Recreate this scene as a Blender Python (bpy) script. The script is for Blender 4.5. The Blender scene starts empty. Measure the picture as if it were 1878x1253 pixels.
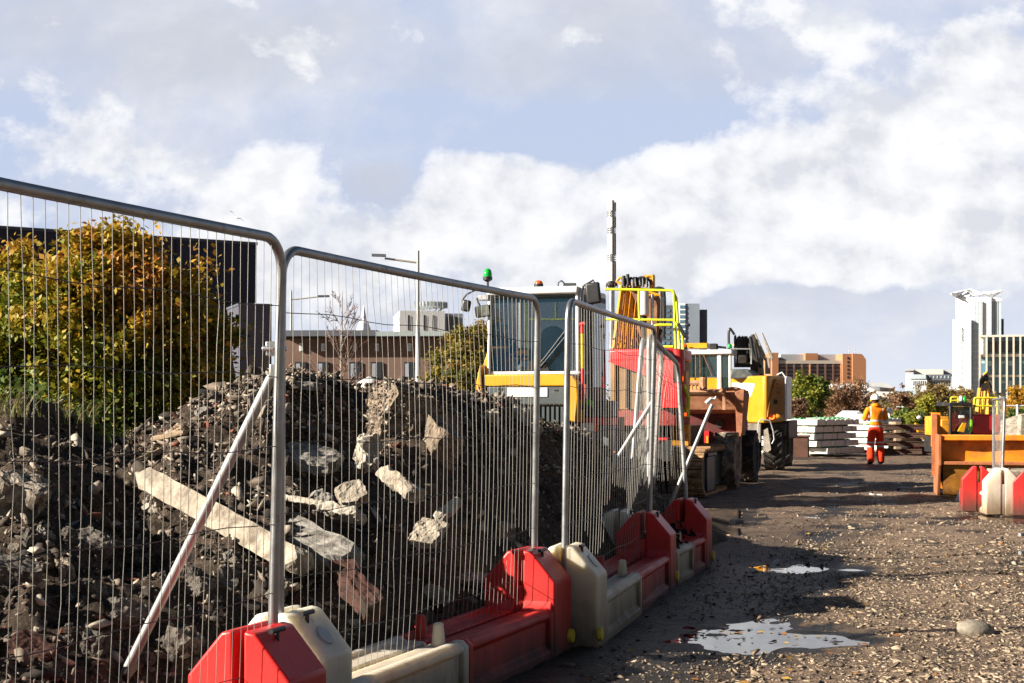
import bpy, bmesh, math, random
import numpy as np
from mathutils import Vector, Matrix, noise

random.seed(7); RNG = np.random.default_rng(11)
scene = bpy.context.scene
COL = scene.collection
F, CX, HY, CH = 2700.0, 939.0, 742.0, 1.5      # focal length in photo pixels, principal column, horizon row, eye height
R = math.radians

def P(px, py, d):
    return Vector(((px - CX) / F * d, d, CH + (HY - py) / F * d))

def G(px, py):
    d = F * CH / (py - HY)
    return Vector(((px - CX) / F * d, d, 0.0))

# ------------------------------------------------------------------ objects
def tag(o, label=None, cat=None, group=None, kind=None):
    if label: o['label'] = label
    if cat: o['category'] = cat
    if group: o['group'] = group
    if kind: o['kind'] = kind
    return o

def thing(name, label, cat, loc=(0, 0, 0), rz=0.0, group=None):
    o = bpy.data.objects.new(name, None)
    o.empty_display_size = 0.2
    COL.objects.link(o)
    o.location = loc
    o.rotation_euler = (0, 0, rz)
    return tag(o, label, cat, group)

def copy_tree(o, parent=None):
    c = o.copy(); COL.objects.link(c)
    if parent is not None: c.parent = parent
    for ch in list(o.children): copy_tree(ch, c)
    return c

class MB:
    """collects solids and links them as one mesh object"""
    def __init__(self):
        self.v, self.f, self.m = [], [], []
        self.mi = 0
    def _add(self, vs, fs):
        b = len(self.v)
        self.v += [tuple(p) for p in vs]
        self.f += [tuple(i + b for i in q) for q in fs]
        self.m += [self.mi] * len(fs)
        return self
    def box(self, c, s, rot=None, taper=(1, 1)):
        c = Vector(c); hx, hy, hz = s[0] / 2, s[1] / 2, s[2] / 2
        vs = []
        for z in (-1, 1):
            k = taper if z > 0 else (1, 1)
            for x, y in ((-1, -1), (1, -1), (1, 1), (-1, 1)):
                p = Vector((x * hx * k[0], y * hy * k[1], z * hz))
                if rot is not None: p = rot @ p
                vs.append(c + p)
        return self._add(vs, [(3, 2, 1, 0), (4, 5, 6, 7), (0, 1, 5, 4), (1, 2, 6, 5), (2, 3, 7, 6), (3, 0, 4, 7)])
    def bx(self, x0, x1, y0, y1, z0, z1):
        return self.box(((x0 + x1) / 2, (y0 + y1) / 2, (z0 + z1) / 2), (abs(x1 - x0), abs(y1 - y0), abs(z1 - z0)))
    def prism(self, pts, a0, a1, axis='y', shift=(0, 0)):
        """polygon pts in the two other axes, extruded along axis. axis x: pts=(y,z); y: (x,z); z: (x,y)"""
        n = len(pts)
        area = sum(pts[i][0] * pts[(i + 1) % n][1] - pts[(i + 1) % n][0] * pts[i][1] for i in range(n))
        if area < 0: pts = pts[::-1]
        def mk(p, a, s):
            u, w = p[0] + s[0], p[1] + s[1]
            return (a, u, w) if axis == 'x' else ((u, a, w) if axis == 'y' else (u, w, a))
        vs = [mk(p, a0, (0, 0)) for p in pts] + [mk(p, a1, shift) for p in pts]
        flip = (axis == 'y')
        fs = []
        lo = tuple(range(n)); hi = tuple(range(n, 2 * n))
        if not flip:
            fs.append(lo[::-1]); fs.append(hi)
            fs += [(i, (i + 1) % n, (i + 1) % n + n, i + n) for i in range(n)]
        else:
            fs.append(lo); fs.append(hi[::-1])
            fs += [(i + n, (i + 1) % n + n, (i + 1) % n, i) for i in range(n)]
        return self._add(vs, fs)
    def tube(self, pts, r, seg=8, caps=True):
        pts = [Vector(p) for p in pts]
        n = len(pts)
        rr = r if isinstance(r, (list, tuple)) else [r] * n
        dirs = []
        for i in range(n):
            a = pts[max(i - 1, 0)]; b = pts[min(i + 1, n - 1)]
            d = (b - a)
            dirs.append(d.normalized() if d.length > 1e-9 else Vector((0, 0, 1)))
        up = Vector((0, 0, 1)) if abs(dirs[0].z) < 0.9 else Vector((1, 0, 0))
        u = dirs[0].cross(up).normalized()
        vs, fs = [], []
        for i in range(n):
            u = (u - dirs[i] * u.dot(dirs[i])).normalized()
            w = dirs[i].cross(u)
            for k in range(seg):
                a = 2 * math.pi * k / seg
                vs.append(pts[i] + (u * math.cos(a) + w * math.sin(a)) * rr[i])
        for i in range(n - 1):
            for k in range(seg):
                k2 = (k + 1) % seg
                fs.append((i * seg + k, i * seg + k2, (i + 1) * seg + k2, (i + 1) * seg + k))
        if caps:
            fs.append(tuple(range(seg))[::-1])
            fs.append(tuple((n - 1) * seg + k for k in range(seg)))
        return self._add(vs, fs)
    def cyl(self, p0, p1, r0, r1=None, seg=16):
        return self.tube([p0, p1], [r0, r0 if r1 is None else r1], seg)
    def sphere(self, c, r, seg=16, rings=10, z0=-1.0, z1=1.0):
        c = Vector(c)
        if not isinstance(r, (tuple, list)): r = (r, r, r)
        vs, fs = [], []
        for i in range(rings + 1):
            th = math.asin(z0) + (math.asin(z1) - math.asin(z0)) * i / rings
            for k in range(seg):
                a = 2 * math.pi * k / seg
                vs.append(c + Vector((math.cos(a) * math.cos(th) * r[0], math.sin(a) * math.cos(th) * r[1], math.sin(th) * r[2])))
        for i in range(rings):
            for k in range(seg):
                k2 = (k + 1) % seg
                fs.append((i * seg + k, i * seg + k2, (i + 1) * seg + k2, (i + 1) * seg + k))
        fs.append(tuple(range(seg))[::-1]); fs.append(tuple(rings * seg + k for k in range(seg)))
        return self._add(vs, fs)
    def lathe(self, prof, c, axis='z', seg=24):
        """prof: (radius, height) along axis, open ends are capped"""
        c = Vector(c); vs, fs = [], []
        n = len(prof)
        for r, h in prof:
            for k in range(seg):
                a = 2 * math.pi * k / seg
                x, y = math.cos(a) * r, math.sin(a) * r
                p = Vector((x, y, h)) if axis == 'z' else (Vector((h, x, y)) if axis == 'x' else Vector((y, h, x)))
                vs.append(c + p)
        for i in range(n - 1):
            for k in range(seg):
                k2 = (k + 1) % seg
                fs.append((i * seg + k, i * seg + k2, (i + 1) * seg + k2, (i + 1) * seg + k))
        fs.append(tuple(range(seg))[::-1]); fs.append(tuple((n - 1) * seg + k for k in range(seg)))
        return self._add(vs, fs)
    def poly(self, pts):
        return self._add(pts, [tuple(range(len(pts)))])
    def slab(self, pts, t):
        """thick sheet: 3-D polygon given thickness t against its normal"""
        pts = [Vector(p) for p in pts]; n = len(pts)
        nor = Vector((0, 0, 0))
        for i in range(n): nor += pts[i].cross(pts[(i + 1) % n])
        nor.normalize()
        vs = pts + [p - nor * t for p in pts]
        fs = [tuple(range(n)), tuple(range(2 * n - 1, n - 1, -1))]
        fs += [((i + 1) % n, i, i + n, (i + 1) % n + n) for i in range(n)]
        return self._add(vs, fs)
    def build(self, name, mat, parent=None, bevel=0.0, smooth=40, seg=2):
        me = bpy.data.meshes.new(name)
        me.from_pydata(self.v, [], self.f)
        for mm in (mat if isinstance(mat, (list, tuple)) else [mat]): me.materials.append(mm)
        if any(self.m): me.polygons.foreach_set('material_index', self.m)
        me.update()
        if smooth:
            me.polygons.foreach_set('use_smooth', [True] * len(me.polygons))
            me.set_sharp_from_angle(angle=R(smooth))
        o = bpy.data.objects.new(name, me); COL.objects.link(o)
        if parent is not None: o.parent = parent
        if bevel:
            b = o.modifiers.new('Bevel', 'BEVEL'); b.width = bevel; b.segments = seg
            b.limit_method = 'ANGLE'; b.angle_limit = R(35); b.harden_normals = False
        return o

def mesh_np(name, V, Fq, mat, parent=None, smooth=True, tint=None):
    """fast mesh from numpy: V (n,3), Fq (m,k) with constant k; tint (n,) stored as point attribute"""
    V = np.asarray(V, np.float32); Fq = np.asarray(Fq, np.int32)
    me = bpy.data.meshes.new(name)
    n, (m, k) = len(V), Fq.shape
    me.vertices.add(n); me.vertices.foreach_set('co', V.ravel())
    me.loops.add(m * k); me.loops.foreach_set('vertex_index', Fq.ravel())
    me.polygons.add(m)
    me.polygons.foreach_set('loop_start', np.arange(0, m * k, k, dtype=np.int32))
    me.update(calc_edges=True)
    if smooth: me.polygons.foreach_set('use_smooth', np.ones(m, bool))
    if tint is not None:
        at = me.attributes.new('tint', 'FLOAT', 'POINT'); at.data.foreach_set('value', np.asarray(tint, np.float32))
    me.materials.append(mat)
    me.validate()
    o = bpy.data.objects.new(name, me); COL.objects.link(o)
    if parent is not None: o.parent = parent
    return o

# ------------------------------------------------------------------ materials
def lin(r, g, b):
    f = lambda c: (c / 255) / 12.92 if c / 255 <= 0.04045 else ((c / 255 + 0.055) / 1.055) ** 2.4
    return (f(r), f(g), f(b), 1)

class NT:
    def __init__(self, tree): self.t = tree
    def n(self, typ, **kw):
        nd = self.t.nodes.new(typ)
        ins = kw.pop('ins', {})
        for k, v in kw.items(): setattr(nd, k, v)
        for k, v in ins.items():
            if hasattr(v, 'is_linked') or isinstance(v, bpy.types.NodeSocket): self.t.links.new(v, nd.inputs[k])
            else: nd.inputs[k].default_value = v
        return nd
    def math(self, op, a, b=None, c=None, clamp=False):
        nd = self.t.nodes.new('ShaderNodeMath'); nd.operation = op; nd.use_clamp = clamp
        for i, v in enumerate((a, b, c)):
            if v is None: continue
            if isinstance(v, bpy.types.NodeSocket): self.t.links.new(v, nd.inputs[i])
            else: nd.inputs[i].default_value = v
        return nd.outputs[0]
    def mix(self, fac, a, b, blend='MIX'):
        nd = self.t.nodes.new('ShaderNodeMix'); nd.data_type = 'RGBA'; nd.blend_type = blend
        for idx, v in ((0, fac), (6, a), (7, b)):
            if isinstance(v, bpy.types.NodeSocket): self.t.links.new(v, nd.inputs[idx])
            else: nd.inputs[idx].default_value = v
        return nd.outputs[2]
    def ramp(self, fac, stops, interp='LINEAR'):
        nd = self.t.nodes.new('ShaderNodeValToRGB'); cr = nd.color_ramp; cr.interpolation = interp
        while len(cr.elements) < len(stops): cr.elements.new(0.5)
        for e, (p, c) in zip(cr.elements, stops):
            e.position = p; e.color = c if isinstance(c, (tuple, list)) else (c, c, c, 1)
        self.t.links.new(fac, nd.inputs[0])
        return nd.outputs[0]
    def noise(self, vec, scale, detail=4, rough=0.55, dist=0.0):
        return self.n('ShaderNodeTexNoise', ins={'Vector': vec, 'Scale': scale, 'Detail': detail, 'Roughness': rough, 'Distortion': dist}).outputs['Fac']

def new_mat(name):
    m = bpy.data.materials.new(name); m.use_nodes = True
    nt = NT(m.node_tree)
    bs = m.node_tree.nodes['Principled BSDF']
    return m, nt, bs

def c4(c): return tuple(c) if len(c) == 4 else tuple(c) + (1,)

def mat(name, col, rough=0.5, metal=0.0, var=0.2, scale=6.0, bump=0.0, bscale=40.0, dirt=None, damt=0.5, dscale=3.0, spec=0.5, coat=0.0, coords='Object', streak=False):
    """general weathered material: base colour with slow variation, patchy dirt and fine bump"""
    m, nt, bs = new_mat(name)
    col = c4(col)
    tc = nt.n('ShaderNodeTexCoord').outputs[coords]
    n1 = nt.noise(tc, scale, 5)
    lo = tuple(c * (1 - var) for c in col[:3]) + (1,); hi = tuple(min(1, c * (1 + var * 0.6)) for c in col[:3]) + (1,)
    c = nt.ramp(n1, [(0.3, lo), (0.7, hi)])
    rg = nt.math('MULTIPLY_ADD', n1, 0.25, rough - 0.12)
    if dirt is not None:
        vec = tc
        if streak:
            vec = nt.n('ShaderNodeMapping', ins={'Vector': tc, 'Scale': (1, 1, 0.18)}).outputs[0]
        n2 = nt.noise(vec, dscale, 8, 0.68)
        fac = nt.ramp(n2, [(0.62 - 0.3 * damt, 0.0), (0.80 - 0.25 * damt, 0.9)])
        c = nt.mix(fac, c, c4(dirt))
        rg = nt.math('MULTIPLY_ADD', fac, 0.3, rg, clamp=True)
    nt.t.links.new(c, bs.inputs['Base Color'])
    nt.t.links.new(rg, bs.inputs['Roughness'])
    bs.inputs['Metallic'].default_value = metal
    bs.inputs['Specular IOR Level'].default_value = spec
    if coat:
        bs.inputs['Coat Weight'].default_value = coat; bs.inputs['Coat Roughness'].default_value = 0.12
    if bump:
        n3 = nt.noise(tc, bscale, 6, 0.6)
        bp = nt.n('ShaderNodeBump', ins={'Height': n3, 'Strength': bump, 'Distance': 0.02})
        nt.t.links.new(bp.outputs[0], bs.inputs['Normal'])
    return m

def tint_mat(name, stops, rough=0.9, bump=0.4, bscale=30, var=0.35, vscale=18):
    """colour ramp over the per-piece tint attribute, broken up by noise"""
    m, nt, bs = new_mat(name)
    at = nt.n('ShaderNodeAttribute', attribute_name='tint').outputs['Fac']
    tc = nt.n('ShaderNodeTexCoord').outputs['Object']
    c = nt.ramp(at, stops)
    n1 = nt.noise(tc, vscale, 6, 0.6)
    k = nt.ramp(n1, [(0.3, 1 - var), (0.7, 1.0)])
    c = nt.mix(1.0, c, k, 'MULTIPLY')
    nt.t.links.new(c, bs.inputs['Base Color'])
    bs.inputs['Roughness'].default_value = rough
    bs.inputs['Specular IOR Level'].default_value = 0.25
    if bump:
        n3 = nt.noise(tc, bscale, 5, 0.6)
        bp = nt.n('ShaderNodeBump', ins={'Height': n3, 'Strength': bump, 'Distance': 0.01})
        nt.t.links.new(bp.outputs[0], bs.inputs['Normal'])
    return m

def glass(name, col=(0.02, 0.035, 0.04), rough=0.03, trans=0.0, alpha=1.0):
    m, nt, bs = new_mat(name)
    bs.inputs['Base Color'].default_value = c4(col)
    bs.inputs['Roughness'].default_value = rough
    bs.inputs['Specular IOR Level'].default_value = 0.7
    bs.inputs['Alpha'].default_value = alpha
    if trans: bs.inputs['Transmission Weight'].default_value = trans
    return m

# ------------------------------------------------------------------ camera, sun, sky
cam = bpy.data.cameras.new('camera'); camo = bpy.data.objects.new('camera', cam); COL.objects.link(camo)
camo.location = (0, 0, CH); camo.rotation_euler = (R(90), 0, 0)
cam.sensor_width = 36; cam.lens = F / 1878 * 36
cam.shift_y = (HY - 626.5) / 1878
cam.clip_start = 0.1; cam.clip_end = 20000
cam.dof.use_dof = True; cam.dof.focus_distance = 9.0; cam.dof.aperture_fstop = 16.0
scene.camera = camo
SUN_EL = R(25)
S = Vector((-0.966, -0.26, 0)).normalized()            # horizontal bearing of the sun
sd = bpy.data.lights.new('sun', 'SUN'); sd.energy = 5.0; sd.angle = R(0.53); sd.color = (1.0, 0.91, 0.77)
so = bpy.data.objects.new('sun', sd); COL.objects.link(so)
sdir = Vector((S.x * math.cos(SUN_EL), S.y * math.cos(SUN_EL), math.sin(SUN_EL)))
so.rotation_euler = sdir.to_track_quat('Z', 'Y').to_euler()
so.location = (-30, -5, 20)

w = bpy.data.worlds.new('World'); scene.world = w; w.use_nodes = True
nt = NT(w.node_tree)
bg = w.node_tree.nodes['Background']
sky = nt.n('ShaderNodeTexSky', sky_type='NISHITA', sun_disc=False, sun_elevation=SUN_EL, sun_rotation=math.atan2(S.x, S.y), altitude=10, air_density=1.0, dust_density=1.0, ozone_density=1.5)
SKYK = 0.055
g = nt.n('ShaderNodeTexCoord').outputs['Generated']
sep = nt.n('ShaderNodeSeparateXYZ', ins={0: g})
yy = nt.math('MAXIMUM', sep.outputs[1], 0.12)
u = nt.math('DIVIDE', sep.outputs[0], yy); v = nt.math('DIVIDE', sep.outputs[2], yy)
uv = nt.n('ShaderNodeCombineXYZ', ins={0: u, 1: v, 2: 0.0}).outputs[0]
uvs = nt.n('ShaderNodeMapping', ins={'Vector': uv, 'Scale': (1.0, 1.25, 1.0)}).outputs[0]
def blob(px, py, rx, ry, amp):
    """soft bank of cloud centred on a bearing and a height above the horizon"""
    a = nt.math('MULTIPLY', nt.math('SUBTRACT', u, (px - CX) / F), F / rx)
    b = nt.math('MULTIPLY', nt.math('SUBTRACT', v, (HY - py) / F), F / ry)
    r2 = nt.math('ADD', nt.math('MULTIPLY', a, a), nt.math('MULTIPLY', b, b))
    return nt.math('MULTIPLY', nt.math('POWER', 2.718, nt.math('MULTIPLY', r2, -1.0)), amp)
def add(*xs):
    r = xs[0]
    for x in xs[1:]: r = nt.math('ADD', r, x)
    return r
def shifted(x, y, sc=(1, 1, 1)):
    return nt.n('ShaderNodeMapping', ins={'Vector': uvs, 'Location': (x, y, 0), 'Scale': sc}).outputs[0]
def cen(n_, k): return nt.math('MULTIPLY', nt.math('SUBTRACT', n_, 0.5), k)
nA = nt.noise(uvs, 9.0, 10, 0.565, 0.12)
nA2 = nt.noise(shifted(0.010, -0.018), 9.0, 10, 0.565, 0.12)
nB = nt.noise(shifted(3.1, 1.7), 6.0, 9, 0.60, 0.3)
nC = nt.noise(shifted(7.3, 4.2), 22.0, 8, 0.62, 0.2)
nD = nt.noise(shifted(1.3, 9.2, (0.7, 1.4, 1)), 5.0, 9, 0.62, 0.4)
# bright cumulus
bright = add(cen(nA, 2.6), cen(nC, 0.9),
             blob(520, 350, 200, 110, 0.85), blob(830, 330, 170, 75, 0.65), blob(1700, 290, 330, 210, 1.0), blob(1350, 400, 380, 140, 0.85),
             blob(1000, 470, 800, 110, 0.55), blob(1250, 300, 120, 60, 0.35), blob(90, 230, 260, 160, 0.35), blob(1860, 90, 130, 100, 0.4), blob(520, 60, 300, 70, 0.15),
             blob(690, 330, 85, 50, -1.0), blob(1480, 470, 170, 30, -0.35), blob(1180, 440, 120, 30, -0.3), blob(1720, 440, 120, 30, -0.3), blob(980, 215, 430, 60, -0.9), blob(270, 360, 190, 60, -0.5), blob(1450, 565, 420, 50, -0.7), blob(1650, 650, 300, 50, 0.1), blob(300, 130, 200, 60, -0.25))
bmask = nt.ramp(bright, [(0.25, 0.0), (0.47, 0.82), (0.75, 1.0)])
relief = nt.math('MULTIPLY_ADD', nt.math('SUBTRACT', nA, nA2), 4.6, 0.58, clamp=True)
# thin bright veil and grey undersides
veilf = add(cen(nB, 2.6), cen(nC, 0.5), blob(200, 150, 420, 240, 0.45), blob(1500, 80, 600, 140, 0.35), blob(800, 560, 900, 90, 0.45), blob(900, 40, 900, 70, 0.25), blob(900, 230, 420, 70, -0.35))
vmask = nt.ramp(veilf, [(0.0, 0.0), (0.7, 1.0)])
grey = add(cen(nD, 3.0), cen(nA, 0.7), blob(1450, 90, 560, 90, 0.45), blob(1340, 545, 430, 36, 0.35), blob(200, 40, 600, 110, 0.65), blob(300, 130, 300, 90, 0.25), blob(690, 325, 75, 48, 1.1), blob(900, 130, 400, 50, 0.3), blob(880, 240, 450, 60, -0.5))
gmask = nt.ramp(grey, [(0.05, 0.0), (0.9, 1.0)])
front = nt.ramp(sep.outputs[1], [(0.55, 0.0), (0.9, 1.0)])
high = nt.ramp(sep.outputs[2], [(0.29, 1.0), (0.46, 0.0)])
where = nt.math('MULTIPLY', front, high)
skyc = nt.mix(1.0, sky.outputs[0], (SKYK, SKYK, SKYK, 1), 'MULTIPLY')
blue = nt.mix(nt.math('MULTIPLY', where, 0.9), skyc, (0.565, 0.645, 0.845, 1))
lowhaze = nt.math('MULTIPLY', where, nt.ramp(sep.outputs[2], [(0.0, 0.85), (0.11, 0.0)]))
blue = nt.mix(lowhaze, blue, (0.80, 0.83, 0.90, 1))
vc = nt.ramp(nC, [(0.30, (0.66, 0.68, 0.75, 1)), (0.70, (0.84, 0.85, 0.88, 1))])
c1 = nt.mix(nt.math('MULTIPLY', nt.math('MULTIPLY', vmask, where), 0.85), blue, vc)
c2 = nt.mix(nt.math('MULTIPLY', nt.math('MULTIPLY', gmask, where), 0.75), c1, (0.55, 0.58, 0.66, 1))
shade = nt.ramp(relief, [(0.15, (0.70, 0.715, 0.77, 1)), (0.5, (0.86, 0.865, 0.89, 1)), (0.85, (0.97, 0.97, 0.98, 1))])
cb = nt.mix(nt.math('MULTIPLY', nt.math('MULTIPLY', bmask, where), 0.95), c2, shade)
nt.t.links.new(cb, bg.inputs['Color']); bg.inputs['Strength'].default_value = 0.405

vs = scene.view_settings
scene.display_settings.display_device = 'sRGB'
vs.view_transform = 'Standard'; vs.look = 'None'; vs.exposure = 1.4; vs.gamma = 1.0
scene.cycles.max_bounces = 6
scene.cycles.transparent_max_bounces = 12
# ------------------------------------------------------------------ fence geometry shared by the mound
FA0, FA1 = Vector((-2.06, 3.05, 0)), Vector((-0.97, 5.90, 0))
FB0, FB1 = Vector((-0.985, 6.20, 0)), Vector((0.13, 9.05, 0))
FC0, FC1 = Vector((0.32, 9.15, 0)), Vector((1.12, 12.15, 0))
FD1 = Vector((1.62, 13.75, 0))

def puddle_dip(x, y):
    d = 0.0
    for cx, cy, rx, ry, dep in ((1.62, 9.75, 0.72, 0.75, 0.034), (1.95, 9.45, 0.55, 0.25, 0.018), (2.85, 13.6, 0.75, 0.32, 0.034), (6.9, 19.5, 1.1, 0.5, 0.05), (1.5, 9.6, 1.3, 1.1, 0.008), (2.7, 13.5, 1.3, 0.7, 0.008)):
        q = ((x - cx) / rx) ** 2 + ((y - cy) / ry) ** 2
        d = d + dep * np.exp(-q * 1.1)
    return d * (1 + 0.35 * np.sin(x * 9 + 2 * np.sin(y * 7)) * np.sin(y * 11 + 1.5 * np.sin(x * 5)))

def fbm(x, y, s, oct=4, seed=0.0):
    out = np.zeros(x.shape)
    xf, yf = x.ravel(), y.ravel()
    o = np.empty(xf.shape)
    for i in range(len(xf)):
        o[i] = noise.fractal((xf[i] * s, yf[i] * s, seed), 0.9, 2.1, oct)
    return o.reshape(x.shape)

# one sheet, fine near the camera, out to the horizon
ys = np.concatenate([[-400, -60, -12, -3, 0.5], np.geomspace(2.5, 60, 330), np.geomspace(66, 6000, 30)])
tt = np.linspace(-1, 1, 300)
tt = np.concatenate([[-40, -12, -4, -2, -1.2], np.sign(tt) * np.abs(tt) ** 1.15 * 0.62, [1.2, 2, 4, 12, 40]])
Yg, Tg = np.meshgrid(ys, tt, indexing='ij')
Xg = Tg * np.maximum(np.abs(Yg), 4.0)
near = (Yg > 2) & (Yg < 62) & (np.abs(Tg) < 0.7)
Zg = np.zeros(Xg.shape)
Zg[near] = 0.016 * fbm(Xg[near], Yg[near], 0.9, 3, 3.3) + 0.010 * fbm(Xg[near], Yg[near], 6.0, 4, 8.1) + np.clip((Yg[near] - 13) / 6, 0, 1) * 0.035 * fbm(Xg[near], Yg[near], 1.6, 4, 6.6)
fade = np.clip((62 - Yg) / 20, 0, 1)
rut = 0.011 * np.exp(-((Xg - 0.42 * (Yg - 8.0) * 0.62 - 1.2) / 0.16) ** 2) + 0.010 * np.exp(-((Xg - 0.42 * (Yg - 8.0) * 0.62 - 3.2) / 0.18) ** 2)
Zg = np.where(near, (Zg - rut) * fade - puddle_dip(Xg, Yg) * 1.0, 0)
nr, nc = Xg.shape
idx = np.arange(nr * nc).reshape(nr, nc)
Fq = np.stack([idx[:-1, :-1], idx[:-1, 1:], idx[1:, 1:], idx[1:, :-1]], -1).reshape(-1, 4)

m, nt, bs = new_mat('packed_earth')
tc = nt.n('ShaderNodeTexCoord').outputs['Object']
n1 = nt.noise(tc, 0.55, 6, 0.6); n2 = nt.noise(tc, 4.5, 8, 0.65); n3 = nt.noise(tc, 38, 6, 0.7)
n4 = nt.noise(nt.n('ShaderNodeMapping', ins={'Vector': tc, 'Scale': (0.45, 1.0, 1.0)}).outputs[0], 3.2, 8, 0.75)
n5 = nt.noise(tc, 13, 8, 0.75)
c = nt.ramp(n1, [(0.35, (0.125, 0.081, 0.056, 1)), (0.65, (0.255, 0.172, 0.118, 1))])
c = nt.mix(nt.ramp(n2, [(0.42, 0.0), (0.62, 0.75)]), c, (0.30, 0.208, 0.145, 1))
c = nt.mix(nt.ramp(n4, [(0.36, 0.85), (0.50, 0.0)]), c, (0.048, 0.034, 0.027, 1))
c = nt.mix(nt.ramp(n5, [(0.36, 0.8), (0.47, 0.0)]), c, (0.045, 0.032, 0.025, 1))
c = nt.mix(nt.ramp(n5, [(0.54, 0.0), (0.64, 0.8)]), c, (0.32, 0.235, 0.165, 1))
c = nt.mix(nt.ramp(n3, [(0.50, 0.0), (0.72, 0.8)]), c, (0.36, 0.275, 0.195, 1))
c = nt.mix(nt.ramp(n3, [(0.30, 0.8), (0.42, 0.0)]), c, (0.022, 0.017, 0.014, 1))
sp = nt.n('ShaderNodeSeparateXYZ', ins={0: tc})
wet = nt.ramp(nt.math('ADD', nt.math('MULTIPLY', sp.outputs[2], -24.0), nt.math('MULTIPLY', nt.math('SUBTRACT', n2, 0.5), 0.9)), [(0.10, 0.0), (0.40, 1.0)])
# black moist earth along the barrier line, the shade there painted in too
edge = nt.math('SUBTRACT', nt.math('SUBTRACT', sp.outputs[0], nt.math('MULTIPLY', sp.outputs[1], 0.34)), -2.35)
damp_shade = nt.ramp(nt.math('ADD', edge, nt.math('MULTIPLY', nt.math('SUBTRACT', n1, 0.5), 2.2)), [(0.5, 1.0), (1.35, 0.0)])
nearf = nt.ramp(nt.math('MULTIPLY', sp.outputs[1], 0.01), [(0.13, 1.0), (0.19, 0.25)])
damp_shade = nt.math('MULTIPLY', damp_shade, nearf)
dark = nt.math('MAXIMUM', wet, nt.math('MULTIPLY', damp_shade, 0.95))
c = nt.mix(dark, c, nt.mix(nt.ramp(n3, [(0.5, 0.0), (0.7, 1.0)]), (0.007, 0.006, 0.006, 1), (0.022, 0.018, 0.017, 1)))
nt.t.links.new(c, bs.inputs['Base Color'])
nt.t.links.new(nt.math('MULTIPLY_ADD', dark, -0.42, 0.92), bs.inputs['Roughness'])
bs.inputs['Specular IOR Level'].default_value = 0.3
bp = nt.n('ShaderNodeBump', ins={'Height': nt.math('ADD', nt.math('ADD', nt.math('MULTIPLY', n3, 0.4), n2), n5), 'Strength': 1.0, 'Distance': 0.05})
nt.t.links.new(bp.outputs[0], bs.inputs['Normal'])
EARTH = m
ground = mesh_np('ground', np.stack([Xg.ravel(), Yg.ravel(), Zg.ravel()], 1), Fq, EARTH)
tag(ground, kind='structure')

def ground_z(x, y):
    return 0.016 * noise.fractal((x * 0.9, y * 0.9, 3.3), 0.9, 2.1, 3) + 0.010 * noise.fractal((x * 6, y * 6, 8.1), 0.9, 2.1, 4) + min(1, max(0, (y - 13) / 6)) * 0.035 * noise.fractal((x * 1.6, y * 1.6, 6.6), 0.9, 2.1, 4) - float(puddle_dip(x, y))

# puddles
m, nt, bs = new_mat('puddle_water')
bs.inputs['Base Color'].default_value = (0.020, 0.015, 0.012, 1); bs.inputs['Roughness'].default_value = 0.02
bs.inputs['IOR'].default_value = 1.85
tc = nt.n('ShaderNodeTexCoord').outputs['Object']
bp = nt.n('ShaderNodeBump', ins={'Height': nt.noise(tc, 7, 2), 'Strength': 0.06, 'Distance': 0.01})
nt.t.links.new(bp.outputs[0], bs.inputs['Normal'])
WATER = m
for cx, cy, rx, ry in ((1.70, 9.7, 1.25, 0.95), (2.85, 13.6, 1.0, 0.55), (6.9, 19.5, 1.6, 0.8)):
    b = MB(); b.poly([(cx + rx * math.cos(a), cy + ry * math.sin(a), -0.0285) for a in [2 * math.pi * k / 40 for k in range(40)]])
    tag(b.build('puddle', WATER, smooth=0), kind='structure')

# ------------------------------------------------------------------ mound
CREST = [(-1200, 770, 8.0), (-400, 760, 8.5), (0, 768, 9.0), (60, 750, 9.2), (140, 768, 9.4), (225, 812, 9.4), (300, 788, 9.5), (370, 738, 9.8), (430, 708, 10.0),
         (490, 696, 10.1), (560, 700, 10.5), (620, 722, 10.9), (660, 738, 11.0), (690, 722, 11.0), (740, 716, 11.1), (800, 718, 11.3), (850, 738, 11.6), (900, 750, 12.0),
         (960, 758, 12.5), (1000, 772, 12.9), (1050, 798, 13.3), (1100, 824, 13.7), (1140, 848, 14.0), (1180, 882, 14.4), (1215, 915, 14.9), (1260, 955, 15.2), (1310, 988, 15.5), (1340, 1004, 15.5)]
CT = np.array([(p - CX) / F for p, _, _ in CREST]); CD = np.array([d for _, _, d in CREST]); CZ = np.array([CH + (HY - q) / F * d for _, q, d in CREST])
PL = [FA0 + (FA0 - FA1) * 2, FA1, FB1, FC1, FD1, Vector((1.95, 15.0, 0)), Vector((2.4, 16.0, 0))]
FTt = np.array([p.x / p.y if p.y > 0 else -3 for p in PL]); 
FT_T = np.linspace(-1.2, 0.16, 400)
def _fd(t):
    best = None
    for a, b in zip(PL[:-1], PL[1:]):
        dx, dy = b.x - a.x, b.y - a.y
        den = dx - t * dy
        if abs(den) < 1e-9: continue
        s = (t * a.y - a.x) / den
        if -0.001 <= s <= 1.001:
            yv = a.y + s * dy
            if yv > 0 and (best is None or yv < best): best = yv
    return best if best else (1.5 if t < -0.3 else 15.4)
FT_D = np.array([_fd(t) for t in FT_T])

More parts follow.
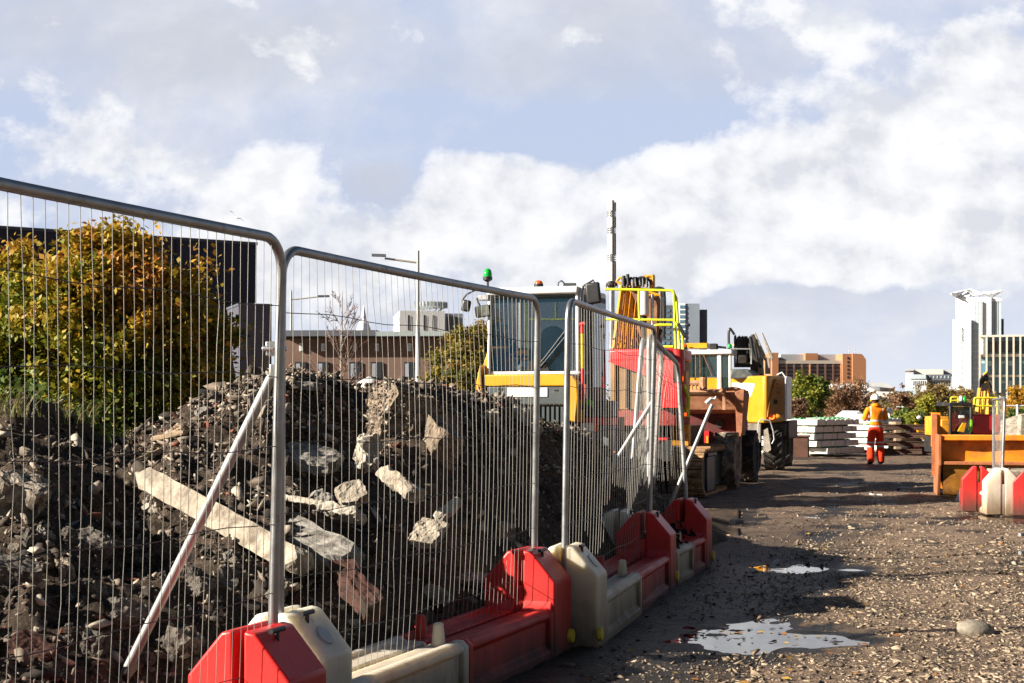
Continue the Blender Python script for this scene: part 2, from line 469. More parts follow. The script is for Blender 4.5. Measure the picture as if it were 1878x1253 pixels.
def mound_base(x, y):
    t = x / np.maximum(y, 0.3)
    df = np.interp(t, FT_T, FT_D) + 0.32
    dc = np.maximum(np.interp(t, CT, CD), df + 0.3); zc = np.maximum(np.interp(t, CT, CZ), 0.0)
    s = (y - df) / (dc - df)
    up = zc * np.clip(s, 0, 1) ** 0.85
    back = zc * (1 - 0.92 * np.clip((y - dc - 0.6) / 4.5, 0, 1) ** 0.9)
    h = np.where(s < 1, up, back)
    h = np.where(s < 0, -0.10, h)
    h = np.where((t > 0.155) | (y < 1.2), -0.3, h)
    amp = np.clip(s * 3, 0, 1) * np.clip(zc * 1.4, 0, 1)
    return h, amp

def mound_arr(x, y):
    h, amp = mound_base(x, y)
    n = 0.14 * fbm(x, y, 1.1, 3, 5.5) + 0.07 * fbm(x, y, 3.7, 4, 1.2) + 0.022 * fbm(x, y, 14.0, 3, 2.2)
    # one-sided so that the crest keeps its line
    return h + amp * (n - 0.02)

def mound_z(x, y):
    return float(mound_arr(np.array([x]), np.array([y]))[0])

def on_mound(px, py, lift=0.0):
    """where the sight line of a photo pixel meets the heap"""
    for d in np.arange(4.2, 18, 0.03):
        p = P(px, py, d)
        if p.z <= mound_z(p.x, p.y): return Vector((p.x, p.y, p.z + lift))
    return P(px, py, 12.0)

my = np.geomspace(2.6, 21, 330); mt = np.linspace(-0.95, 0.16, 430)
Ym, Tm = np.meshgrid(my, mt, indexing='ij'); Xm = Tm * Ym
Zm = mound_arr(Xm, Ym)
nr, nc = Xm.shape
idx = np.arange(nr * nc).reshape(nr, nc)
Fq = np.stack([idx[:-1, :-1], idx[:-1, 1:], idx[1:, 1:], idx[1:, :-1]], -1).reshape(-1, 4)
zf = Zm.ravel()[Fq]
Fq = Fq[zf.max(1) > -0.06]
m, nt, bs = new_mat('spoil_soil')
tc = nt.n('ShaderNodeTexCoord').outputs['Object']
n1 = nt.noise(tc, 1.3, 6, 0.6); n2 = nt.noise(tc, 9, 8, 0.7); n3 = nt.noise(tc, 60, 6, 0.7)
c = nt.ramp(n1, [(0.35, (0.018, 0.0128, 0.010, 1)), (0.66, (0.105, 0.074, 0.054, 1))])
c = nt.mix(nt.ramp(n2, [(0.48, 0.0), (0.70, 0.8)]), c, (0.18, 0.132, 0.096, 1))
c = nt.mix(nt.ramp(n3, [(0.56, 0.0), (0.74, 0.8)]), c, (0.28, 0.235, 0.19, 1))
c = nt.mix(nt.ramp(n3, [(0.30, 0.85), (0.45, 0.0)]), c, (0.006, 0.0055, 0.0055, 1))
nt.t.links.new(c, bs.inputs['Base Color']); bs.inputs['Roughness'].default_value = 0.95; bs.inputs['Specular IOR Level'].default_value = 0.15
bp = nt.n('ShaderNodeBump', ins={'Height': nt.math('ADD', nt.math('MULTIPLY', n3, 0.7), n2), 'Strength': 0.9, 'Distance': 0.04})
nt.t.links.new(bp.outputs[0], bs.inputs['Normal'])
SOIL = m
mound = mesh_np('soil_mound', np.stack([Xm.ravel(), Ym.ravel(), Zm.ravel()], 1), Fq, SOIL)
tag(mound, 'long heap of dark soil and demolition rubble behind the mesh fence', 'soil heap')

# ------------------------------------------------------------------ stones
def hull_template(n, flat=1.0, seed=0):
    rnd = random.Random(seed)
    bmx = bmesh.new()
    for _ in range(n):
        v = Vector((rnd.gauss(0, 1), rnd.gauss(0, 1), rnd.gauss(0, 1))).normalized() * rnd.uniform(0.75, 1.0)
        bmx.verts.new((v.x, v.y * 0.8, v.z * flat))
    r = bmesh.ops.convex_hull(bmx, input=bmx.verts)
    loose = [v for v in bmx.verts if not v.link_faces]
    if loose: bmesh.ops.delete(bmx, geom=loose, context='VERTS')
    bmesh.ops.triangulate(bmx, faces=bmx.faces[:])
    bmx.verts.index_update()
    V = np.array([v.co[:] for v in bmx.verts]); T = np.array([[v.index for v in f.verts] for f in bmx.faces])
    bmx.free()
    return V, T
TEMPL = [hull_template(8 + i % 3, 0.28 + 0.06 * (i % 6), 30 + i) for i in range(14)]

def scatter(name, pts, sizes, material, tints, parent=None, tilt=0.6, sink=0.25):
    Vs, Ts, Tn = [], [], []
    base = 0
    for (x, y, z), s, tn in zip(pts, sizes, tints):
        V, T = TEMPL[random.randrange(len(TEMPL))]
        a = random.uniform(0, 6.283); e1, e2 = random.gauss(0, tilt), random.gauss(0, tilt)
        M = np.array((Matrix.Rotation(a, 3, 'Z') @ Matrix.Rotation(e1, 3, 'X') @ Matrix.Rotation(e2, 3, 'Y')))
        Vv = (V * (s * np.array([random.uniform(0.8, 1.7), random.uniform(0.6, 1.1), random.uniform(0.5, 1.0)]))) @ M.T
        Vs.append(Vv + np.array([x, y, z + s * sink])); Ts.append(T + base); Tn.append(np.full(len(V), tn)); base += len(V)
    return mesh_np(name, np.concatenate(Vs), np.concatenate(Ts), material, parent, smooth=False, tint=np.concatenate(Tn))

STONE = tint_mat('loose_stone', [(0.0, (0.045, 0.036, 0.030, 1)), (0.35, (0.20, 0.145, 0.105, 1)), (0.7, (0.40, 0.31, 0.22, 1)), (0.96, (0.52, 0.43, 0.32, 1)), (1.0, (0.34, 0.13, 0.06, 1))])
RUBB = tint_mat('rubble_stone', [(0.0, (0.013, 0.011, 0.011, 1)), (0.45, (0.045, 0.036, 0.030, 1)), (0.75, (0.21, 0.165, 0.13, 1)), (0.93, (0.46, 0.39, 0.31, 1)), (0.96, (0.24, 0.075, 0.045, 1)), (1.0, (0.30, 0.10, 0.055, 1))])

# gravel over the haul road
pts, sz, tn = [], [], []
tries = 0
while len(pts) < 26000 and tries < 600000:
    tries += 1
    y = 6.8 * (46 / 6.8) ** random.random()
    t = random.uniform(0.02, 0.42)
    x = t * y
    edge = x - 0.34 * y + 2.35
    if edge < 0.0: continue
    # a loose stony strip down the middle right, sparse elsewhere
    c0 = 0.215 * y + 0.6 + 0.8
    dens = 0.13 + 1.4 * math.exp(-((x - c0) / (0.85 + 0.035 * y)) ** 2)
    if y > 16: dens = dens * 0.4 + 0.12
    dens *= 0.35 + 1.1 * max(0, 0.5 + noise.fractal((x * 0.8, y * 0.5, 4.0), 0.9, 2, 3))
    if puddle_dip(x, y) > 0.014: continue
    if random.random() > dens: continue
    s = min(0.055, 0.0085 * math.exp(random.gauss(0.3, 0.6)))
    pts.append((x, y, ground_z(x, y))); sz.append(s); tn.append(min(0.975, max(0, random.gauss(0.66, 0.20))))
tag(scatter('gravel', pts, sz, STONE, tn, tilt=0.28, sink=-0.04), kind='stuff')
# darker grit in the shaded strip along the barriers
pts, sz, tn = [], [], []
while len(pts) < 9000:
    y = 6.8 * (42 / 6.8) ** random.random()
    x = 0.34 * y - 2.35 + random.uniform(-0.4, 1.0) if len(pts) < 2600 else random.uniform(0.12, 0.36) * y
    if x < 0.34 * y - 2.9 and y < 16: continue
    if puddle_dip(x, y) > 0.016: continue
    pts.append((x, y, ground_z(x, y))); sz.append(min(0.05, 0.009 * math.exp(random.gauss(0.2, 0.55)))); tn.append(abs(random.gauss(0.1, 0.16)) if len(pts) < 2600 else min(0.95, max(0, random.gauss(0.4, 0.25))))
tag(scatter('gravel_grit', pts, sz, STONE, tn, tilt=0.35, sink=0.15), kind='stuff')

# crumbs all over the heap
pts, sz, tn = [], [], []
XS, YS = [], []
while len(XS) < 56000:
    y = 3.2 * (15.6 / 3.2) ** random.random()
    t = random.uniform(-0.55, 0.145)
    XS.append(t * y); YS.append(y)
XS, YS = np.array(XS), np.array(YS)
ZS = mound_arr(XS, YS)
for x, y, z in zip(XS, YS, ZS):
    if z < 0.0: continue
    cl = 0.5 + noise.fractal((x * 1.3, y * 1.3, 9.0), 0.9, 2, 3)
    if random.random() > 0.35 + 0.7 * cl: continue
    s = min(0.085, 0.010 * math.exp(random.gauss(0.35, 0.68)))
    pts.append((x, y, z)); sz.append(s)
    q = random.random()
    tn.append(random.uniform(0.95, 1.0) if q < 0.035 else min(0.93, max(0, random.gauss(0.60 + 0.25 * (cl - 0.5), 0.24))))
# paler broken masonry is thickest along the crest
XS, YS = [], []
while len(XS) < 15000:
    t = random.uniform(-0.27, 0.10)
    dc_ = float(np.interp(t, CT, CD)); y = dc_ - abs(random.gauss(0, 1.0)) + 0.5
    XS.append(t * y); YS.append(y)
XS, YS = np.array(XS), np.array(YS); ZS = mound_arr(XS, YS)
for x, y, z in zip(XS, YS, ZS):
    if z < 0.2: continue
    cl = 0.5 + noise.fractal((x * 1.7, y * 1.7, 3.0), 0.9, 2, 3)
    if random.random() > 0.15 + 0.9 * cl: continue
    pts.append((x, y, z)); sz.append(min(0.075, 0.0105 * math.exp(random.gauss(0.35, 0.6))))
    tn.append(random.uniform(0.95, 1.0) if random.random() < 0.03 else min(0.94, max(0.3, random.gauss(0.74, 0.13))))
tag(scatter('rubble_crumbs', pts, sz, RUBB, tn, tilt=0.7, sink=0.2), kind='stuff')
# ------------------------------------------------------------------ fence panels
GALV = mat('galvanised_tube', (0.34, 0.35, 0.36), rough=0.40, metal=0.85, var=0.25, scale=9, bump=0.03, bscale=60, dirt=(0.22, 0.20, 0.18), damt=0.15, dscale=14)
GALVW = mat('weathered_galvanised_tube', (0.38, 0.38, 0.38), rough=0.5, metal=0.6, var=0.2, scale=9)
WIRE = mat('galvanised_wire', (0.26, 0.25, 0.235), rough=0.55, metal=0.8, var=0.25, scale=5)
STRAND = mat('dark_strand_wire', (0.10, 0.10, 0.105), rough=0.55, metal=0.6, var=0.25, scale=5)
BLACK = mat('black_plastic', (0.015, 0.015, 0.016), rough=0.45, var=0.3)
STEEL = mat('bright_steel', (0.55, 0.55, 0.55), rough=0.35, metal=0.9, var=0.2)

def lerp(a, b, t): return a + (b - a) * t

def fence_panel(label, BL, BR, TL, TR, nw, bulge=0.05, rows=(0.17, 0.31, 0.45, 0.595, 0.735, 0.87), clamp=False, cw=0.09, rad=0.0205, frame_mat=None, wob=0.014, group='wire mesh fence panels', wr=0.00140):
    root = thing('mesh_fence', label, 'fence panel', BL, 0, group)
    o = Vector(BL)
    BL, BR, TL, TR = [Vector(p) - o for p in (BL, BR, TL, TR)]
    along = (TR - TL).normalized(); upl = (TL - BL).normalized(); upr = (TR - BR).normalized()
    nor = along.cross(upl).normalized()
    r = 0.13
    path = [BL]
    for k in range(9):
        a = math.pi / 2 * k / 8
        path.append(TL - upl * r + along * r + upl * (r * math.sin(a)) - along * (r * math.cos(a)))
    # long straight top rail with a slight sag
    for k in range(1, 8): path.append(lerp(TL + along * r, TR - along * r, k / 8) - upl * 0.006 * math.sin(math.pi * k / 8))
    for k in range(9):
        a = math.pi / 2 * k / 8
        path.append(TR - upr * r - along * r + along * (r * math.sin(a)) + upr * (r * math.cos(a)))
    path.append(BR)
    b = MB(); b.tube(path, rad, 14)
    b.tube([lerp(BL, TL, 0.03), lerp(BR, TR, 0.03)], rad * 0.85, 10)
    b.build('frame', frame_mat or GALV, root, smooth=60)
    def pt(s, t, k=1.0):
        p = lerp(lerp(BL, BR, s), lerp(TL, TR, s), t)
        return p + nor * (bulge * k * math.sin(math.pi * s) * math.sin(math.pi * min(1, t * 1.05)) ** 0.7)
    rnd = random.Random(hash(label) % 1000 + 3)
    rnd = random.Random(len(label) * 7 + int(abs(o.x * 100)))
    b = MB()
    for i in range(nw):
        s0 = (i + 0.5) / nw
        # the rounded corners shorten the outer wires
        L = (TR - TL).length
        e = min(s0, 1 - s0) * L
        top = 1.0 - (0.0 if e > r else (r - math.sqrt(max(0, r * r - (r - e) ** 2))) / (TL - BL).length)
        kink = rnd.random() < 0.22
        ph, am = rnd.uniform(0, 6), rnd.uniform(0.3, 1.0) * wob
        kt, ks = rnd.uniform(0.3, 0.9), rnd.uniform(-1, 1) * wob * 1.6
        ptsw = []
        for j in range(15):
            t = 0.03 + (top - 0.035) * j / 14
            ds = am * math.sin(ph + 5.0 * t) * math.sin(math.pi * t)
            if kink: ds += ks * math.exp(-((t - kt) / 0.05) ** 2)
            ptsw.append(pt(s0 + ds / L, t))
        b.tube(ptsw, wr, 4, caps=False)
    b.build('wire_mesh', WIRE, root, smooth=80)
    b = MB()
    for q in rows:
        b.tube([pt(0.0 + j / 16, q + 0.004 * math.sin(j * 1.3 + q * 20), 1.06) for j in range(17)], 0.0021, 5, caps=False)
    b.build('strand', STRAND, root, smooth=80)
    return root

def fp(base, px, py, d):
    return P(px, py, d)

zt = 2.16
lean = Vector((0.03, 0, 0))
fence_panel('mesh fence panel at left with its top rail highest of all', FA0 + Vector((0, 0, 0.12)), FA1 + Vector((0, 0, 0.10)), FA0 + lean + Vector((0, 0, zt)), FA1 + lean + Vector((0.02, 0, zt + 0.0)), 54, bulge=0.03)
fence_panel('mesh fence panel standing in front of the long concrete beams', FB0 + Vector((0, 0, 0.12)), FB1 + Vector((0, 0, 0.10)), FB0 + Vector((0.015, 0, zt)), FB1 + lean + Vector((0, 0, zt - 0.01)), 46, bulge=0.05)
fence_panel('mesh fence panel in front of the dark side of the yellow cab', FC0 + Vector((0, 0, 0.12)), FC1 + Vector((0, 0, 0.10)), FC0 + Vector((0.03, 0, zt - 0.01)), FC1 + Vector((0.06, 0, zt - 0.03)), 38, bulge=0.03)
# sagging panel with bent wires at the end of the line
fence_panel('leaning mesh fence panel with bent wires at the far end of the line', Vector((1.15, 12.35, 0.1)), Vector((1.67, 13.85, 0.1)), P(1190, 612, 12.35), P(1243, 668, 13.85), 26, bulge=-0.10, wob=0.03, frame_mat=GALVW)
# a panel swung back into the site, seen almost edge on
fence_panel('pale mesh fence panel swung back into the site beside the red barrier', P(1150, 975, 12.4), P(1196, 920, 14.8), P(1178, 622, 12.4), P(1214, 650, 14.8), 26, bulge=0.03, frame_mat=GALVW, wr=0.0015)

def brace(label, a, b_, r=0.02, name='fence_brace', foot=None):
    root = thing(name, label, 'brace', b_)
    o = Vector(b_)
    m = MB(); m.tube([Vector(a) - o, Vector(b_) - o], r, 12)
    m.build('tube', GALVW, root, smooth=60)
    m = MB(); d = (Vector(a) - o).normalized()
    m.box(Vector(a) - o + d * 0.02, (0.03, 0.06, 0.06))
    m.build('bracket', STEEL, root, bevel=0.004)
    return root
a = P(499, 690, 5.98); e = on_mound(222, 1238, -0.03)
brace('sloping steel brace tube behind the fence panel at left', a, e, 0.0215)
a = P(1196, 738, 12.2)
brace('sloping steel brace tube between the third fence panel and the heap', a, P(1030, 1005, 12.6), 0.0205)
# loose brace with a flattened bracket end
root = thing('fence_brace', 'loose steel brace tube poking up past the last red barrier, white hook end', 'brace', P(1246, 893, 14.4))
o = P(1246, 893, 14.4)
m_ = MB(); m_.tube([Vector((-0.14, 0, -0.30)), P(1306, 742, 14.4) - o], 0.019, 12); m_.build('tube', GALVW, root, smooth=60)
m_ = MB(); q = P(1304, 738, 14.4) - o
m_.tube([q + Vector((-0.05, 0, -0.01)), q + Vector((0.0, 0, 0.035)), q + Vector((0.035, 0, 0.03)), q + Vector((0.05, 0, 0.055))], [0.02, 0.018, 0.012, 0.008], 8)
m_.build('hook', mat('white_primer', (0.75, 0.75, 0.73), rough=0.6), root)

# clips that join the panels
def clip(label, p):
    root = thing('fence_clip', label, 'clip', p, 0, 'fence clips')
    b = MB(); b.box((0, 0, 0), (0.075, 0.03, 0.06)); b.cyl((-0.05, -0.02, 0.0), (0.05, -0.02, 0.0), 0.012, seg=8)
    b.build('clamp_body', STEEL, root, bevel=0.006)
    b = MB(); b.cyl((0.01, -0.045, 0), (0.01, 0.03, 0), 0.011, seg=6)
    b.build('bolt', BLACK, root)
clip('metal clip joining the two fence panels nearest the camera', P(505, 640, 5.97))

# ------------------------------------------------------------------ barriers
def plastic(name, col, dirtc, damt):
    m, nt, bs = new_mat(name)
    tc = nt.n('ShaderNodeTexCoord').outputs['Object']
    n1 = nt.noise(tc, 3.0, 5); n2 = nt.noise(nt.n('ShaderNodeMapping', ins={'Vector': tc, 'Scale': (1, 1, 0.35)}).outputs[0], 8, 9, 0.72); n3 = nt.noise(tc, 45, 5, 0.7)
    c = nt.ramp(n1, [(0.3, tuple(k * 0.80 for k in col) + (1,)), (0.7, tuple(min(1, k * 1.05) for k in col) + (1,))])
    z = nt.n('ShaderNodeSeparateXYZ', ins={0: tc}).outputs[2]
    low = nt.ramp(nt.math('ADD', z, nt.math('MULTIPLY', nt.math('SUBTRACT', n2, 0.5), 0.5)), [(0.03, 0.95), (0.30, damt * 0.5), (0.6, 0.0)])
    n5 = nt.noise(nt.n('ShaderNodeMapping', ins={'Vector': tc, 'Scale': (3, 1, 1), 'Rotation': (0.4, 0.3, 0)}).outputs[0], 7, 9, 0.75)
    c = nt.mix(nt.ramp(n5, [(0.60, 0.0), (0.72, 0.55)]), c, tuple(min(1, k * 1.25 + 0.06) for k in col) + (1,))
    c = nt.mix(low, c, c4(dirtc))
    sc = nt.ramp(n2, [(0.60, 0.0), (0.74, damt)])
    c = nt.mix(sc, c, c4(dirtc))
    spk = nt.ramp(n3, [(0.70, 0.0), (0.76, 0.6)])
    c = nt.mix(nt.math('MULTIPLY', spk, damt), c, (0.03, 0.025, 0.02, 1))
    nt.t.links.new(c, bs.inputs['Base Color'])
    nt.t.links.new(nt.math('MULTIPLY_ADD', low, 0.35, 0.42), bs.inputs['Roughness'])
    bs.inputs['Specular IOR Level'].default_value = 0.4
    bs.inputs['Subsurface Weight'].default_value = 0.75 if col[1] > 0.3 else 0.25
    bs.inputs['Subsurface Radius'].default_value = (1.0, 0.85, 0.6) if col[1] > 0.3 else (1.0, 0.1, 0.1)
    bs.inputs['Subsurface Scale'].default_value = 0.16 if col[1] > 0.3 else 0.05
    bp = nt.n('ShaderNodeBump', ins={'Height': nt.noise(tc, 5, 5, 0.6), 'Strength': 0.12, 'Distance': 0.03})
    nt.t.links.new(bp.outputs[0], bs.inputs['Normal'])
    return m
REDP = plastic('red_barrier_plastic', (0.64, 0.022, 0.020), (0.070, 0.032, 0.022), 0.5)
WHTP = plastic('cream_barrier_plastic', (0.82, 0.75, 0.62), (0.20, 0.130, 0.075), 0.8)
WHTPM = plastic('muddy_cream_barrier_plastic', (0.76, 0.66, 0.50), (0.13, 0.080, 0.045), 1.0)
YELP = mat('yellow_plastic', (0.62, 0.42, 0.02), rough=0.5)

def barrier(label, col, p0, ang, L, far_tower, tower=True, pegs=True, group='interlocking plastic fence barriers', TL=0.30, cap=True):
    """p0: near end on the centre line, running along (sin ang, cos ang); road side is local +X"""
    M_ = REDP if col == 'r' else (WHTPM if 'mud stained' in label or 'grimy' in label else WHTP)
    root = thing('plastic_barrier', label, 'barrier', (p0[0], p0[1], -0.012), -ang, group)
    t0, t1 = (L - TL, L) if far_tower else (0, TL)
    b0, b1 = (0, L - TL) if far_tower else (TL, L)
    if not tower: b0, b1 = 0, L
    W = 0.225
    b = MB()
    for s in (-1, 1):
        full = [(0.022, 0.0), (W, 0.0), (W, 0.275), (W - 0.03, 0.305), (0.15, 0.305), (0.135, 0.285), (0.022, 0.285)]
        rec = [(0.022, 0.0), (W, 0.0), (W, 0.055), (W - 0.03, 0.085), (W - 0.03, 0.235), (W - 0.002, 0.252), (W - 0.002, 0.275), (W - 0.03, 0.303), (0.152, 0.303), (0.137, 0.283), (0.022, 0.283)]
        mid = [b0, b0 + 0.055, b1 - 0.055, b1]
        f = lambda P_: [(s * x, z) for x, z in P_]
        b.prism(f(full), mid[0], mid[1], 'y'); b.prism(f(rec), mid[1] + 0.0005, mid[2] - 0.0005, 'y'); b.prism(f(full), mid[2], mid[3], 'y')
        # fork pockets under the beam
    b.bx(-0.03, 0.03, b0 + 0.01, b1 - 0.01, 0.0, 0.13)
    b.build('beam', M_, root, bevel=0.009, seg=2)
    if tower:
        b = MB()
        for s in (-1, 1):
            tw = [(0.024, 0.0), (W + 0.004, 0.0), (W + 0.004, 0.455), (0.075, 0.632), (0.024, 0.64)]
            b.prism([(s * x, z) for x, z in tw], t0, t1, 'y')
            # rounded foot where tower meets beam
            yb = t0 if far_tower else t1
            sg = -1 if far_tower else 1
            b.prism([(yb - sg * 0.01, 0.28), (yb + sg * 0.05, 0.28), (yb + sg * 0.015, 0.31), (yb - sg * 0.01, 0.36)], s * 0.03, s * (W - 0.01), 'x')
        b.bx(-0.03, 0.03, t0 + 0.01, t1 - 0.16 if far_tower else t1 - 0.01, 0.0, 0.42)
        b.build('tower', M_, root, bevel=0.016, seg=3)
        b = MB()
        # locking pin lying on the sloped shoulder
        sl = Vector((0.15, 0, -0.177)).normalized()
        c0 = Vector((0.105, (t0 + t1) / 2 - 0.05, 0.632))
        b.cyl(c0 + Vector((0, -0.03, 0)), c0 + Vector((0.0, 0.07, 0)), 0.011, seg=8)
        b.cyl(c0 + Vector((0, 0.02, -0.05)), c0 + Vector((0, 0.02, 0.0)), 0.009, seg=8)
        b.build('locking_pin', BLACK, root)
        b = MB()
        c1 = Vector((0.16, (t0 + t1) / 2 + 0.02, 0.532))
        nrm = Vector((0.177, 0, 0.15)).normalized()
        b.cyl(c1 + nrm * 0.0, c1 + nrm * 0.010, 0.048, 0.044, seg=20)
        (b.build('filler_cap', M_, root, bevel=0.002) if col == 'w' else None)
    if pegs:
        ye = b1 - 0.11 if not far_tower else b0 + 0.10
        b = MB()
        b.lathe([(0.038, 0), (0.036, 0.01), (0.026, 0.11), (0.016, 0.118)], ((0.10 if not far_tower else -0.10), ye, 0.285), 'z', 16)
        b.build('peg', M_, root)
    if cap:
        b = MB(); ye = t1 - 0.03 if far_tower else t0 + 0.03
        b.cyl((W + 0.0, ye, 0.10), (W + 0.028, ye, 0.10), 0.045, 0.04, seg=14)
        b.build('yellow_cap', YELP, root, bevel=0.004)
    return root

def unit(a, bvec, labels, Lw=None):
    d = (bvec - a); L = d.length; ang = math.atan2(d.x, d.y); u = d.normalized()
    h = L / 2
    if labels[0]: barrier(labels[0], 'w', a - u * 0.06, ang, h + 0.06, False)
    if labels[1]: barrier(labels[1], 'r', a + u * (h + 0.006), ang, h + 0.05, True)
unit(FA0, FA1, (None, 'bright red plastic barrier block nearest the camera, its two-part tower holding the first fence post'))
unit(FB0, FB1, ('cream plastic barrier with its tower against the nearest red tower', 'long red plastic barrier whose tower stands beside the dirty cream tower'))
unit(FC0, FC1, ('mud stained cream plastic barrier between two red towers, above the puddle', 'red plastic barrier with sunlit tower and wire shadows, beyond the dirty cream barrier'))
u = (FD1 - FC1).normalized(); ang = math.atan2(u.x, u.y)
barrier('grimy cream barrier beam wedged between the last two red towers', 'w', FC1 + u * 0.16, ang, 0.74, False, tower=False, cap=False)
barrier('last red plastic barrier of the line with black earth on its beam', 'r', FC1 + u * 0.91, ang, 0.90, True, pegs=False)
pe = P(1132, 1000, 12.3)
barrier('cream barrier tower on the heap side, holding the swung back panel', 'w', (0.86, 12.1), R(12), 1.3, False, pegs=False, cap=False)
# earth spilled on the last barrier
pts = [(FD1.x - 0.30 + random.gauss(0, 0.10), FD1.y - 0.85 + random.gauss(0, 0.22), 0.27 + random.random() * 0.16 * math.exp(-0)) for _ in range(160)]
tag(scatter('spilled_earth', pts, [random.uniform(0.02, 0.06) for _ in pts], RUBB, [random.uniform(0, 0.3) for _ in pts]), kind='stuff')
# ------------------------------------------------------------------ demolition rubble lying on the heap
CONC = mat('old_concrete', (0.42, 0.365, 0.29), rough=0.9, var=0.3, scale=7, bump=0.5, bscale=35, dirt=(0.13, 0.105, 0.085), damt=0.62, dscale=8, spec=0.2)
CONCG = mat('grey_concrete', (0.31, 0.29, 0.26), rough=0.9, var=0.3, scale=9, bump=0.6, bscale=30, dirt=(0.08, 0.07, 0.06), damt=0.65, dscale=8, spec=0.2)
CONCW = mat('pale_concrete', (0.44, 0.40, 0.335), rough=0.9, var=0.25, scale=9, bump=0.4, bscale=40, dirt=(0.16, 0.13, 0.10), damt=0.5, dscale=9, spec=0.2)
CLOD = mat('crumbly_concrete', (0.34, 0.29, 0.235), rough=0.95, var=0.45, scale=14, bump=1.0, bscale=24, dirt=(0.035, 0.028, 0.024), damt=0.55, dscale=11, spec=0.15)
BRICK = mat('red_brick', (0.30, 0.115, 0.075), rough=0.9, var=0.35, scale=12, bump=0.5, bscale=40, dirt=(0.09, 0.06, 0.05), damt=0.4, dscale=8, spec=0.2)
EARTHY = mat('earthy_lump', (0.25, 0.195, 0.145), rough=0.95, var=0.5, scale=16, bump=1.0, bscale=30, dirt=(0.05, 0.038, 0.03), damt=0.5, dscale=13, spec=0.15)
DBRK = mat('shaded_soiled_brick', (0.085, 0.040, 0.032), rough=0.95, var=0.5, scale=9, bump=0.6, bscale=30, dirt=(0.03, 0.024, 0.02), damt=0.55, dscale=6, spec=0.15)  # soiled brick, darkened further to imitate shade low on the heap
CONCD = mat('shaded_soiled_concrete', (0.17, 0.15, 0.13), rough=0.95, var=0.5, scale=9, bump=0.7, bscale=30, dirt=(0.02, 0.017, 0.015), damt=0.6, dscale=7, spec=0.15)  # concrete with soil and the lower slope's shade put into its colour
TIMB = mat('old_timber', (0.34, 0.25, 0.16), rough=0.85, var=0.4, scale=10, bump=0.4, bscale=30, dirt=(0.08, 0.055, 0.04), damt=0.4)

def chunk_mesh(size, seed, rough=0.06, cuts=5, point=0.0):
    cuts = min(26, int(cuts * 1.7) + 2); rough = rough * 1.15 + 0.02
    bmx = bmesh.new()
    bmesh.ops.create_cube(bmx, size=1.0)
    bmesh.ops.subdivide_edges(bmx, edges=bmx.edges[:], cuts=cuts, use_grid_fill=True)
    l, w_, h = size
    sc = min(l, w_, h)
    for v in bmx.verts:
        c = v.co.copy()
        # knock the corners off
        q = Vector((abs(c.x) * 2, abs(c.y) * 2, abs(c.z) * 2))
        k = 1 - 0.11 * max(0, q.x + q.y + q.z - 2.1)
        if point: k *= 1 - point * (c.z + 0.5) * 0.6
        p = Vector((c.x * l * k, c.y * w_ * k, c.z * h * (1 if not point else 1)))
        n = noise.noise_vector((p / max(sc, 0.05) * 0.9 + Vector((seed * 3.1, seed, 0))))
        n2 = noise.noise_vector((p / max(sc, 0.05) * 3.2 + Vector((0, seed * 2.3, 9))))
        n3 = noise.noise_vector((p / max(sc, 0.05) * 9.0 + Vector((seed, 5, seed * 1.7))))
        v.co = p + n * sc * rough * 1.9 + n2 * sc * rough * 1.1 + n3 * sc * rough * 0.45
    me = bpy.data.meshes.new('chunk'); bmx.to_mesh(me); bmx.free()
    return me

def chunk(name, label, cat, pos, size, rot, m_, seed, rough=0.06, group=None, cuts=5, point=0.0, smooth=False):
    me = chunk_mesh(size, seed, rough, cuts, point)
    me.materials.append(m_); me.name = name
    if smooth: me.polygons.foreach_set('use_smooth', [True] * len(me.polygons))
    o = bpy.data.objects.new(name, me); COL.objects.link(o)
    o.location = Vector(pos) - Vector((0, 0, 0.018)); o.rotation_euler = rot
    return tag(o, label, cat, group)

def bar_between(name, label, cat, a, b_, w_, h, m_, seed, roll=0.0, rough=0.03, cuts=9):
    a, b_ = Vector(a), Vector(b_)
    d = b_ - a
    o = chunk(name, label, cat, (a + b_) / 2, (d.length, w_, h), (0, 0, 0), m_, seed, rough, cuts=cuts)
    o.rotation_euler = (d.to_track_quat('X', 'Z').to_matrix() @ Matrix.Rotation(roll, 3, 'X')).to_euler()
    return o

bar_between('concrete_beam', 'longest pale concrete beam, sloping down the heap towards the first fence post', 'concrete beam', P(268, 872, 8.35), P(560, 1030, 7.55), 0.165, 0.13, CONC, 3, roll=R(-24), rough=0.025)
bar_between('concrete_beam', 'grey concrete beam with brick-red underside lying behind the longest pale beam', 'concrete beam', P(430, 930, 8.5), P(640, 1030, 7.7), 0.20, 0.14, CONCG, 9, roll=R(18), rough=0.04)
bar_between('broken_kerb', 'dark reddish kerb length pointing down from the end of the grey beam', 'kerb', P(612, 1022, 7.75), P(690, 1118, 7.35), 0.12, 0.12, DBRK, 12, roll=R(10), rough=0.05)
chunk('concrete_lump', 'huge crumbly lump of concrete crowning the heap', 'concrete lump', P(752, 772, 10.3), (0.54, 0.52, 0.44), (R(14), R(22), R(25)), EARTHY, 5, 0.05, cuts=26)
chunk('concrete_lump', 'second crumbly lump sliding off the right side of the huge one', 'concrete lump', P(800, 815, 10.1), (0.22, 0.3, 0.34), (R(30), R(14), R(40)), EARTHY, 8, 0.06, cuts=14)
chunk('concrete_slab', 'flat grey slab jutting over a black hollow left of the standing stone', 'slab', P(568, 836, 9.2), (0.36, 0.34, 0.075), (R(12), R(14), R(-12)), CONCG, 14, 0.10, cuts=7)
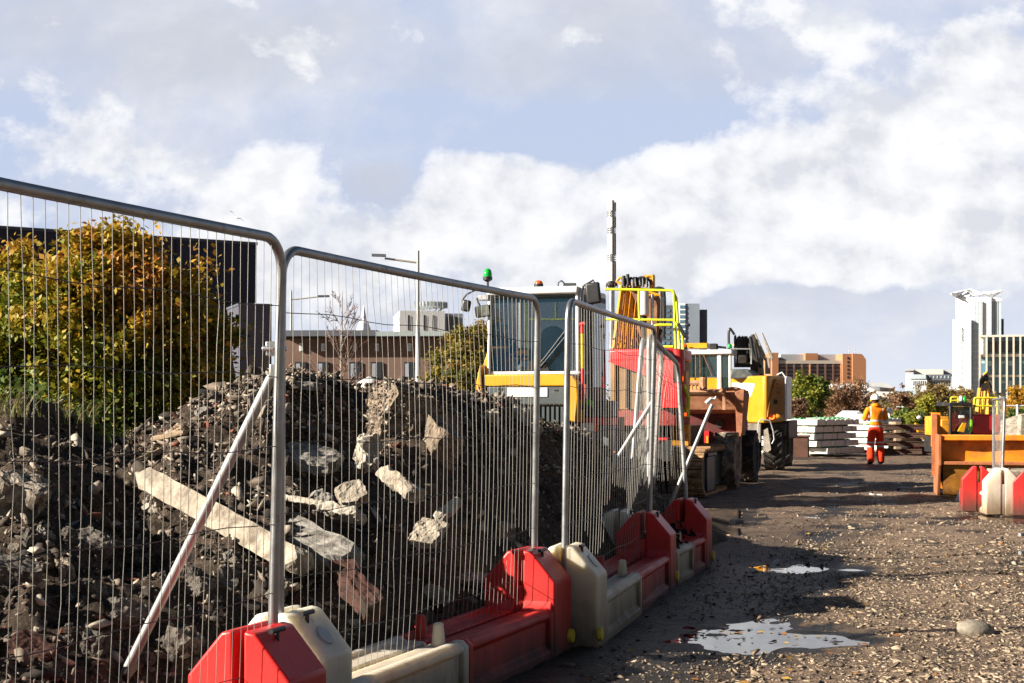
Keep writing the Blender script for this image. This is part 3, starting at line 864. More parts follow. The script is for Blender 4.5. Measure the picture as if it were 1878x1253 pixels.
chunk('concrete_chunk', 'pale chunk standing upright beside the huge lump', 'concrete chunk', P(672, 825, 9.3), (0.13, 0.12, 0.22), (R(-8), R(8), R(30)), CONCW, 15, 0.16, cuts=6)
bar_between('stone_block', 'long brown stone block tilted down towards the second fence panel', 'stone block', P(706, 862, 8.7), P(764, 905, 8.45), 0.12, 0.085, CONC, 17, roll=R(-30), rough=0.09, cuts=6)
bar_between('concrete_slab', 'thin white slab edge stretched across the soil above the grey beam', 'slab', P(510, 908, 8.35), P(600, 924, 8.2), 0.14, 0.03, CONCW, 19, roll=R(-20), rough=0.10)
bar_between('concrete_slab', 'short white slab with a rounded end just right of the thin slab edge', 'slab', P(590, 926, 8.2), P(662, 942, 8.1), 0.15, 0.05, CONCW, 21, roll=R(-25), rough=0.10)
chunk('stone_wedge', 'flat brown stone wedge tipped on edge under the black hollow', 'stone wedge', P(647, 902, 8.7), (0.16, 0.15, 0.07), (R(40), R(-22), R(20)), CONC, 23, 0.08, cuts=5)
chunk('stone_wedge', 'grey triangular stone wedge between the thin slab and the tipped brown one', 'stone wedge', P(592, 912, 8.55), (0.17, 0.10, 0.08), (R(20), R(25), R(-15)), CONCG, 25, 0.10, cuts=5, point=0.7)
chunk('concrete_slab', 'pale broken plate with a notch lying low on the heap', 'slab', P(785, 972, 8.35), (0.17, 0.19, 0.05), (R(38), R(8), R(-25)), CONC, 27, 0.15, cuts=6)
chunk('concrete_slab', 'slim pale sliver leaning above the notched plate', 'slab', P(822, 930, 8.75), (0.07, 0.2, 0.035), (R(35), R(30), R(-28)), CONCW, 28, 0.12, cuts=6)
chunk('rounded_stone', 'rounded knobbly stone alone in the dark soil near the second post pair', 'stone', on_mound(920, 975, 0.02), (0.13, 0.12, 0.11), (0.3, 0.2, 0.9), CLOD, 31, 0.16, cuts=7)
chunk('brick_piece', 'red masonry piece with a clean edge on the crest left of the huge lump', 'brick', P(606, 732, 10.6), (0.21, 0.12, 0.06), (R(6), R(22), R(-18)), BRICK, 33, 0.06)
chunk('brick_piece', 'dark red brick on end beside the first fence post', 'brick', P(522, 742, 9.9), (0.07, 0.09, 0.16), (R(10), R(-6), R(12)), BRICK, 35, 0.06)
chunk('concrete_slab', 'weathered flat slab lying level on the crest behind the first fence post', 'slab', P(545, 702, 10.4), (0.34, 0.3, 0.05), (R(2), R(4), R(10)), CONCG, 36, 0.1)
chunk('concrete_boulder', 'big pale-topped boulder at the left edge behind the first panel', 'boulder', P(18, 915, 7.6), (0.36, 0.34, 0.26), (R(10), R(14), R(15)), CLOD, 37, 0.12, cuts=9)
chunk('concrete_chunk', 'angular white block sitting in front of the yellow cab', 'concrete chunk', P(953, 757, 12.2), (0.15, 0.14, 0.13), (R(12), R(20), R(25)), CONCW, 39, 0.12)
bar_between('concrete_slab', 'white slab sloping down right of the angular white block', 'slab', P(958, 768, 12.1), P(992, 785, 12.0), 0.12, 0.05, CONCW, 40, roll=R(-20), rough=0.1)
chunk('stone_block', 'tan stone standing on the crest left of the yellow cab', 'stone block', P(902, 768, 11.6), (0.10, 0.09, 0.15), (R(5), R(-14), R(10)), CONC, 41, 0.14)
bar_between('timber_offcut', 'weathered timber offcut lying flat on the crest above the longest beam', 'timber', on_mound(285, 806, 0.02), on_mound(345, 796, 0.03), 0.10, 0.03, TIMB, 43, rough=0.03)
bar_between('timber_offcut', 'short timber offcut with one raised end beside the crest', 'timber', on_mound(235, 848, 0.01), on_mound(292, 832, 0.04), 0.07, 0.03, TIMB, 44, rough=0.03)
bar_between('timber_offcut', 'pale splintered board propped on the slope behind the brace', 'timber', P(300, 800, 9.2), P(335, 775, 9.3), 0.10, 0.025, TIMB, 45, rough=0.04)
chunk('stone_wedge', 'white quartered stone at the foot of the slope under the brace', 'stone wedge', on_mound(290, 935, 0.03), (0.11, 0.09, 0.11), (0.5, 0.3, 0.2), CONCW, 47, 0.15, point=0.5)
chunk('concrete_slab', 'grey slab lying flat on the lower slope left of the brace foot', 'slab', on_mound(165, 1005, 0.03), (0.20, 0.16, 0.09), (R(25), R(15), R(-25)), CONCD, 49, 0.12)
chunk('concrete_slab', 'broad grey slab half buried at the left edge of the lower slope', 'slab', on_mound(20, 1062, 0.04), (0.26, 0.2, 0.10), (R(12), R(8), R(10)), CONCD, 50, 0.10)
chunk('concrete_chunk', 'upright knobbly white chunk low on the slope', 'concrete chunk', on_mound(122, 1062, 0.04), (0.07, 0.07, 0.14), (0.2, -0.2, 0.3), CLOD, 51, 0.2)
chunk('concrete_chunk', 'pale wedge behind the foot of the long brace', 'concrete chunk', on_mound(237, 1140, 0.03), (0.20, 0.13, 0.10), (R(30), R(20), R(20)), CONCD, 53, 0.14)
chunk('concrete_chunk', 'dusty grey block close to the nearest barrier', 'concrete chunk', on_mound(330, 1190, 0.03), (0.15, 0.13, 0.12), (R(20), R(20), R(60)), CONCD, 55, 0.14)
chunk('rounded_stone', 'smooth pale stone just above the red barrier beam', 'stone', on_mound(795, 1100, 0.03), (0.15, 0.12, 0.12), (0.2, 0.5, 0.4), CONCG, 57, 0.14, cuts=6)
chunk('brick_piece', 'red brick half buried near the long red barrier beam', 'brick', on_mound(770, 1055, 0.02), (0.17, 0.1, 0.07), (R(20), R(12), R(15)), DBRK, 58, 0.06)
chunk('brick_piece', 'red brick lying in the bottom left corner of the slope', 'brick', on_mound(60, 1195, 0.02), (0.19, 0.1, 0.07), (R(20), R(25), R(-20)), DBRK, 60, 0.06)
chunk('concrete_slab', 'pale plate in the dark soil just behind the smooth stone', 'slab', on_mound(870, 1065, 0.02), (0.2, 0.14, 0.05), (R(25), R(10), R(15)), CONCG, 61, 0.12)
chunk('concrete_chunk', 'tan chunk in the mesh gap beside the third fence panel', 'concrete chunk', on_mound(1130, 850, 0.03), (0.14, 0.13, 0.13), (0.3, 0.3, 0.4), CONC, 62, 0.15)

# loose crumbs clinging to the big lump
big = [o for o in COL.objects if o.name == 'concrete_lump'][0]
lp = P(752, 772, 10.3)
pts, sz, tn = [], [], []
bv = [big.matrix_basis @ v.co for v in big.data.vertices]
for _ in range(3200):
    q = random.choice(bv)
    if q.z < lp.z - 0.22: continue
    pts.append((q.x - lp.x, q.y - lp.y, q.z - lp.z)); sz.append(random.uniform(0.006, 0.028)); tn.append(min(0.93, max(0.1, random.gauss(0.68, 0.16))))
mi = big.matrix_basis.inverted()
cr = scatter('loose_crumbs', pts, sz, RUBB, tn, tilt=0.8, sink=0.1)
cr.data.transform(Matrix.Translation(lp)); cr.data.transform(mi); cr.parent = big
tag(cr, kind='stuff')

# many middling lumps that nothing tells apart
rnd = random.Random(5)
mats = [CONCD, CONCG, CONCD, CLOD, CONCD, DBRK]
protos = []
for k in range(10):
    me = chunk_mesh((rnd.uniform(0.8, 1.3), rnd.uniform(0.6, 1.0), rnd.uniform(0.4, 0.8)), 70 + k, 0.15, 4)
    me.materials.append(mats[k % 6]); me.name = 'rubble_chunk'
    protos.append(me)
n = 0
while n < 150:
    px, py = rnd.uniform(-40, 1180), rnd.uniform(705, 1240)
    if rnd.random() < 0.45: px, py = rnd.uniform(-20, 620), rnd.uniform(880, 1250)
    p = on_mound(px, py, 0.0)
    if p.z < 0.05 or p.y > 14.5 or abs(p.z - mound_z(p.x, p.y)) > 0.08: continue
    o = bpy.data.objects.new('rubble_chunk', protos[n % 10]); COL.objects.link(o)
    s = min(0.13, 0.036 * math.exp(rnd.gauss(0.25, 0.5)))
    o.location = p + Vector((0, 0, s * 0.15)); o.scale = (s, s, s)
    o.rotation_euler = (rnd.gauss(0, 0.5), rnd.gauss(0, 0.5), rnd.uniform(0, 6.28))
    tag(o, 'small broken lump of masonry half sunk in the soil heap', 'rubble', 'masonry lumps scattered over the heap')
    n += 1

# odd things on the road
b = MB(); b.sphere((0, 0, 0), (0.155, 0.115, 0.085), 28, 16)
b.v = [tuple(Vector(p) * (1 + 0.10 * noise.noise(Vector(p) * 7) + 0.03 * noise.noise(Vector(p) * 20))) for p in b.v]
cb_ = b.build('rounded_stone', mat('smooth_cobble', (0.25, 0.215, 0.17), rough=0.75, var=0.35, scale=14, bump=0.25, bscale=30, dirt=(0.10, 0.075, 0.055), damt=0.4, dscale=9), None, smooth=180)
cb_.location = G(1790, 1162) + Vector((0, 0, 0.022)); cb_.scale = (0.82, 0.82, 0.8); cb_.rotation_euler = (0.05, 0.12, 0.2)
tag(cb_, 'large smooth grey cobble on the road at right', 'stone')
chunk('rounded_stone', 'small grey cobble beside the shadow of the fence end', 'stone', G(1352, 962) + Vector((0, 0, 0.03)), (0.14, 0.1, 0.10), (0, 0, 0.4), CONCG, 92, 0.1, cuts=6, smooth=True)

PLASTB = glass('clear_plastic', (0.75, 0.78, 0.78), 0.12, trans=0.0, alpha=0.55)
root = thing('plastic_bottle', 'crushed clear plastic bottle standing on the road beside the small puddle', 'bottle', G(1416, 1038)); root.scale = (0.6, 0.6, 0.6); root.rotation_euler = (0.9, 0.2, 0.4)
b = MB(); b.lathe([(0.03, 0.0), (0.037, 0.01), (0.036, 0.05), (0.031, 0.07), (0.037, 0.09), (0.033, 0.12), (0.016, 0.145), (0.014, 0.155)], (0, 0, 0), 'z', 14); b.build('bottle_body', PLASTB, root)
b = MB(); b.cyl((0, 0, 0.153), (0, 0, 0.170), 0.016, seg=12); b.build('cap', mat('white_cap', (0.7, 0.7, 0.72)), root)
chunk('plastic_bag', 'crumpled clear plastic bag on the road at the foot of the orange skip', 'plastic bag', G(1772, 922) + Vector((0, 0, 0.05)), (0.20, 0.14, 0.13), (0.1, 0.1, 0.3), PLASTB, 93, 0.3, cuts=7)
chunk('litter_sheet', 'scrap of white plastic sheeting lying in the middle of the road', 'litter', G(1607, 908) + Vector((0, 0, 0.015)), (0.20, 0.10, 0.03), (0.05, 0.05, 0.1), mat('white_sheet', (0.62, 0.62, 0.62), rough=0.5), 94, 0.35, cuts=6)
chunk('litter_sheet', 'trodden white plastic scrap at the edge of the road shadow', 'litter', G(1485, 950) + Vector((0, 0, 0.01)), (0.24, 0.14, 0.025), (0.02, 0.02, 0.2), mat('dirty_white_sheet', (0.42, 0.42, 0.42), rough=0.5), 95, 0.4, cuts=6)
# fallen leaves
LEAFM = tint_mat('fallen_leaf', [(0.0, (0.16, 0.05, 0.02, 1)), (0.5, (0.38, 0.15, 0.03, 1)), (1.0, (0.50, 0.33, 0.06, 1))], rough=0.7, bump=0)
pts, sz = [], []
for _ in range(260):
    y = 7 * (24 / 7) ** rnd.random(); x = rnd.uniform(0.05, 0.36) * y
    pts.append((x, y, ground_z(x, y) + 0.012)); sz.append(rnd.uniform(0.015, 0.035))
for _ in range(60):
    a, q = rnd.uniform(0, 6.28), rnd.uniform(0.2, 1.0)
    pts.append((1.65 + 0.75 * q * math.cos(a), 9.7 + 0.5 * q * math.sin(a), -0.026)); sz.append(rnd.uniform(0.012, 0.03))
Vv, Ff, Tt = [], [], []
for p, s in zip(pts, sz):
    M = np.array(Matrix.Rotation(rnd.uniform(0, 6.28), 3, 'Z') @ Matrix.Rotation(rnd.gauss(0, 0.25), 3, 'X'))
    q = np.array([(-1, 0, 0), (-0.2, -0.55, 0.18), (1, 0, 0.05), (0.1, 0.55, 0.2)]) * s @ M.T + np.array(p)
    k = len(Vv) * 4; Vv.append(q); Ff.append([k, k + 1, k + 2, k + 3]); Tt += [rnd.random()] * 4
tag(mesh_np('fallen_leaves', np.concatenate(Vv), Ff, LEAFM, smooth=False, tint=Tt), kind='stuff')
# steel feet poking in at the right edge
for lab, px, py in (('galvanised tube lying on the road, upper of the two at the right edge', 1868, 984), ('galvanised tube lying on the road, lower of the two at the right edge', 1868, 1018)):
    o_ = G(px, py); b = MB(); b.tube([Vector((-0.03, -0.12, 0.03)), Vector((0.9, 0.55, 0.10))], 0.021, 12)
    o = b.build('steel_tube', GALVW, None, smooth=60); o.location = o_; tag(o, lab, 'tube')
# ------------------------------------------------------------------ trees and plants
def leaf_mat(name, stops, var=0.25):
    m, nt, bs = new_mat(name)
    at = nt.n('ShaderNodeAttribute', attribute_name='tint').outputs['Fac']
    c = nt.ramp(at, stops)
    bs.inputs['Roughness'].default_value = 0.55; bs.inputs['Specular IOR Level'].default_value = 0.3
    nt.t.links.new(c, bs.inputs['Base Color'])
    tr = nt.n('ShaderNodeBsdfTranslucent'); nt.t.links.new(c, tr.inputs['Color'])
    mx = nt.n('ShaderNodeMixShader', ins={0: 0.30}); nt.t.links.new(bs.outputs[0], mx.inputs[1]); nt.t.links.new(tr.outputs[0], mx.inputs[2])
    out = [n for n in nt.t.nodes if n.type == 'OUTPUT_MATERIAL'][0]
    nt.t.links.new(mx.outputs[0], out.inputs['Surface'])
    return m
BARK = mat('bark', (0.10, 0.075, 0.055), rough=0.95, var=0.4, scale=14, bump=0.6)
BIRCH = mat('pale_bark', (0.36, 0.31, 0.27), rough=0.9, var=0.4, scale=16)
TWIG = mat('reddish_twig', (0.17, 0.085, 0.065), rough=0.9, var=0.3)

def crown_mesh(name, blobs, n_clump, per, leaf, clump_r, material, tintf, parent, seed, stretch=1.0):
    """blobs: list of (cx,cy,cz,rx,ry,rz) in local metres; leaf quads bunched into clumps near the blob skins"""
    rng = np.random.default_rng(seed)
    vol = np.array([b_[3] * b_[4] * b_[5] for b_ in blobs]) ** (2 / 3); vol /= vol.sum()
    Cs, Tn = [], []
    for _ in range(n_clump):
        b_ = blobs[rng.choice(len(blobs), p=vol)]
        d = rng.normal(size=3); d /= np.linalg.norm(d)
        r = rng.random() ** 0.35
        Cs.append(np.array(b_[:3]) + d * r * np.array(b_[3:]))
        Tn.append(rng.normal(0, 0.13))
    Cs = np.array(Cs); Tn = np.array(Tn)
    n = n_clump * per
    ci = np.repeat(np.arange(n_clump), per)
    rad = clump_r * rng.uniform(0.6, 1.25, n_clump)[ci]
    off = rng.normal(size=(n, 3)) * rad[:, None] * np.array([0.62, 0.62, 0.5])
    c = Cs[ci] + off
    a = rng.normal(size=(n, 3)); a /= np.linalg.norm(a, axis=1)[:, None]
    nrm = rng.normal(size=(n, 3)) + np.array([0, 0, 0.7]); nrm /= np.linalg.norm(nrm, axis=1)[:, None]
    u_ = np.cross(nrm, a); u_ /= np.linalg.norm(u_, axis=1)[:, None] + 1e-9
    w_ = np.cross(nrm, u_)
    s = leaf * rng.uniform(0.55, 1.25, n)
    L, W = (s * 0.62 * stretch)[:, None], (s * 0.40)[:, None]
    fold = nrm * (s * 0.12)[:, None]
    V = np.stack([c - u_ * L, c - w_ * W + fold, c + u_ * L, c + w_ * W + fold], 1).reshape(-1, 3)
    Fq = np.arange(n * 4).reshape(n, 4)
    t = np.clip(tintf(c) + Tn[ci] + rng.normal(0, 0.12, n), 0, 1)
    return mesh_np(name, V, Fq, material, parent, smooth=False, tint=np.repeat(t, 4))

def limbs(parent, h, r, seed, n=6, spread=1.0, material=None, start=0.25, name='trunk'):
    rnd = random.Random(seed); b = MB()
    top = Vector((rnd.gauss(0, 0.06) * h, rnd.gauss(0, 0.06) * h, h))
    tr = [Vector((0, 0, -0.1)), Vector((rnd.gauss(0, .02) * h, rnd.gauss(0, .02) * h, h * 0.4)), top]
    b.tube(tr, [r * 1.2, r * 0.8, r * 0.15], 8)
    for k in range(n):
        t = start + (0.9 - start) * k / n
        p0 = tr[0].lerp(tr[1], t / 0.4) if t < 0.4 else tr[1].lerp(tr[2], (t - 0.4) / 0.6)
        a = rnd.uniform(0, 6.28); ln = spread * (1 - t * 0.6) * rnd.uniform(0.7, 1.1)
        p1 = p0 + Vector((math.cos(a) * ln * 0.6, math.sin(a) * ln * 0.6, ln * 0.45)); p2 = p1 + Vector((math.cos(a) * ln * 0.4, math.sin(a) * ln * 0.4, ln * 0.5))
        b.tube([p0, p1, p2], [r * 0.5, r * 0.3, r * 0.08], 6)
    return b.build(name, material or BARK, parent)

AUT = leaf_mat('autumn_leaf', [(0.0, (0.045, 0.075, 0.010, 1)), (0.25, (0.15, 0.18, 0.015, 1)), (0.5, (0.36, 0.27, 0.022, 1)), (0.75, (0.48, 0.26, 0.026, 1)), (1.0, (0.42, 0.16, 0.030, 1))])
OLIVE = leaf_mat('olive_leaf', [(0.0, (0.045, 0.062, 0.012, 1)), (0.4, (0.15, 0.145, 0.020, 1)), (0.75, (0.28, 0.19, 0.028, 1)), (1.0, (0.30, 0.11, 0.030, 1))])
GREEN = leaf_mat('green_leaf', [(0.0, (0.035, 0.065, 0.015, 1)), (0.5, (0.10, 0.16, 0.028, 1)), (1.0, (0.30, 0.28, 0.035, 1))])
RUSS = leaf_mat('russet_leaf', [(0.0, (0.13, 0.075, 0.050, 1)), (0.5, (0.26, 0.145, 0.085, 1)), (1.0, (0.38, 0.23, 0.12, 1))])
TAN = leaf_mat('tan_leaf', [(0.0, (0.10, 0.085, 0.032, 1)), (0.5, (0.25, 0.175, 0.065, 1)), (1.0, (0.42, 0.27, 0.075, 1))])
GOLD = leaf_mat('gold_leaf', [(0.0, (0.16, 0.085, 0.012, 1)), (0.5, (0.42, 0.22, 0.018, 1)), (1.0, (0.55, 0.32, 0.03, 1))])

# big bush behind the first fence panel
d = 16.5
root = thing('autumn_tree', 'large orange and yellow autumn tree behind the fence panel at left', 'tree', (P(180, 742, d).x, d, 0))
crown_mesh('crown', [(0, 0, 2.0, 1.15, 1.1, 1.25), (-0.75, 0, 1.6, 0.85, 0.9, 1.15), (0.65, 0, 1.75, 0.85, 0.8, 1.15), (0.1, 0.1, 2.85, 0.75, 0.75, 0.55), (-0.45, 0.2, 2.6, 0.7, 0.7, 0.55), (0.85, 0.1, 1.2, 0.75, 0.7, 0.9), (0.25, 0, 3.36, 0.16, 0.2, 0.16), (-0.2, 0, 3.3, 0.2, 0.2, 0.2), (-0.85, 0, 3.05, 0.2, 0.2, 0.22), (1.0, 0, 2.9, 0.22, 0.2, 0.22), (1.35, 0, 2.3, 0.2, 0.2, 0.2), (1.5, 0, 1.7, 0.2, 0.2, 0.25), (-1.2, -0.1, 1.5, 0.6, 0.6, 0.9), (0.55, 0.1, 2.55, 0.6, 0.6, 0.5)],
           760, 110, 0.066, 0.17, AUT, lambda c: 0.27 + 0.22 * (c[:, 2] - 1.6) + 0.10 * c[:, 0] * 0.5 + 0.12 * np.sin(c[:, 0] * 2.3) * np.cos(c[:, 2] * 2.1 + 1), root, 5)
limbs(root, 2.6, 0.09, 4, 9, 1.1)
# undergrowth at its foot
root = thing('bramble_bush', 'low green bramble at the left edge below the autumn tree', 'bush', (P(-10, 742, 12.5).x, 12.5, 0.6))
crown_mesh('foliage', [(0, 0, 0.65, 0.7, 0.4, 0.5), (0.7, 0.2, 0.45, 0.5, 0.4, 0.35)], 90, 70, 0.055, 0.16, GREEN, lambda c: 0.5 + 0 * c[:, 0], root, 8)
GRASSM = leaf_mat('dry_grass', [(0.0, (0.06, 0.10, 0.02, 1)), (1.0, (0.30, 0.24, 0.09, 1))])
def grass_tuft(label, p, n, h, seed):
    rnd = random.Random(seed); b = MB()
    Vv, Ff, Tt = [], [], []
    for _ in range(n):
        a = rnd.uniform(0, 6.28); ln = h * rnd.uniform(0.5, 1.2); o = Vector((rnd.gauss(0, 0.07), rnd.gauss(0, 0.07), 0)); w_ = 0.004
        side = Vector((-math.sin(a), math.cos(a), 0)) * w_
        pr = None; t = rnd.random()
        for j in range(5):
            q = j / 4; c = o + Vector((math.cos(a) * ln * 0.6 * q ** 1.8, math.sin(a) * ln * 0.6 * q ** 1.8, ln * (q - 0.35 * q * q)))
            Vv += [c - side * (1 - q * 0.9), c + side * (1 - q * 0.9)]; Tt += [t, t]
            if j: k = len(Vv) - 4; Ff.append([k, k + 1, k + 3, k + 2])
    o = mesh_np('grass_tuft', np.array([v[:] for v in Vv]), Ff, GRASSM, smooth=False, tint=Tt)
    o.location = p
    return tag(o, label, 'grass tuft')
grass_tuft('thin green grass tuft on the crest left of the rubble heap', on_mound(150, 775), 40, 0.22, 3)
grass_tuft('yellowing grass tuft arching over the soil below the autumn tree', on_mound(120, 778), 46, 0.26, 4)
grass_tuft('small bright green weed at the foot of the crest', on_mound(200, 812), 30, 0.13, 6)
grass_tuft('long dry grass stems at the left edge of the crest', on_mound(20, 765), 60, 0.32, 7)

def simple_tree(label, px, d, w_, h, material, tint0, seed, n_clump=120, per=60, leaf=None, name='broadleaf_tree', cat='tree', group=None, z0=0.12, trunk=True, base=0.0, clump=None, blobs=None):
    root = thing(name, label, cat, (P(px, HY, d).x, d, base), 0, group)
    rnd = random.Random(seed)
    if blobs is None:
        blobs = [(0, 0, h * 0.55, w_ * 0.36, w_ * 0.36, h * 0.40)]
        for _ in range(7):
            a = rnd.uniform(0, 6.28); q = rnd.uniform(0.15, 0.32)
            blobs.append((math.cos(a) * w_ * q, math.sin(a) * w_ * q, h * rnd.uniform(0.35, 0.76), w_ * rnd.uniform(0.16, 0.26), w_ * rnd.uniform(0.16, 0.26), h * rnd.uniform(0.16, 0.25)))
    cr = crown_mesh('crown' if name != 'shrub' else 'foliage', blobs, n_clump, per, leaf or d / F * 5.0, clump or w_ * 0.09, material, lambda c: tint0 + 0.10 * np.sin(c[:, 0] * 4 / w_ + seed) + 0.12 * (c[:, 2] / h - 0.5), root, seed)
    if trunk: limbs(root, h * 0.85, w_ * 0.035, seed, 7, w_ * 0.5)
    return root

# clipped looking bush left of the yellow cab
d = 29
root = thing('rounded_shrub', 'dense rounded olive and rust coloured shrub left of the yellow cab', 'shrub', (P(862, HY, d).x, d, 0))
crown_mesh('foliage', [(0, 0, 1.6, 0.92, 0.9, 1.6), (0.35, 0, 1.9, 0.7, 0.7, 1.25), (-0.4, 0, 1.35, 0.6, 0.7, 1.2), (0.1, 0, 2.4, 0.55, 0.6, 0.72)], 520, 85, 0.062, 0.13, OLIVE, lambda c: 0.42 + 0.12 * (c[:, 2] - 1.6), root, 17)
limbs(root, 2.4, 0.06, 9, 6, 0.6, name='stem')

# bare birch behind the heap
def bare_tree(label, px, d, h, seed, material, fine, spread, group=None):
    root = thing('bare_tree', label, 'tree', (P(px, HY, d).x, d, 0), 0, group)
    rnd = random.Random(seed); b = MB(); tw = MB()
    top = Vector((0.0, 0, h)); r0 = h * 0.014
    pts = [Vector((0, 0, -0.1))] + [Vector((rnd.gauss(0, 0.012) * h, rnd.gauss(0, 0.012) * h, h * q)) for q in (0.25, 0.5, 0.75)] + [top]
    b.tube(pts, [r0, r0 * 0.8, r0 * 0.6, r0 * 0.35, r0 * 0.1], 7)
    def along(t):
        q = t * 4; i = min(3, int(q)); return pts[i].lerp(pts[i + 1], q - i)
    for k in range(34):
        t = 0.10 + 0.85 * k / 34; p0 = along(t); a = rnd.uniform(0, 6.28); ln = spread * h * (1.05 - t) * rnd.uniform(0.5, 0.95) + 0.06 * h
        dv = Vector((math.cos(a), math.sin(a), rnd.uniform(0.9, 1.5))).normalized()
        p1 = p0 + dv * ln * 0.5; p2 = p1 + (dv + Vector((0, 0, 0.35))).normalized() * ln * 0.5
        b.tube([p0, p1, p2], [r0 * 0.34 * (1.1 - t), r0 * 0.22 * (1.1 - t), fine * 0.7], 5)
        for _ in range(7):
            q = rnd.uniform(0.2, 1.0); s0 = p0.lerp(p1, q * 2) if q < 0.5 else p1.lerp(p2, q * 2 - 1)
            dd = (dv + Vector((rnd.gauss(0, .55), rnd.gauss(0, .55), rnd.gauss(0.1, .4)))).normalized(); l2 = ln * rnd.uniform(0.15, 0.45)
            e1 = s0 + dd * l2
            tw.tube([s0, e1], [fine, fine * 0.5], 3, caps=False)
            for _ in range(2):
                d3 = (dd + Vector((rnd.gauss(0, .6), rnd.gauss(0, .6), rnd.gauss(0, .4)))).normalized()
                tw.tube([s0.lerp(e1, rnd.uniform(0.3, 0.9)), e1 + d3 * l2 * 0.5], [fine * 0.8, fine * 0.4], 3, caps=False)
    b.build('trunk', material, root); tag(tw.build('twigs', TWIG, root, smooth=0), kind='stuff')
    return root
bare_tree('bare pale-barked tree in front of the low brick building', 628, 24, 3.35, 3, BIRCH, 0.006, 0.30)

# planting along the far side of the site
simple_tree('yellow-green maple between the excavator and the russet shrubs', 1481, 72, 2.3, 3.1, GREEN, 0.62, 21, 170, 60, 0.13)
simple_tree('russet shrub with fine bare twigs right of the yellow-green maple', 1548, 76, 2.9, 2.9, RUSS, 0.55, 22, 220, 60, 0.09, name='shrub', cat='shrub')
simple_tree('low brown shrub left of the yellow-green maple', 1450, 68, 1.6, 2.0, RUSS, 0.3, 23, 100, 60, 0.10, name='shrub', cat='shrub')
simple_tree('slim russet shrub just right of the standing worker', 1652, 80, 1.5, 2.7, RUSS, 0.6, 24, 90, 50, 0.10, name='shrub', cat='shrub')
simple_tree('olive brown tree in front of the pale hotel', 1712, 95, 3.0, 3.0, TAN, 0.4, 25, 190, 60, 0.13)
simple_tree('tan thinning tree directly left of the white tower foot', 1752, 100, 2.6, 2.9, TAN, 0.5, 26, 160, 55, 0.13)
simple_tree('yellowish low tree in front of the olive brown one', 1700, 84, 1.9, 2.1, GREEN, 0.95, 27, 110, 60, 0.12)
simple_tree('dense green shrub behind the rusty steel stack', 1660, 58, 1.5, 1.45, GREEN, 0.5, 28, 130, 70, 0.10, name='shrub', cat='shrub', trunk=False)
simple_tree('leafy green shrub between the rusty stack and the yellow machine', 1686, 56, 1.1, 1.35, GREEN, 0.7, 29, 100, 70, 0.10, name='shrub', cat='shrub', trunk=False)
simple_tree('dark green shrub behind the sleeper stack', 1622, 64, 1.6, 1.2, GREEN, 0.3, 30, 100, 60, 0.11, name='shrub', cat='shrub', trunk=False)
simple_tree('golden autumn tree at the right edge', 1885, 62, 2.2, 2.5, GOLD, 0.5, 31, 150, 70, 0.11)
simple_tree('dark green hedge shrub under the golden tree', 1880, 56, 1.7, 1.5, GREEN, 0.25, 32, 130, 70, 0.10, name='shrub', cat='shrub', trunk=False)
simple_tree('faded brown tree between the white tower and the yellow excavator', 1775, 88, 2.0, 1.9, TAN, 0.7, 33, 100, 60, 0.12)
simple_tree('autumn scrub tree seen through the lime guard rails', 1215, 60, 2.0, 4.0, RUSS, 0.4, 34, 120, 60, 0.11)
# ------------------------------------------------------------------ machines
class Frame:
    """ground frame of a machine: +Y runs along its length away from the camera, +X to its right"""
    def __init__(self, o, ang):
        self.o = Vector(o); self.a = ang; self.c, self.s = math.cos(ang), math.sin(ang)
    def at(self, px, py, y=0.0):
        t = (px - CX) / F
        x = (t * (self.o.y + y * self.c) - self.o.x - y * self.s) / (self.c + t * self.s)
        d = self.o.y - x * self.s + y * self.c
        return Vector((x, y, CH + (HY - py) / F * d))
    def rect(self, b, px0, px1, py0, py1, y0, y1):
        p, q = self.at(px0, py1, y0), self.at(px1, py0, y0)
        b.bx(p.x, q.x, y0, y1, p.z, q.z)

YEL = mat('machine_yellow', (0.66, 0.325, 0.008), rough=0.42, var=0.12, scale=3, dirt=(0.30, 0.20, 0.08), damt=0.18, dscale=5, coat=0.25)
CWY = mat('amber_yellow_paint', (0.56, 0.245, 0.008), rough=0.4, var=0.12, scale=3, dirt=(0.28, 0.15, 0.04), damt=0.2, dscale=5, coat=0.25)
AMB = mat('amber_paint', (0.66, 0.29, 0.012), rough=0.5, var=0.2, scale=5, dirt=(0.16, 0.09, 0.04), damt=0.35, dscale=8)
REDM = mat('machine_red', (0.56, 0.018, 0.022), rough=0.42, var=0.15, scale=4, dirt=(0.20, 0.03, 0.025), damt=0.25, dscale=6, coat=0.2)
DRED = mat('dusty_red_paint', (0.36, 0.030, 0.025), rough=0.65, var=0.25, scale=5, dirt=(0.16, 0.075, 0.05), damt=0.5, dscale=5)
GREYM = mat('machine_grey', (0.065, 0.080, 0.084), rough=0.5, var=0.15, dirt=(0.20, 0.18, 0.15), damt=0.2)
WHITEM = mat('cab_white', (0.72, 0.73, 0.74), rough=0.45, var=0.08, dirt=(0.40, 0.38, 0.34), damt=0.2)
BLK = mat('matt_black_steel', (0.012, 0.012, 0.013), rough=0.6, var=0.4, dirt=(0.04, 0.034, 0.03), damt=0.3)
HOSE = mat('rubber_hose', (0.012, 0.012, 0.013), rough=0.4, var=0.3)
LIME = mat('lime_rail_paint', (0.62, 0.72, 0.02), rough=0.45, var=0.1)
LIMEG = mat('green_hi_vis', (0.16, 0.62, 0.03), rough=0.7, var=0.2)
RUST = mat('rusty_steel', (0.22, 0.095, 0.050), rough=0.9, var=0.4, scale=6, bump=0.35, bscale=30, dirt=(0.42, 0.25, 0.14), damt=0.45, dscale=5)
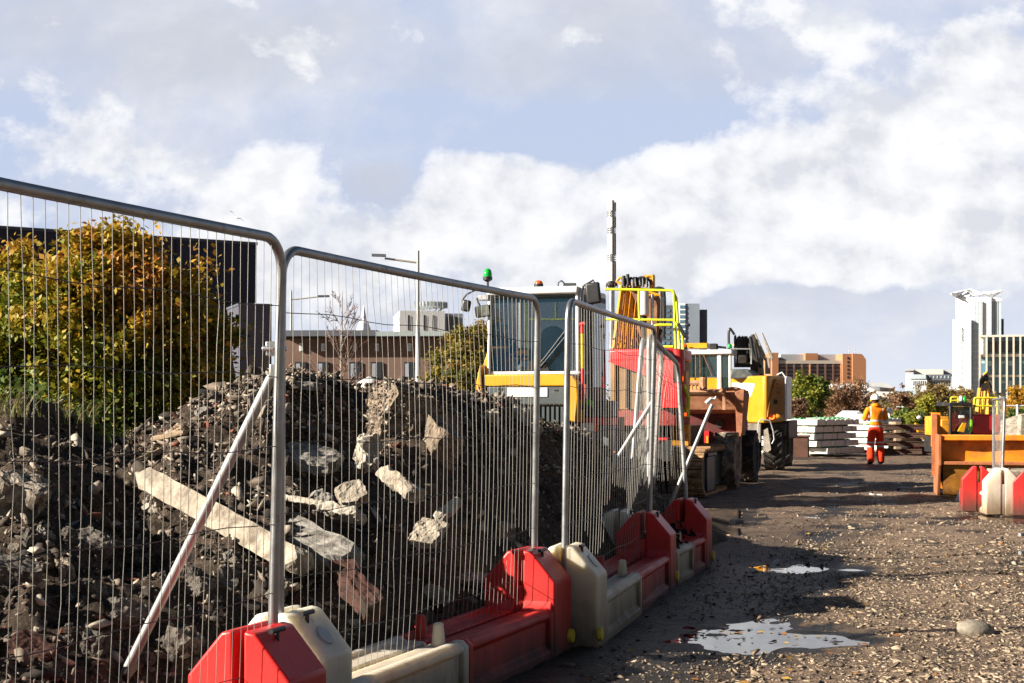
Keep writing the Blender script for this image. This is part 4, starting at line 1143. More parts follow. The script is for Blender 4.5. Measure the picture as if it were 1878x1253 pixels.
SKIPB = mat('worn_dumper_skip', (0.36, 0.135, 0.070), rough=0.85, var=0.35, scale=5, bump=0.3, dirt=(0.50, 0.27, 0.14), damt=0.45, dscale=4)
CHROME = mat('polished_rod', (0.70, 0.71, 0.72), rough=0.2, metal=0.9, var=0.05)
TYRE = mat('tyre_rubber', (0.020, 0.019, 0.018), rough=0.85, var=0.4, scale=8, bump=0.2, dirt=(0.16, 0.12, 0.085), damt=0.42, dscale=5)
TYRED = mat('sunlit_muddy_tyre_rubber', (0.10, 0.082, 0.064), rough=0.95, var=0.4, scale=8, bump=0.3, dirt=(0.46, 0.37, 0.27), damt=0.6, dscale=6)  # mud paled to imitate sun on the dumper's front tyre
TRK = mat('muddy_track_steel', (0.40, 0.24, 0.12), rough=0.85, var=0.4, scale=7, bump=0.3, dirt=(0.05, 0.03, 0.02), damt=0.35, dscale=9)
GLS = glass('cab_glass', (0.004, 0.026, 0.050), 0.03, alpha=0.48)
DGLS = glass('dark_cab_glass', (0.020, 0.045, 0.045), 0.04, alpha=0.75)
MIRR = mat('mirror_silver', (0.75, 0.78, 0.80), rough=0.08, metal=1.0, var=0.02)
BROWNP = mat('ochre_side_panel', (0.27, 0.14, 0.042), rough=0.6, var=0.3, scale=3, dirt=(0.14, 0.075, 0.03), damt=0.4, dscale=4, streak=True)
CLAMP = mat('lamp_lens', (0.75, 0.76, 0.76), rough=0.15, var=0.1)
ORL = mat('orange_lens', (0.78, 0.10, 0.01), rough=0.2, var=0.1)
GRL = mat('green_lens', (0.01, 0.36, 0.05), rough=0.2, var=0.1)
REDL = mat('red_lens', (0.5, 0.01, 0.01), rough=0.2, var=0.1)
GRIME = mat('oily_steel', (0.05, 0.04, 0.035), rough=0.6, metal=0.3, var=0.5)
SEATM = mat('seat_fabric', (0.03, 0.035, 0.045), rough=0.9)

def beacon(parent, p, lens, h=0.17, r=0.065, stalk=0.0):
    b = MB(); p = Vector(p)
    if stalk: b.cyl(p - Vector((0, 0, stalk)), p, 0.018, seg=8)
    b.lathe([(r * 0.5, -0.045), (r * 1.08, -0.02), (r * 1.08, 0.025)], p, 'z', 16)
    bb = b.build('beacon', BLACK, parent)
    b = MB(); b.lathe([(r, 0.02), (r * 1.02, h * 0.45), (r * 0.8, h * 0.82), (r * 0.35, h), (0.005, h * 1.01)], p, 'z', 18)
    b.build('lens', lens, bb)

def mirror(parent, c, w_, h, arm, tilt=0.0, face=False):
    b = MB(); c = Vector(c); rot = Matrix.Rotation(tilt, 3, 'Y')
    b.box(c, (w_, 0.07, h), rot)
    mo = b.build('mirror', BLACK, parent, bevel=0.03, seg=3)
    if face:
        b = MB(); b.box(c + Vector((0, -0.037, 0)), (w_ * 0.86, 0.004, h * 0.86), rot); b.build('mirror_glass', MIRR, mo)
    if arm:
        b = MB(); b.tube(arm, 0.013, 8); b.build('mirror_arm', BLK, parent)

def tyre_wheel(parent, c, r, w_, lugs=18, m_=None, rim=None, name='wheel'):
    """wheel turning about local X"""
    c = Vector(c); b = MB()
    h = w_ / 2
    b.lathe([(r * 0.52, -h * 0.80), (r * 0.60, -h * 0.95), (r * 0.80, -h), (r * 0.92, -h * 0.92), (r * 0.94, -h * 0.7), (r * 0.95, 0), (r * 0.94, h * 0.7), (r * 0.92, h * 0.92), (r * 0.80, h), (r * 0.60, h * 0.95), (r * 0.52, h * 0.80)], c, 'x', 40)
    for k in range(lugs):
        for s in (-1, 1):
            a0 = 2 * math.pi * (k + (0.5 if s > 0 else 0)) / lugs
            a1 = a0 + 0.30
            pts = []
            for x, a in ((0.0, a1), (h * 0.98 * s, a0)):
                pts.append((x, a))
            w2 = 0.11
            vs = []
            for rr, hw in ((r * 0.92, w2 * 1.2), (r * 1.03, w2 * 0.9)):
                for (x, a) in pts:
                    for da in (-hw / 2, hw / 2):
                        xx = x * (0.97 if rr > r * 0.95 else 1.0)
                        r2 = rr * (0.985 if abs(x) > h * 0.8 else 1.0)
                        vs.append(c + Vector((xx, math.cos(a + da) * r2, math.sin(a + da) * r2)))
            b._add(vs, [(0, 1, 3, 2), (4, 6, 7, 5), (0, 4, 5, 1), (2, 3, 7, 6), (0, 2, 6, 4), (1, 5, 7, 3)])
    t = b.build(name, m_ or TYRE, parent, smooth=30)
    b = MB()
    for s in (-1, 1):
        b.lathe([(r * 0.54, s * h * 0.72), (r * 0.54, s * h * 0.80), (r * 0.48, s * h * 0.80), (r * 0.42, s * h * 0.35), (r * 0.16, s * h * 0.30), (r * 0.15, s * h * 0.55)], c, 'x', 24)
    b.build('rim', rim or GREYM, t)
    return t

def rail(parent, paths, r, m_, name='guard_rail'):
    for p in paths:
        b = MB(); b.tube(p, r, 8); o = b.build(name, m_, parent, smooth=70)
    return o

def arcpts(a, b_, c, n=5, k=0.3):
    """round a corner at b"""
    a, b_, c = Vector(a), Vector(b_), Vector(c)
    p, q = b_.lerp(a, k), b_.lerp(c, k)
    return [a] + [(p * (1 - t) ** 2 + b_ * 2 * t * (1 - t) + q * t * t) for t in [i / n for i in range(n + 1)]] + [c]

# ---------------- 1: yellow and white cab vehicle
fr = Frame(P(972, HY, 21.0) * Vector((1, 1, 0)) if False else (P(972, HY, 21.0).x, 21.0, 0), R(18))
cabv = thing('site_vehicle', 'yellow and white works vehicle with tall glazed cab and grey grille behind the heap', 'construction vehicle', fr.o, -fr.a)
A = fr.at
b = MB()   # white cab shell: posts, roof, sill
x0, x1 = A(897, 600).x, A(1060, 600).x
zr0, zr1, zs = A(972, 541).z, A(972, 527).z, A(972, 683).z
D = 1.45
for (xa, ya) in ((x0, 0), (x1, 0), (x0, D), (x1, D)):
    b.tube([(xa, ya, zs - 0.02), (xa * 0.985, ya, zr0 + 0.02)], 0.027, 8)
b.bx(x0 - 0.03, x1 + 0.03, -0.02, 0.06, zs - 0.03, zs + 0.012)
b.bx(x0 - 0.03, x0 + 0.03, 0.0605, D, zs - 0.035, zs + 0.03); b.bx(x1 - 0.03, x1 + 0.03, 0.0605, D, zs - 0.035, zs + 0.03)
b.build('cab_frame', WHITEM, cabv, bevel=0.008)
b = MB(); b.bx(x0 - 0.02, x1 + 0.02, -0.08, D + 0.08, zr0, zr1); b.build('roof', WHITEM, cabv, bevel=0.03, seg=3)
b = MB(); b.bx(x0 + 0.03, x1 - 0.03, 0.012, 0.022, zs + 0.03, zr0); b.build('windscreen', GLS, cabv)
b = MB(); fr.rect(b, 905, 1052, 543, 556, 0.024, 0.05); b.build('sun_visor_strip', mat('tinted_strip', (0.03, 0.05, 0.09), rough=0.2), cabv)
b = MB(); b.bx(x0 + 0.04, x1 - 0.04, D - 0.02, D - 0.012, zs + 0.03, zr0); b.build('rear_window', GLS, cabv)
b = MB(); b.bx(x0 - 0.012, x0 - 0.004, 0.06, D - 0.04, zs + 0.03, zr0); b.build('side_window', GLS, cabv)
b = MB(); b.bx(x1 + 0.004, x1 + 0.03, 0.05, 0.55, 1.42, zr0 - 0.02); b.bx(x1 + 0.006, x1 + 0.05, 0.56, 1.4, 1.25, zr0 + 0.02); dr = b.build('door', BLK, cabv, bevel=0.01)
b = MB(); b.bx(x1 + 0.051, x1 + 0.056, 0.62, 1.34, 1.75, zr0 - 0.06); b.build('door_glass', DGLS, dr)
# furniture seen through the screen
b = MB(); p = A(1012, 655, 0.75); b.box((p.x, 0.8, p.z), (0.42, 0.14, 0.62)); b.sphere((p.x, 0.8, p.z + 0.30), (0.20, 0.075, 0.16)); b.box((p.x, 0.55, p.z - 0.30), (0.46, 0.5, 0.14))
b.build('driver_seat', SEATM, cabv, bevel=0.04, seg=3)
b = MB(); fr.rect(b, 902, 925, 655, 682, 0.35, 0.7); fr.rect(b, 948, 970, 638, 662, 0.5, 0.7); fr.rect(b, 902, 935, 635, 641, 1.2, 1.3); fr.rect(b, 1053, 1058, 628, 660, 1.0, 1.1); b.build('cab_trim', YEL, cabv, bevel=0.02)
b = MB(); p = A(950, 668, 0.3); b.tube([p, p + Vector((0.1, -0.05, 0.14))], 0.02, 8); c0 = p + Vector((0.1, -0.05, 0.16))
b.tube([c0 + Vector((0.19 * math.cos(a), 0.05 * math.sin(a), 0.06 * math.sin(a))) for a in [2 * math.pi * k / 20 for k in range(21)]], 0.014, 6, caps=False); b.build('steering_wheel', BLACK, cabv)
b = MB(); b.tube([A(985, 672, -0.03), A(1000, 655, -0.035), A(1042, 600, -0.035)], 0.010, 6); b.tube([A(992, 672, -0.03), A(1046, 606, -0.035)], 0.007, 6); b.tube([A(1036, 596, -0.03), A(1053, 590, -0.02)], 0.006, 6); b.build('wiper', BLACK, cabv)
b = MB(); b.poly([A(955, 682, -0.012), A(998, 640, -0.012), A(1012, 640, -0.012), A(1005, 682, -0.012)]) if False else b.slab([A(960, 681, -0.0), A(1008, 681, -0.0), A(1002, 668, -0.0), A(985, 650, -0.0)], 0.008); b.build('dash_cowl', BLACK, cabv)
# yellow front: cowl, cheeks and fenders
b = MB(); fr.rect(b, 886, 1046, 686.5, 709, -0.10, 0.6)
b.prism([(A(888, 700).x, A(888, 700).z), (A(893, 770).x, A(893, 770).z), (A(880, 772).x, A(880, 772).z), (A(879, 700).x, A(879, 700).z), (A(886, 668).x, A(886, 668).z)], -0.14, 0.5, 'y')
b.prism([(A(1045, 770).x, A(1045, 770).z), (A(1045, 693).x, A(1045, 693).z), (A(1053, 689).x, A(1053, 689).z), (A(1063, 700).x, A(1063, 700).z), (A(1065, 730).x, A(1065, 730).z), (A(1060, 775).x, A(1060, 775).z)], -0.14, 0.35, 'y')
b.prism([(A(893, 640).x, A(893, 640).z), (A(884, 668).x, A(884, 668).z), (A(884, 690).x, A(884, 690).z), (A(897, 690).x, A(897, 690).z)], 0.05, 0.6, 'y')
b.build('front_cowl', YEL, cabv, bevel=0.018, seg=3)
b = MB(); fr.rect(b, 893.5, 1044, 709.3, 742, -0.085, 0.5); b.build('front_panel', GREYM, cabv, bevel=0.01)
b = MB(); fr.rect(b, 930, 1004, 711, 728, -0.097, -0.0852); b.build('number_plate', mat('blank_plate_white', (0.80, 0.80, 0.79), rough=0.35, var=0.04), cabv, bevel=0.004)
b = MB(); p = A(917, 714, -0.086); b.lathe([(0.028, 0), (0.026, -0.012)], p, 'y', 14); p = A(1022, 716, -0.086); b.cyl(p, p + Vector((0, -0.01, 0)), 0.01, seg=8); p = A(1018, 716, -0.086); b.cyl(p, p + Vector((0, -0.01, 0)), 0.01, seg=8); b.build('panel_fastener', BLACK, cabv)
b = MB(); fr.rect(b, 895, 1040, 742.6, 810, -0.03, 0.4)
for k in range(13):
    px = 925 + k * 8.6; fr.rect(b, px, px + 4.6, 746, 800, -0.075, -0.031)
b.build('grille', GREYM, cabv)
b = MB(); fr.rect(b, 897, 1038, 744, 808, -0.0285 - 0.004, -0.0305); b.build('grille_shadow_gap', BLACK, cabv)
# right hand bumper with headlamp
b = MB(); fr.rect(b, 1052, 1118, 780, 880, 0.25, 0.7); fr.rect(b, 1060, 1120, 735, 766, 0.30, 0.8); b.build('bumper', GREYM, cabv, bevel=0.02)
b = MB(); fr.rect(b, 1053, 1119, 766.5, 779.5, 0.24, 0.7); b.build('bumper_stripe', REDM, cabv)
b = MB(); fr.rect(b, 1065, 1087, 776, 793, 0.20, 0.249); hl = b.build('headlight', CLAMP, cabv, bevel=0.008)
b = MB(); fr.rect(b, 1088, 1094, 776, 793, 0.20, 0.249); b.build('indicator', ORL, cabv, bevel=0.005)
b = MB(); b.bx(x0 + 0.1, x1 - 0.1, 0.45, 3.2, 0.35, 1.3); b.bx(x0 + 0.2, x1 - 0.2, 0.1, 0.449, 0.5, 1.2); b.build('chassis', BLK, cabv)
for xx in (x0 + 0.12, x1 - 0.02):
    for yy in (0.95, 2.7): tyre_wheel(cabv, (xx, yy, 0.44), 0.44, 0.34, 16)
beacon(cabv, A(894.5, 511, 0.2), GRL, 0.145, 0.062, 0.22)
beacon(cabv, A(988, 524, 0.5), ORL, 0.075, 0.062)
b = MB(); b.tube([A(1023, 527, 1.0), A(1024, 518, 1.0), A(1030, 515, 1.0), A(1036, 521, 1.0)], 0.012, 6); b.tube([A(1034, 523, 1.0), A(1056, 523, 1.0)], 0.03, 8); b.build('roof_light', BLACK, cabv)
mirror(cabv, A(1088, 538, -0.1), 0.21, 0.30, [A(1066, 560, 0.0), A(1067, 535, -0.05), A(1071, 524, -0.08), A(1088, 514, -0.1), A(1091, 520, -0.1), A(1091, 538, -0.1)], R(-6))
mirror(cabv, A(855, 561, -0.05), 0.13, 0.17, [A(895, 533, 0.0), A(880, 528, -0.02), A(856, 540, -0.05), A(848, 550, -0.05), A(849, 560, -0.05)], R(12))
mirror(cabv, A(886, 571, -0.05), 0.24, 0.17, [A(897, 548, 0.0), A(880, 545, -0.03), A(874, 548, -0.05), A(882, 565, -0.05)], R(-8), face=True)
b = MB(); fr.rect(b, 876, 896, 541, 551, -0.05, 0.06); b.build('work_lamp', GALVW, cabv, bevel=0.01)
b = MB(); fr.rect(b, 1058, 1068, 524, 556, 0.0, 0.08); b.build('mirror_bracket', WHITEM, cabv, bevel=0.006)
b = MB(); p = A(882, 738, -0.15); b.sphere(p, (0.035, 0.03, 0.08)); b.build('marker_light', LIMEG, cabv)
# shovel parked against the door and a hi-vis jacket hanging behind it
sh = thing('shovel', 'shovel with yellow shaft and red handle propped beside the cab door', 'shovel', A(1068, 725, 0.02).to_3d() * 0 + (Matrix.Rotation(-fr.a, 3, 'Z') @ A(1069, 730, -0.06)) + fr.o, -fr.a)
o_ = A(1069, 730, -0.06)
b = MB(); b.tube([A(1068.5, 676, -0.06) - o_, A(1068, 612, -0.06) - o_], 0.024, 8); b.build('shaft', mat('yellow_shaft', (0.72, 0.55, 0.02), rough=0.4), sh)
b = MB(); b.tube([A(1068, 611, -0.06) - o_, A(1068, 600, -0.06) - o_], 0.026, 8); b.tube([A(1064, 596, -0.06) - o_, A(1073, 593, -0.06) - o_], 0.03, 8); b.tube([A(1068, 600, -0.06) - o_, A(1066, 595, -0.06) - o_], 0.024, 8); b.build('handle', mat('handle_red', (0.65, 0.03, 0.02), rough=0.4), sh)
b = MB(); b.tube([A(1068.5, 677, -0.06) - o_, A(1069, 705, -0.06) - o_], 0.026, 8); b.slab([A(1062, 705, -0.06) - o_, A(1076, 705, -0.06) - o_, A(1074, 732, -0.05) - o_, A(1069, 738, -0.05) - o_, A(1063, 732, -0.05) - o_], 0.02); b.build('blade', REDM, sh, bevel=0.004)
b = MB(); b.slab([A(1066, 728, 0.05), A(1087, 736, 0.05), A(1087, 749, 0.05), A(1082, 744, 0.05), A(1066, 738, 0.05)][::-1], 0.06); b.build('step_guard', LIMEG, cabv, bevel=0.01)

# ---------------- 2: tracked excavator with red and ochre body and lime rails
fr = Frame((P(1188, HY, 24.4).x, 24.4, 0), R(18)); A = fr.at
exc = thing('tracked_excavator', 'red and ochre tracked excavator with lime guard rails and amber arm behind the fence end', 'excavator', fr.o, -fr.a)
xl, xr = A(1116, 700).x, A(1250, 700).x
zt_, zb_ = A(1190, 640).z, A(1190, 776).z
b = MB()   # rounded red counterweight crown
prof = []
ww = [(xl, 0.02), (xr - 0.25, -0.10), (xr - 0.08, -0.02), (xr, 0.18), (xr, 0.9), (xl, 0.9)]
b.prism(ww, zt_ - 0.20, zt_, 'z'); cw = b.build('counterweight_top', REDM, exc, bevel=0.04, seg=3)
b = MB(); b.prism([(xl + 0.02, 0.06), (xr - 0.27, -0.05), (xr - 0.12, 0.0), (xr - 0.03, 0.2), (xr - 0.03, 0.86), (xl + 0.02, 0.86)], zb_ + 0.22, zt_ - 0.201, 'z')
for k in range(5):
    xx = xl + 0.10 + k * 0.2
    b.box((xx, 0.02 - 0.03 * k, (zb_ + zt_) / 2), (0.03, 0.05, zt_ - zb_ - 0.5))
b.build('side_panel', BROWNP, exc, bevel=0.012)
b = MB(); b.slab([(xl + 0.0, -0.08, zt_ - 0.19), (xl + 0.02, -0.08, zt_ - 0.21), (xr - 0.3, -0.13, zt_ - 0.55), (xr - 0.12, -0.11, zt_ - 0.60), (xr - 0.12, -0.11, zt_ - 0.19)], 0.05); b.build('red_flash', REDM, exc)
b = MB(); b.tube([(xr - 0.06, 0.02, zt_ - 0.02), (xr - 0.05, 0.02, zt_ - 0.5), (xr - 0.04, 0.02, zb_ + 0.3)], 0.10, 14); b.build('corner_column', REDM, exc)
b = MB(); b.prism([(xl + 0.02, 0.08), (xr - 0.27, -0.03), (xr - 0.1, 0.04), (xr - 0.02, 0.24), (xr - 0.02, 0.82), (xl + 0.02, 0.82)], zb_ - 0.05, zb_ + 0.219, 'z'); b.build('skirt', DRED, exc, bevel=0.015)
b = MB(); b.slab([A(1197, 692, -0.16), A(1250, 706, -0.14), A(1250, 748, -0.14), A(1208, 748, -0.16)][::-1], 0.04); b.build('tail_panel', REDM, exc)
b = MB(); b.tube([A(1254, 706, 0.0), A(1263, 730, 0.0), A(1261, 765, 0.0)], 0.03, 8); b.build('edge_strip', LIME, exc)
b = MB(); fr.rect(b, 1250, 1258, 680, 765, 0.02, 0.3); b.build('corner_panel', AMB, exc, bevel=0.02)
b = MB(); fr.rect(b, 1249, 1254, 690, 700, -0.05, 0.02); fr.rect(b, 1255, 1260, 757, 764, -0.05, 0.02); b.build('side_lamp', ORL, exc, bevel=0.008)
# undercarriage
b = MB(); b.bx(-0.55, 0.55, 0.3, 2.1, 0.55, zb_ - 0.06); b.build('turntable', BLK, exc)
for xx in (A(1122, 800).x + 0.1, A(1262, 880, -0.3).x - 0.02):
    b = MB(); hw = 0.27
    L0, L1, rr = -0.40, 2.9, 0.36
    cy = [( L0 + rr, rr + 0.0), (L1 - rr, rr)]
    path = [(L0 + rr - rr * math.sin(t), rr + rr * math.cos(t)) for t in [math.pi * k / 9 for k in range(10)]]
    path += [(L0 + rr + (L1 - L0 - 2 * rr) * k / 16, 0.0) for k in range(1, 17)]
    path += [(L1 - rr + rr * math.sin(t), rr - rr * math.cos(t)) for t in [math.pi * k / 9 for k in range(1, 10)]]
    path += [(L1 - rr - (L1 - L0 - 2 * rr) * k / 16, 2 * rr) for k in range(1, 16)]
    n = len(path)
    for i in range(n):
        p, q = Vector((0, *path[i])), Vector((0, *path[(i + 1) % n]))
        mid = (p + q) / 2; d_ = (q - p).normalized(); nn = Vector((0, d_.z, -d_.y))
        rot = Matrix(((1, 0, 0), (0, d_.y, -d_.z), (0, d_.z, d_.y)))
        b.box((xx, mid.y, mid.z + 0.03), (hw * 2, (q - p).length * 0.86, 0.05), rot)
        b.box((xx, mid.y + 0.0, mid.z + 0.03) if False else (xx + 0, mid.y, mid.z + 0.03), (hw * 2 * 0.98, 0.03, 0.11), rot)
    tr = b.build('track', TRK, exc)
    b = MB(); b.bx(xx - hw * 0.8, xx + hw * 0.8, L0 + 0.30, L1 - 0.30, 0.12, 0.66)
    b.cyl((xx - hw * 0.9, L0 + rr, rr + 0.03), (xx + hw * 0.9, L0 + rr, rr + 0.03), 0.29, seg=20); b.cyl((xx - hw * 0.9, L1 - rr, rr + 0.03), (xx + hw * 0.9, L1 - rr, rr + 0.03), 0.29, seg=20)
    b.build('track_frame', BLK, tr)
b = MB(); fr.rect(b, 1265, 1297, 838, 903, 0.0, 0.7); b.build('rail_gear_box', HOSE, exc, bevel=0.02)
b = MB(); fr.rect(b, 1262, 1299, 832, 837.5, -0.05, 0.75); b.build('rail_gear_lid', HOSE, exc, bevel=0.01)
b = MB(); fr.rect(b, 1232, 1263, 778, 818, 0.3, 0.5); b.build('tool_box', AMB, exc, bevel=0.01)
b = MB(); b.slab([A(1203, 802, -0.2), A(1227, 803, -0.2), A(1203, 818, -0.2)][::-1], 0.05); b.build('red_wedge', REDM, exc)
# guard rails
yb = 0.25
rail(exc, [arcpts(A(965, 586, yb + 0.9), A(1105, 586, yb), A(1236, 587, yb), 2, 0.01)], 0.020, LIME)
rail(exc, [arcpts(A(1110, 530.5, yb), A(1236, 533, yb), A(1239, 640, yb), 4, 0.05), arcpts(A(1172, 532, yb), A(1172, 560, yb), A(1173, 590, yb), 1, 0.1)], 0.022, LIME)
rail(exc, [[A(1240, 545, yb + 0.2), A(1244, 600, yb + 0.2), A(1247, 642, yb + 0.2)], [A(1233, 533, yb), A(1240, 546, yb + 0.2)], arcpts(A(1197, 615, yb - 0.1), A(1199, 596, yb - 0.1), A(1232, 596, yb - 0.1), 4, 0.3), arcpts(A(1236, 588, yb), A(1252, 610, yb), A(1254, 655, yb), 5, 0.4), [A(1212, 636, yb), A(1234, 636, yb)]], 0.022, LIME)
rail(exc, [[A(966, 553, 1.1), A(966, 590, 1.1), A(968, 640, 1.1)], [A(1020, 553, 0.9), A(1020, 588, 0.9)], [A(1104, 552, 0.5), A(1105, 640, 0.5)]], 0.024, LIME)
rail(exc, [[A(1101, 603, 0.4), A(1101, 634, 0.4)]], 0.035, LIME, 'hi_vis_sleeve')
b = MB(); p = A(1250, 606, 0.1); b.box(p, (0.06, 0.05, 0.26), Matrix.Rotation(R(-28), 3, 'Y')); b.cyl(p + Vector((0.06, 0, 0.1)), p + Vector((0.14, 0, 0.08)), 0.03, seg=8); b.build('rear_mirror', BLACK, exc, bevel=0.02)
b = MB(); b.tube([A(1209, 638, -0.15), A(1222, 648, -0.15), A(1238, 656, -0.15)], 0.045, 8); b.build('rubber_strip', HOSE, exc)
# arm seen end on: strips, rams and hoses
rnd = random.Random(12)
ya = 0.9
b = MB()
for k, (pa, pb, wd) in enumerate(((1127, 1142, 7), (1139, 1151, 6), (1147, 1160, 8), (1159, 1170, 7), (1134, 1147, 5), (1153, 1164, 5))):
    y0_ = ya + 0.06 * k
    p0, p1 = A(pa, 640, y0_), A(pb, 520, y0_ + 0.5)
    b.tube([p0, p0.lerp(p1, 0.5), p1], [wd / 2 * 0.0150, wd / 2 * 0.0140, wd / 2 * 0.0120], 4)
arm = b.build('boom', mat('bright_amber_paint', (0.72, 0.30, 0.010), rough=0.45, var=0.2, dirt=(0.10, 0.05, 0.02), damt=0.3, dscale=6), exc, smooth=20)
b = MB(); b.prism([(A(1178, 640, ya + 0.5).x, A(1178, 640, ya + 0.5).z), (A(1205, 640, ya + 0.5).x, A(1205, 640, ya + 0.5).z), (A(1206, 560, ya + 0.5).x, A(1206, 560, ya + 0.5).z), (A(1198, 530, ya + 0.5).x, A(1198, 530, ya + 0.5).z), (A(1150, 524, ya + 0.5).x, A(1150, 524, ya + 0.5).z), (A(1136, 540, ya + 0.5).x, A(1136, 540, ya + 0.5).z), (A(1132, 640, ya + 0.5).x, A(1132, 640, ya + 0.5).z)], ya + 0.5, ya + 0.9, 'y'); b.build('boom_box', RUST, exc, bevel=0.01)
b = MB(); b.tube([A(1182, 640, ya), A(1180, 575, ya)], 0.055, 12); b.build('ram_barrel', BLK, exc)
b = MB(); b.tube([A(1180, 580, ya - 0.02), A(1180, 535, ya + 0.1)], 0.095, 12); b.build('ram_sleeve', WHITEM, exc)
b = MB(); b.tube([A(1197, 640, ya), A(1196, 540, ya + 0.1)], 0.03, 8); b.build('ram_rod', CHROME, exc)
b = MB(); fr.rect(b, 1186, 1196, 596, 640, ya - 0.1, ya + 0.1); b.build('side_plate', AMB, exc)
b = MB()
for (u0, v0, u1, v1, u2, v2) in ((1143, 527, 1150, 515, 1152, 530), (1131, 516, 1141, 522, 1150, 528), (1160, 528, 1170, 520, 1180, 514), (1165, 530, 1175, 524, 1184, 516), (1185, 508, 1191, 506, 1197, 507), (1197, 504, 1198, 514, 1197, 530), (1131, 516, 1137, 509, 1140, 511), (1172, 535, 1190, 542, 1205, 541), (1182, 528, 1196, 538, 1212, 542)):
    b.tube(arcpts(A(u0, v0, ya + 0.4), A(u1, v1, ya + 0.4), A(u2, v2, ya + 0.4), 3, 0.4), 0.024, 6)
fr.rect(b, 1180, 1197, 504, 509, ya + 0.4, ya + 0.5); fr.rect(b, 1191, 1198, 504, 532, ya + 0.4, ya + 0.55)
b.build('linkage', AMB, exc)
b = MB()
for k in range(9):
    u0 = 1141 + k * 5.5 + rnd.uniform(-2, 2); v0 = 526 + rnd.uniform(-3, 3)
    b.tube(arcpts(A(u0, v0, ya + 0.3), A(u0 + rnd.uniform(-3, 4), 505 + rnd.uniform(-1, 6), ya + 0.35), A(u0 + rnd.uniform(3, 10), 516 + rnd.uniform(0, 8), ya + 0.4), 4, 0.45), 0.021, 6)
b.sphere(A(1176, 516, ya + 0.42), (0.09, 0.06, 0.09)); b.cyl(A(1144, 506, ya + 0.3), A(1144, 524, ya + 0.3), 0.035, seg=8); b.cyl(A(1151, 503, ya + 0.3), A(1153, 522, ya + 0.3), 0.03, seg=8)
for k in range(3):
    b.tube(arcpts(A(1200 + k * 4, 530, ya + 0.2), A(1216 + k * 2, 526 + k, ya + 0.2), A(1211 + k * 3, 620, ya), 6, 0.5), 0.028, 7)
b.build('hydraulic_hoses', HOSE, exc)

# ---------------- 3: wheeled excavator, rear view
fr = Frame((P(1400, HY, 33.0).x, 33.0, 0), R(16)); A = fr.at
wx = thing('wheeled_excavator', 'yellow wheeled excavator seen from behind, hoses looped above its engine cover', 'excavator', fr.o, -fr.a)
b = MB()
xa, xm, xb = A(1341, 740, 0.75).x, A(1402, 740, -0.15).x, A(1437, 740, 0.42).x
b.prism([(xa, 0.75), (xm - 0.02, -0.15), (xm + 0.06, -0.15), (xb, 0.42), (xb, 1.2), (xa, 1.2)], A(1402, 776, -0.15).z, A(1402, 689, -0.15).z, 'z')
b.build('counterweight', CWY, wx, bevel=0.07, seg=4)
def rearf(px, py, off=0.075):
    """point on the turned rear face"""
    t = (px - 1402) / 35.0
    p = A(px, py, -0.15 + 0.57 * t)
    return p + Vector((0.5, -0.42, 0)).normalized() * off
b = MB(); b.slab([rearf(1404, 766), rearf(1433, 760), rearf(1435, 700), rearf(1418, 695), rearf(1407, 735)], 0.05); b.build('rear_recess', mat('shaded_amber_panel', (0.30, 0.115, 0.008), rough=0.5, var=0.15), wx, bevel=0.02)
b = MB(); p = rearf(1417, 737, 0.09); b.lathe([(0.055, 0), (0.05, -0.015), (0.03, -0.02)], p, 'y', 16); b.build('rear_lamp_off', GRIME, wx)
p = rearf(1412, 764, 0.06)
b = MB(); b.sphere(p, (0.20, 0.03, 0.075), 20, 8); b.build('lamp_pod', AMB, wx)
b = MB(); b.tube([p + Vector((0.055 * math.cos(a), -0.035, 0.055 * math.sin(a))) for a in [R(150 + 24 * k) for k in range(11)]], 0.014, 6)
m, nt, bs = new_mat('lit_tail_lamp'); bs.inputs['Base Color'].default_value = (0.8, 0.05, 0.01, 1); bs.inputs['Emission Color'].default_value = (1, 0.12, 0.02, 1); bs.inputs['Emission Strength'].default_value = 2.5
b.build('tail_lamp', m, wx)
# warning symbols on the recess
b = MB(); c0 = rearf(1421, 708, 0.095)
for (dx, dz, ex, ez) in ((-.06, -.05, 0, .06), (0, .06, .06, -.05), (.06, -.05, -.06, -.05)): b.tube([c0 + Vector((dx, 0, dz)), c0 + Vector((ex, 0, ez))], 0.007, 4)
c0 = rearf(1421, 720, 0.095)
for (dx, dz, ex, ez) in ((-.045, -.04, -.045, .04), (.045, -.04, .045, .04), (-.045, 0, .045, 0)): b.tube([c0 + Vector((dx, 0, dz)), c0 + Vector((ex, 0, ez))], 0.009, 4)
b.build('warning_symbol', mat('symbol_orange', (0.45, 0.10, 0.01)), wx)
b = MB(); b.prism([(A(u, v).x, A(u, v).z) for u, v in ((1341, 772), (1340, 698), (1362, 691), (1366, 775))], 0.80, 2.3, 'y'); b.build('engine_cover', YEL, wx, bevel=0.03)
def sidef(px, py, off=0.012):
    t = (px - 1341) / 61.0
    return A(px, py, 0.75 - 0.90 * t) + Vector((-0.75, -1.2, 0)).normalized() * off
b = MB(); b.slab([sidef(1343, 727), sidef(1386, 728), sidef(1397, 703), sidef(1343, 702)], 0.03); b.build('white_stripe', WHITEM, wx, bevel=0.01)
b = MB(); b.prism([(A(u, v, 0.5).x, A(u, v, 0.5).z) for u, v in ((1341, 695), (1343, 677), (1372, 677), (1386, 689), (1386, 695))], 0.30, 1.9, 'y'); b.build('engine_hood', GREYM, wx, bevel=0.03)
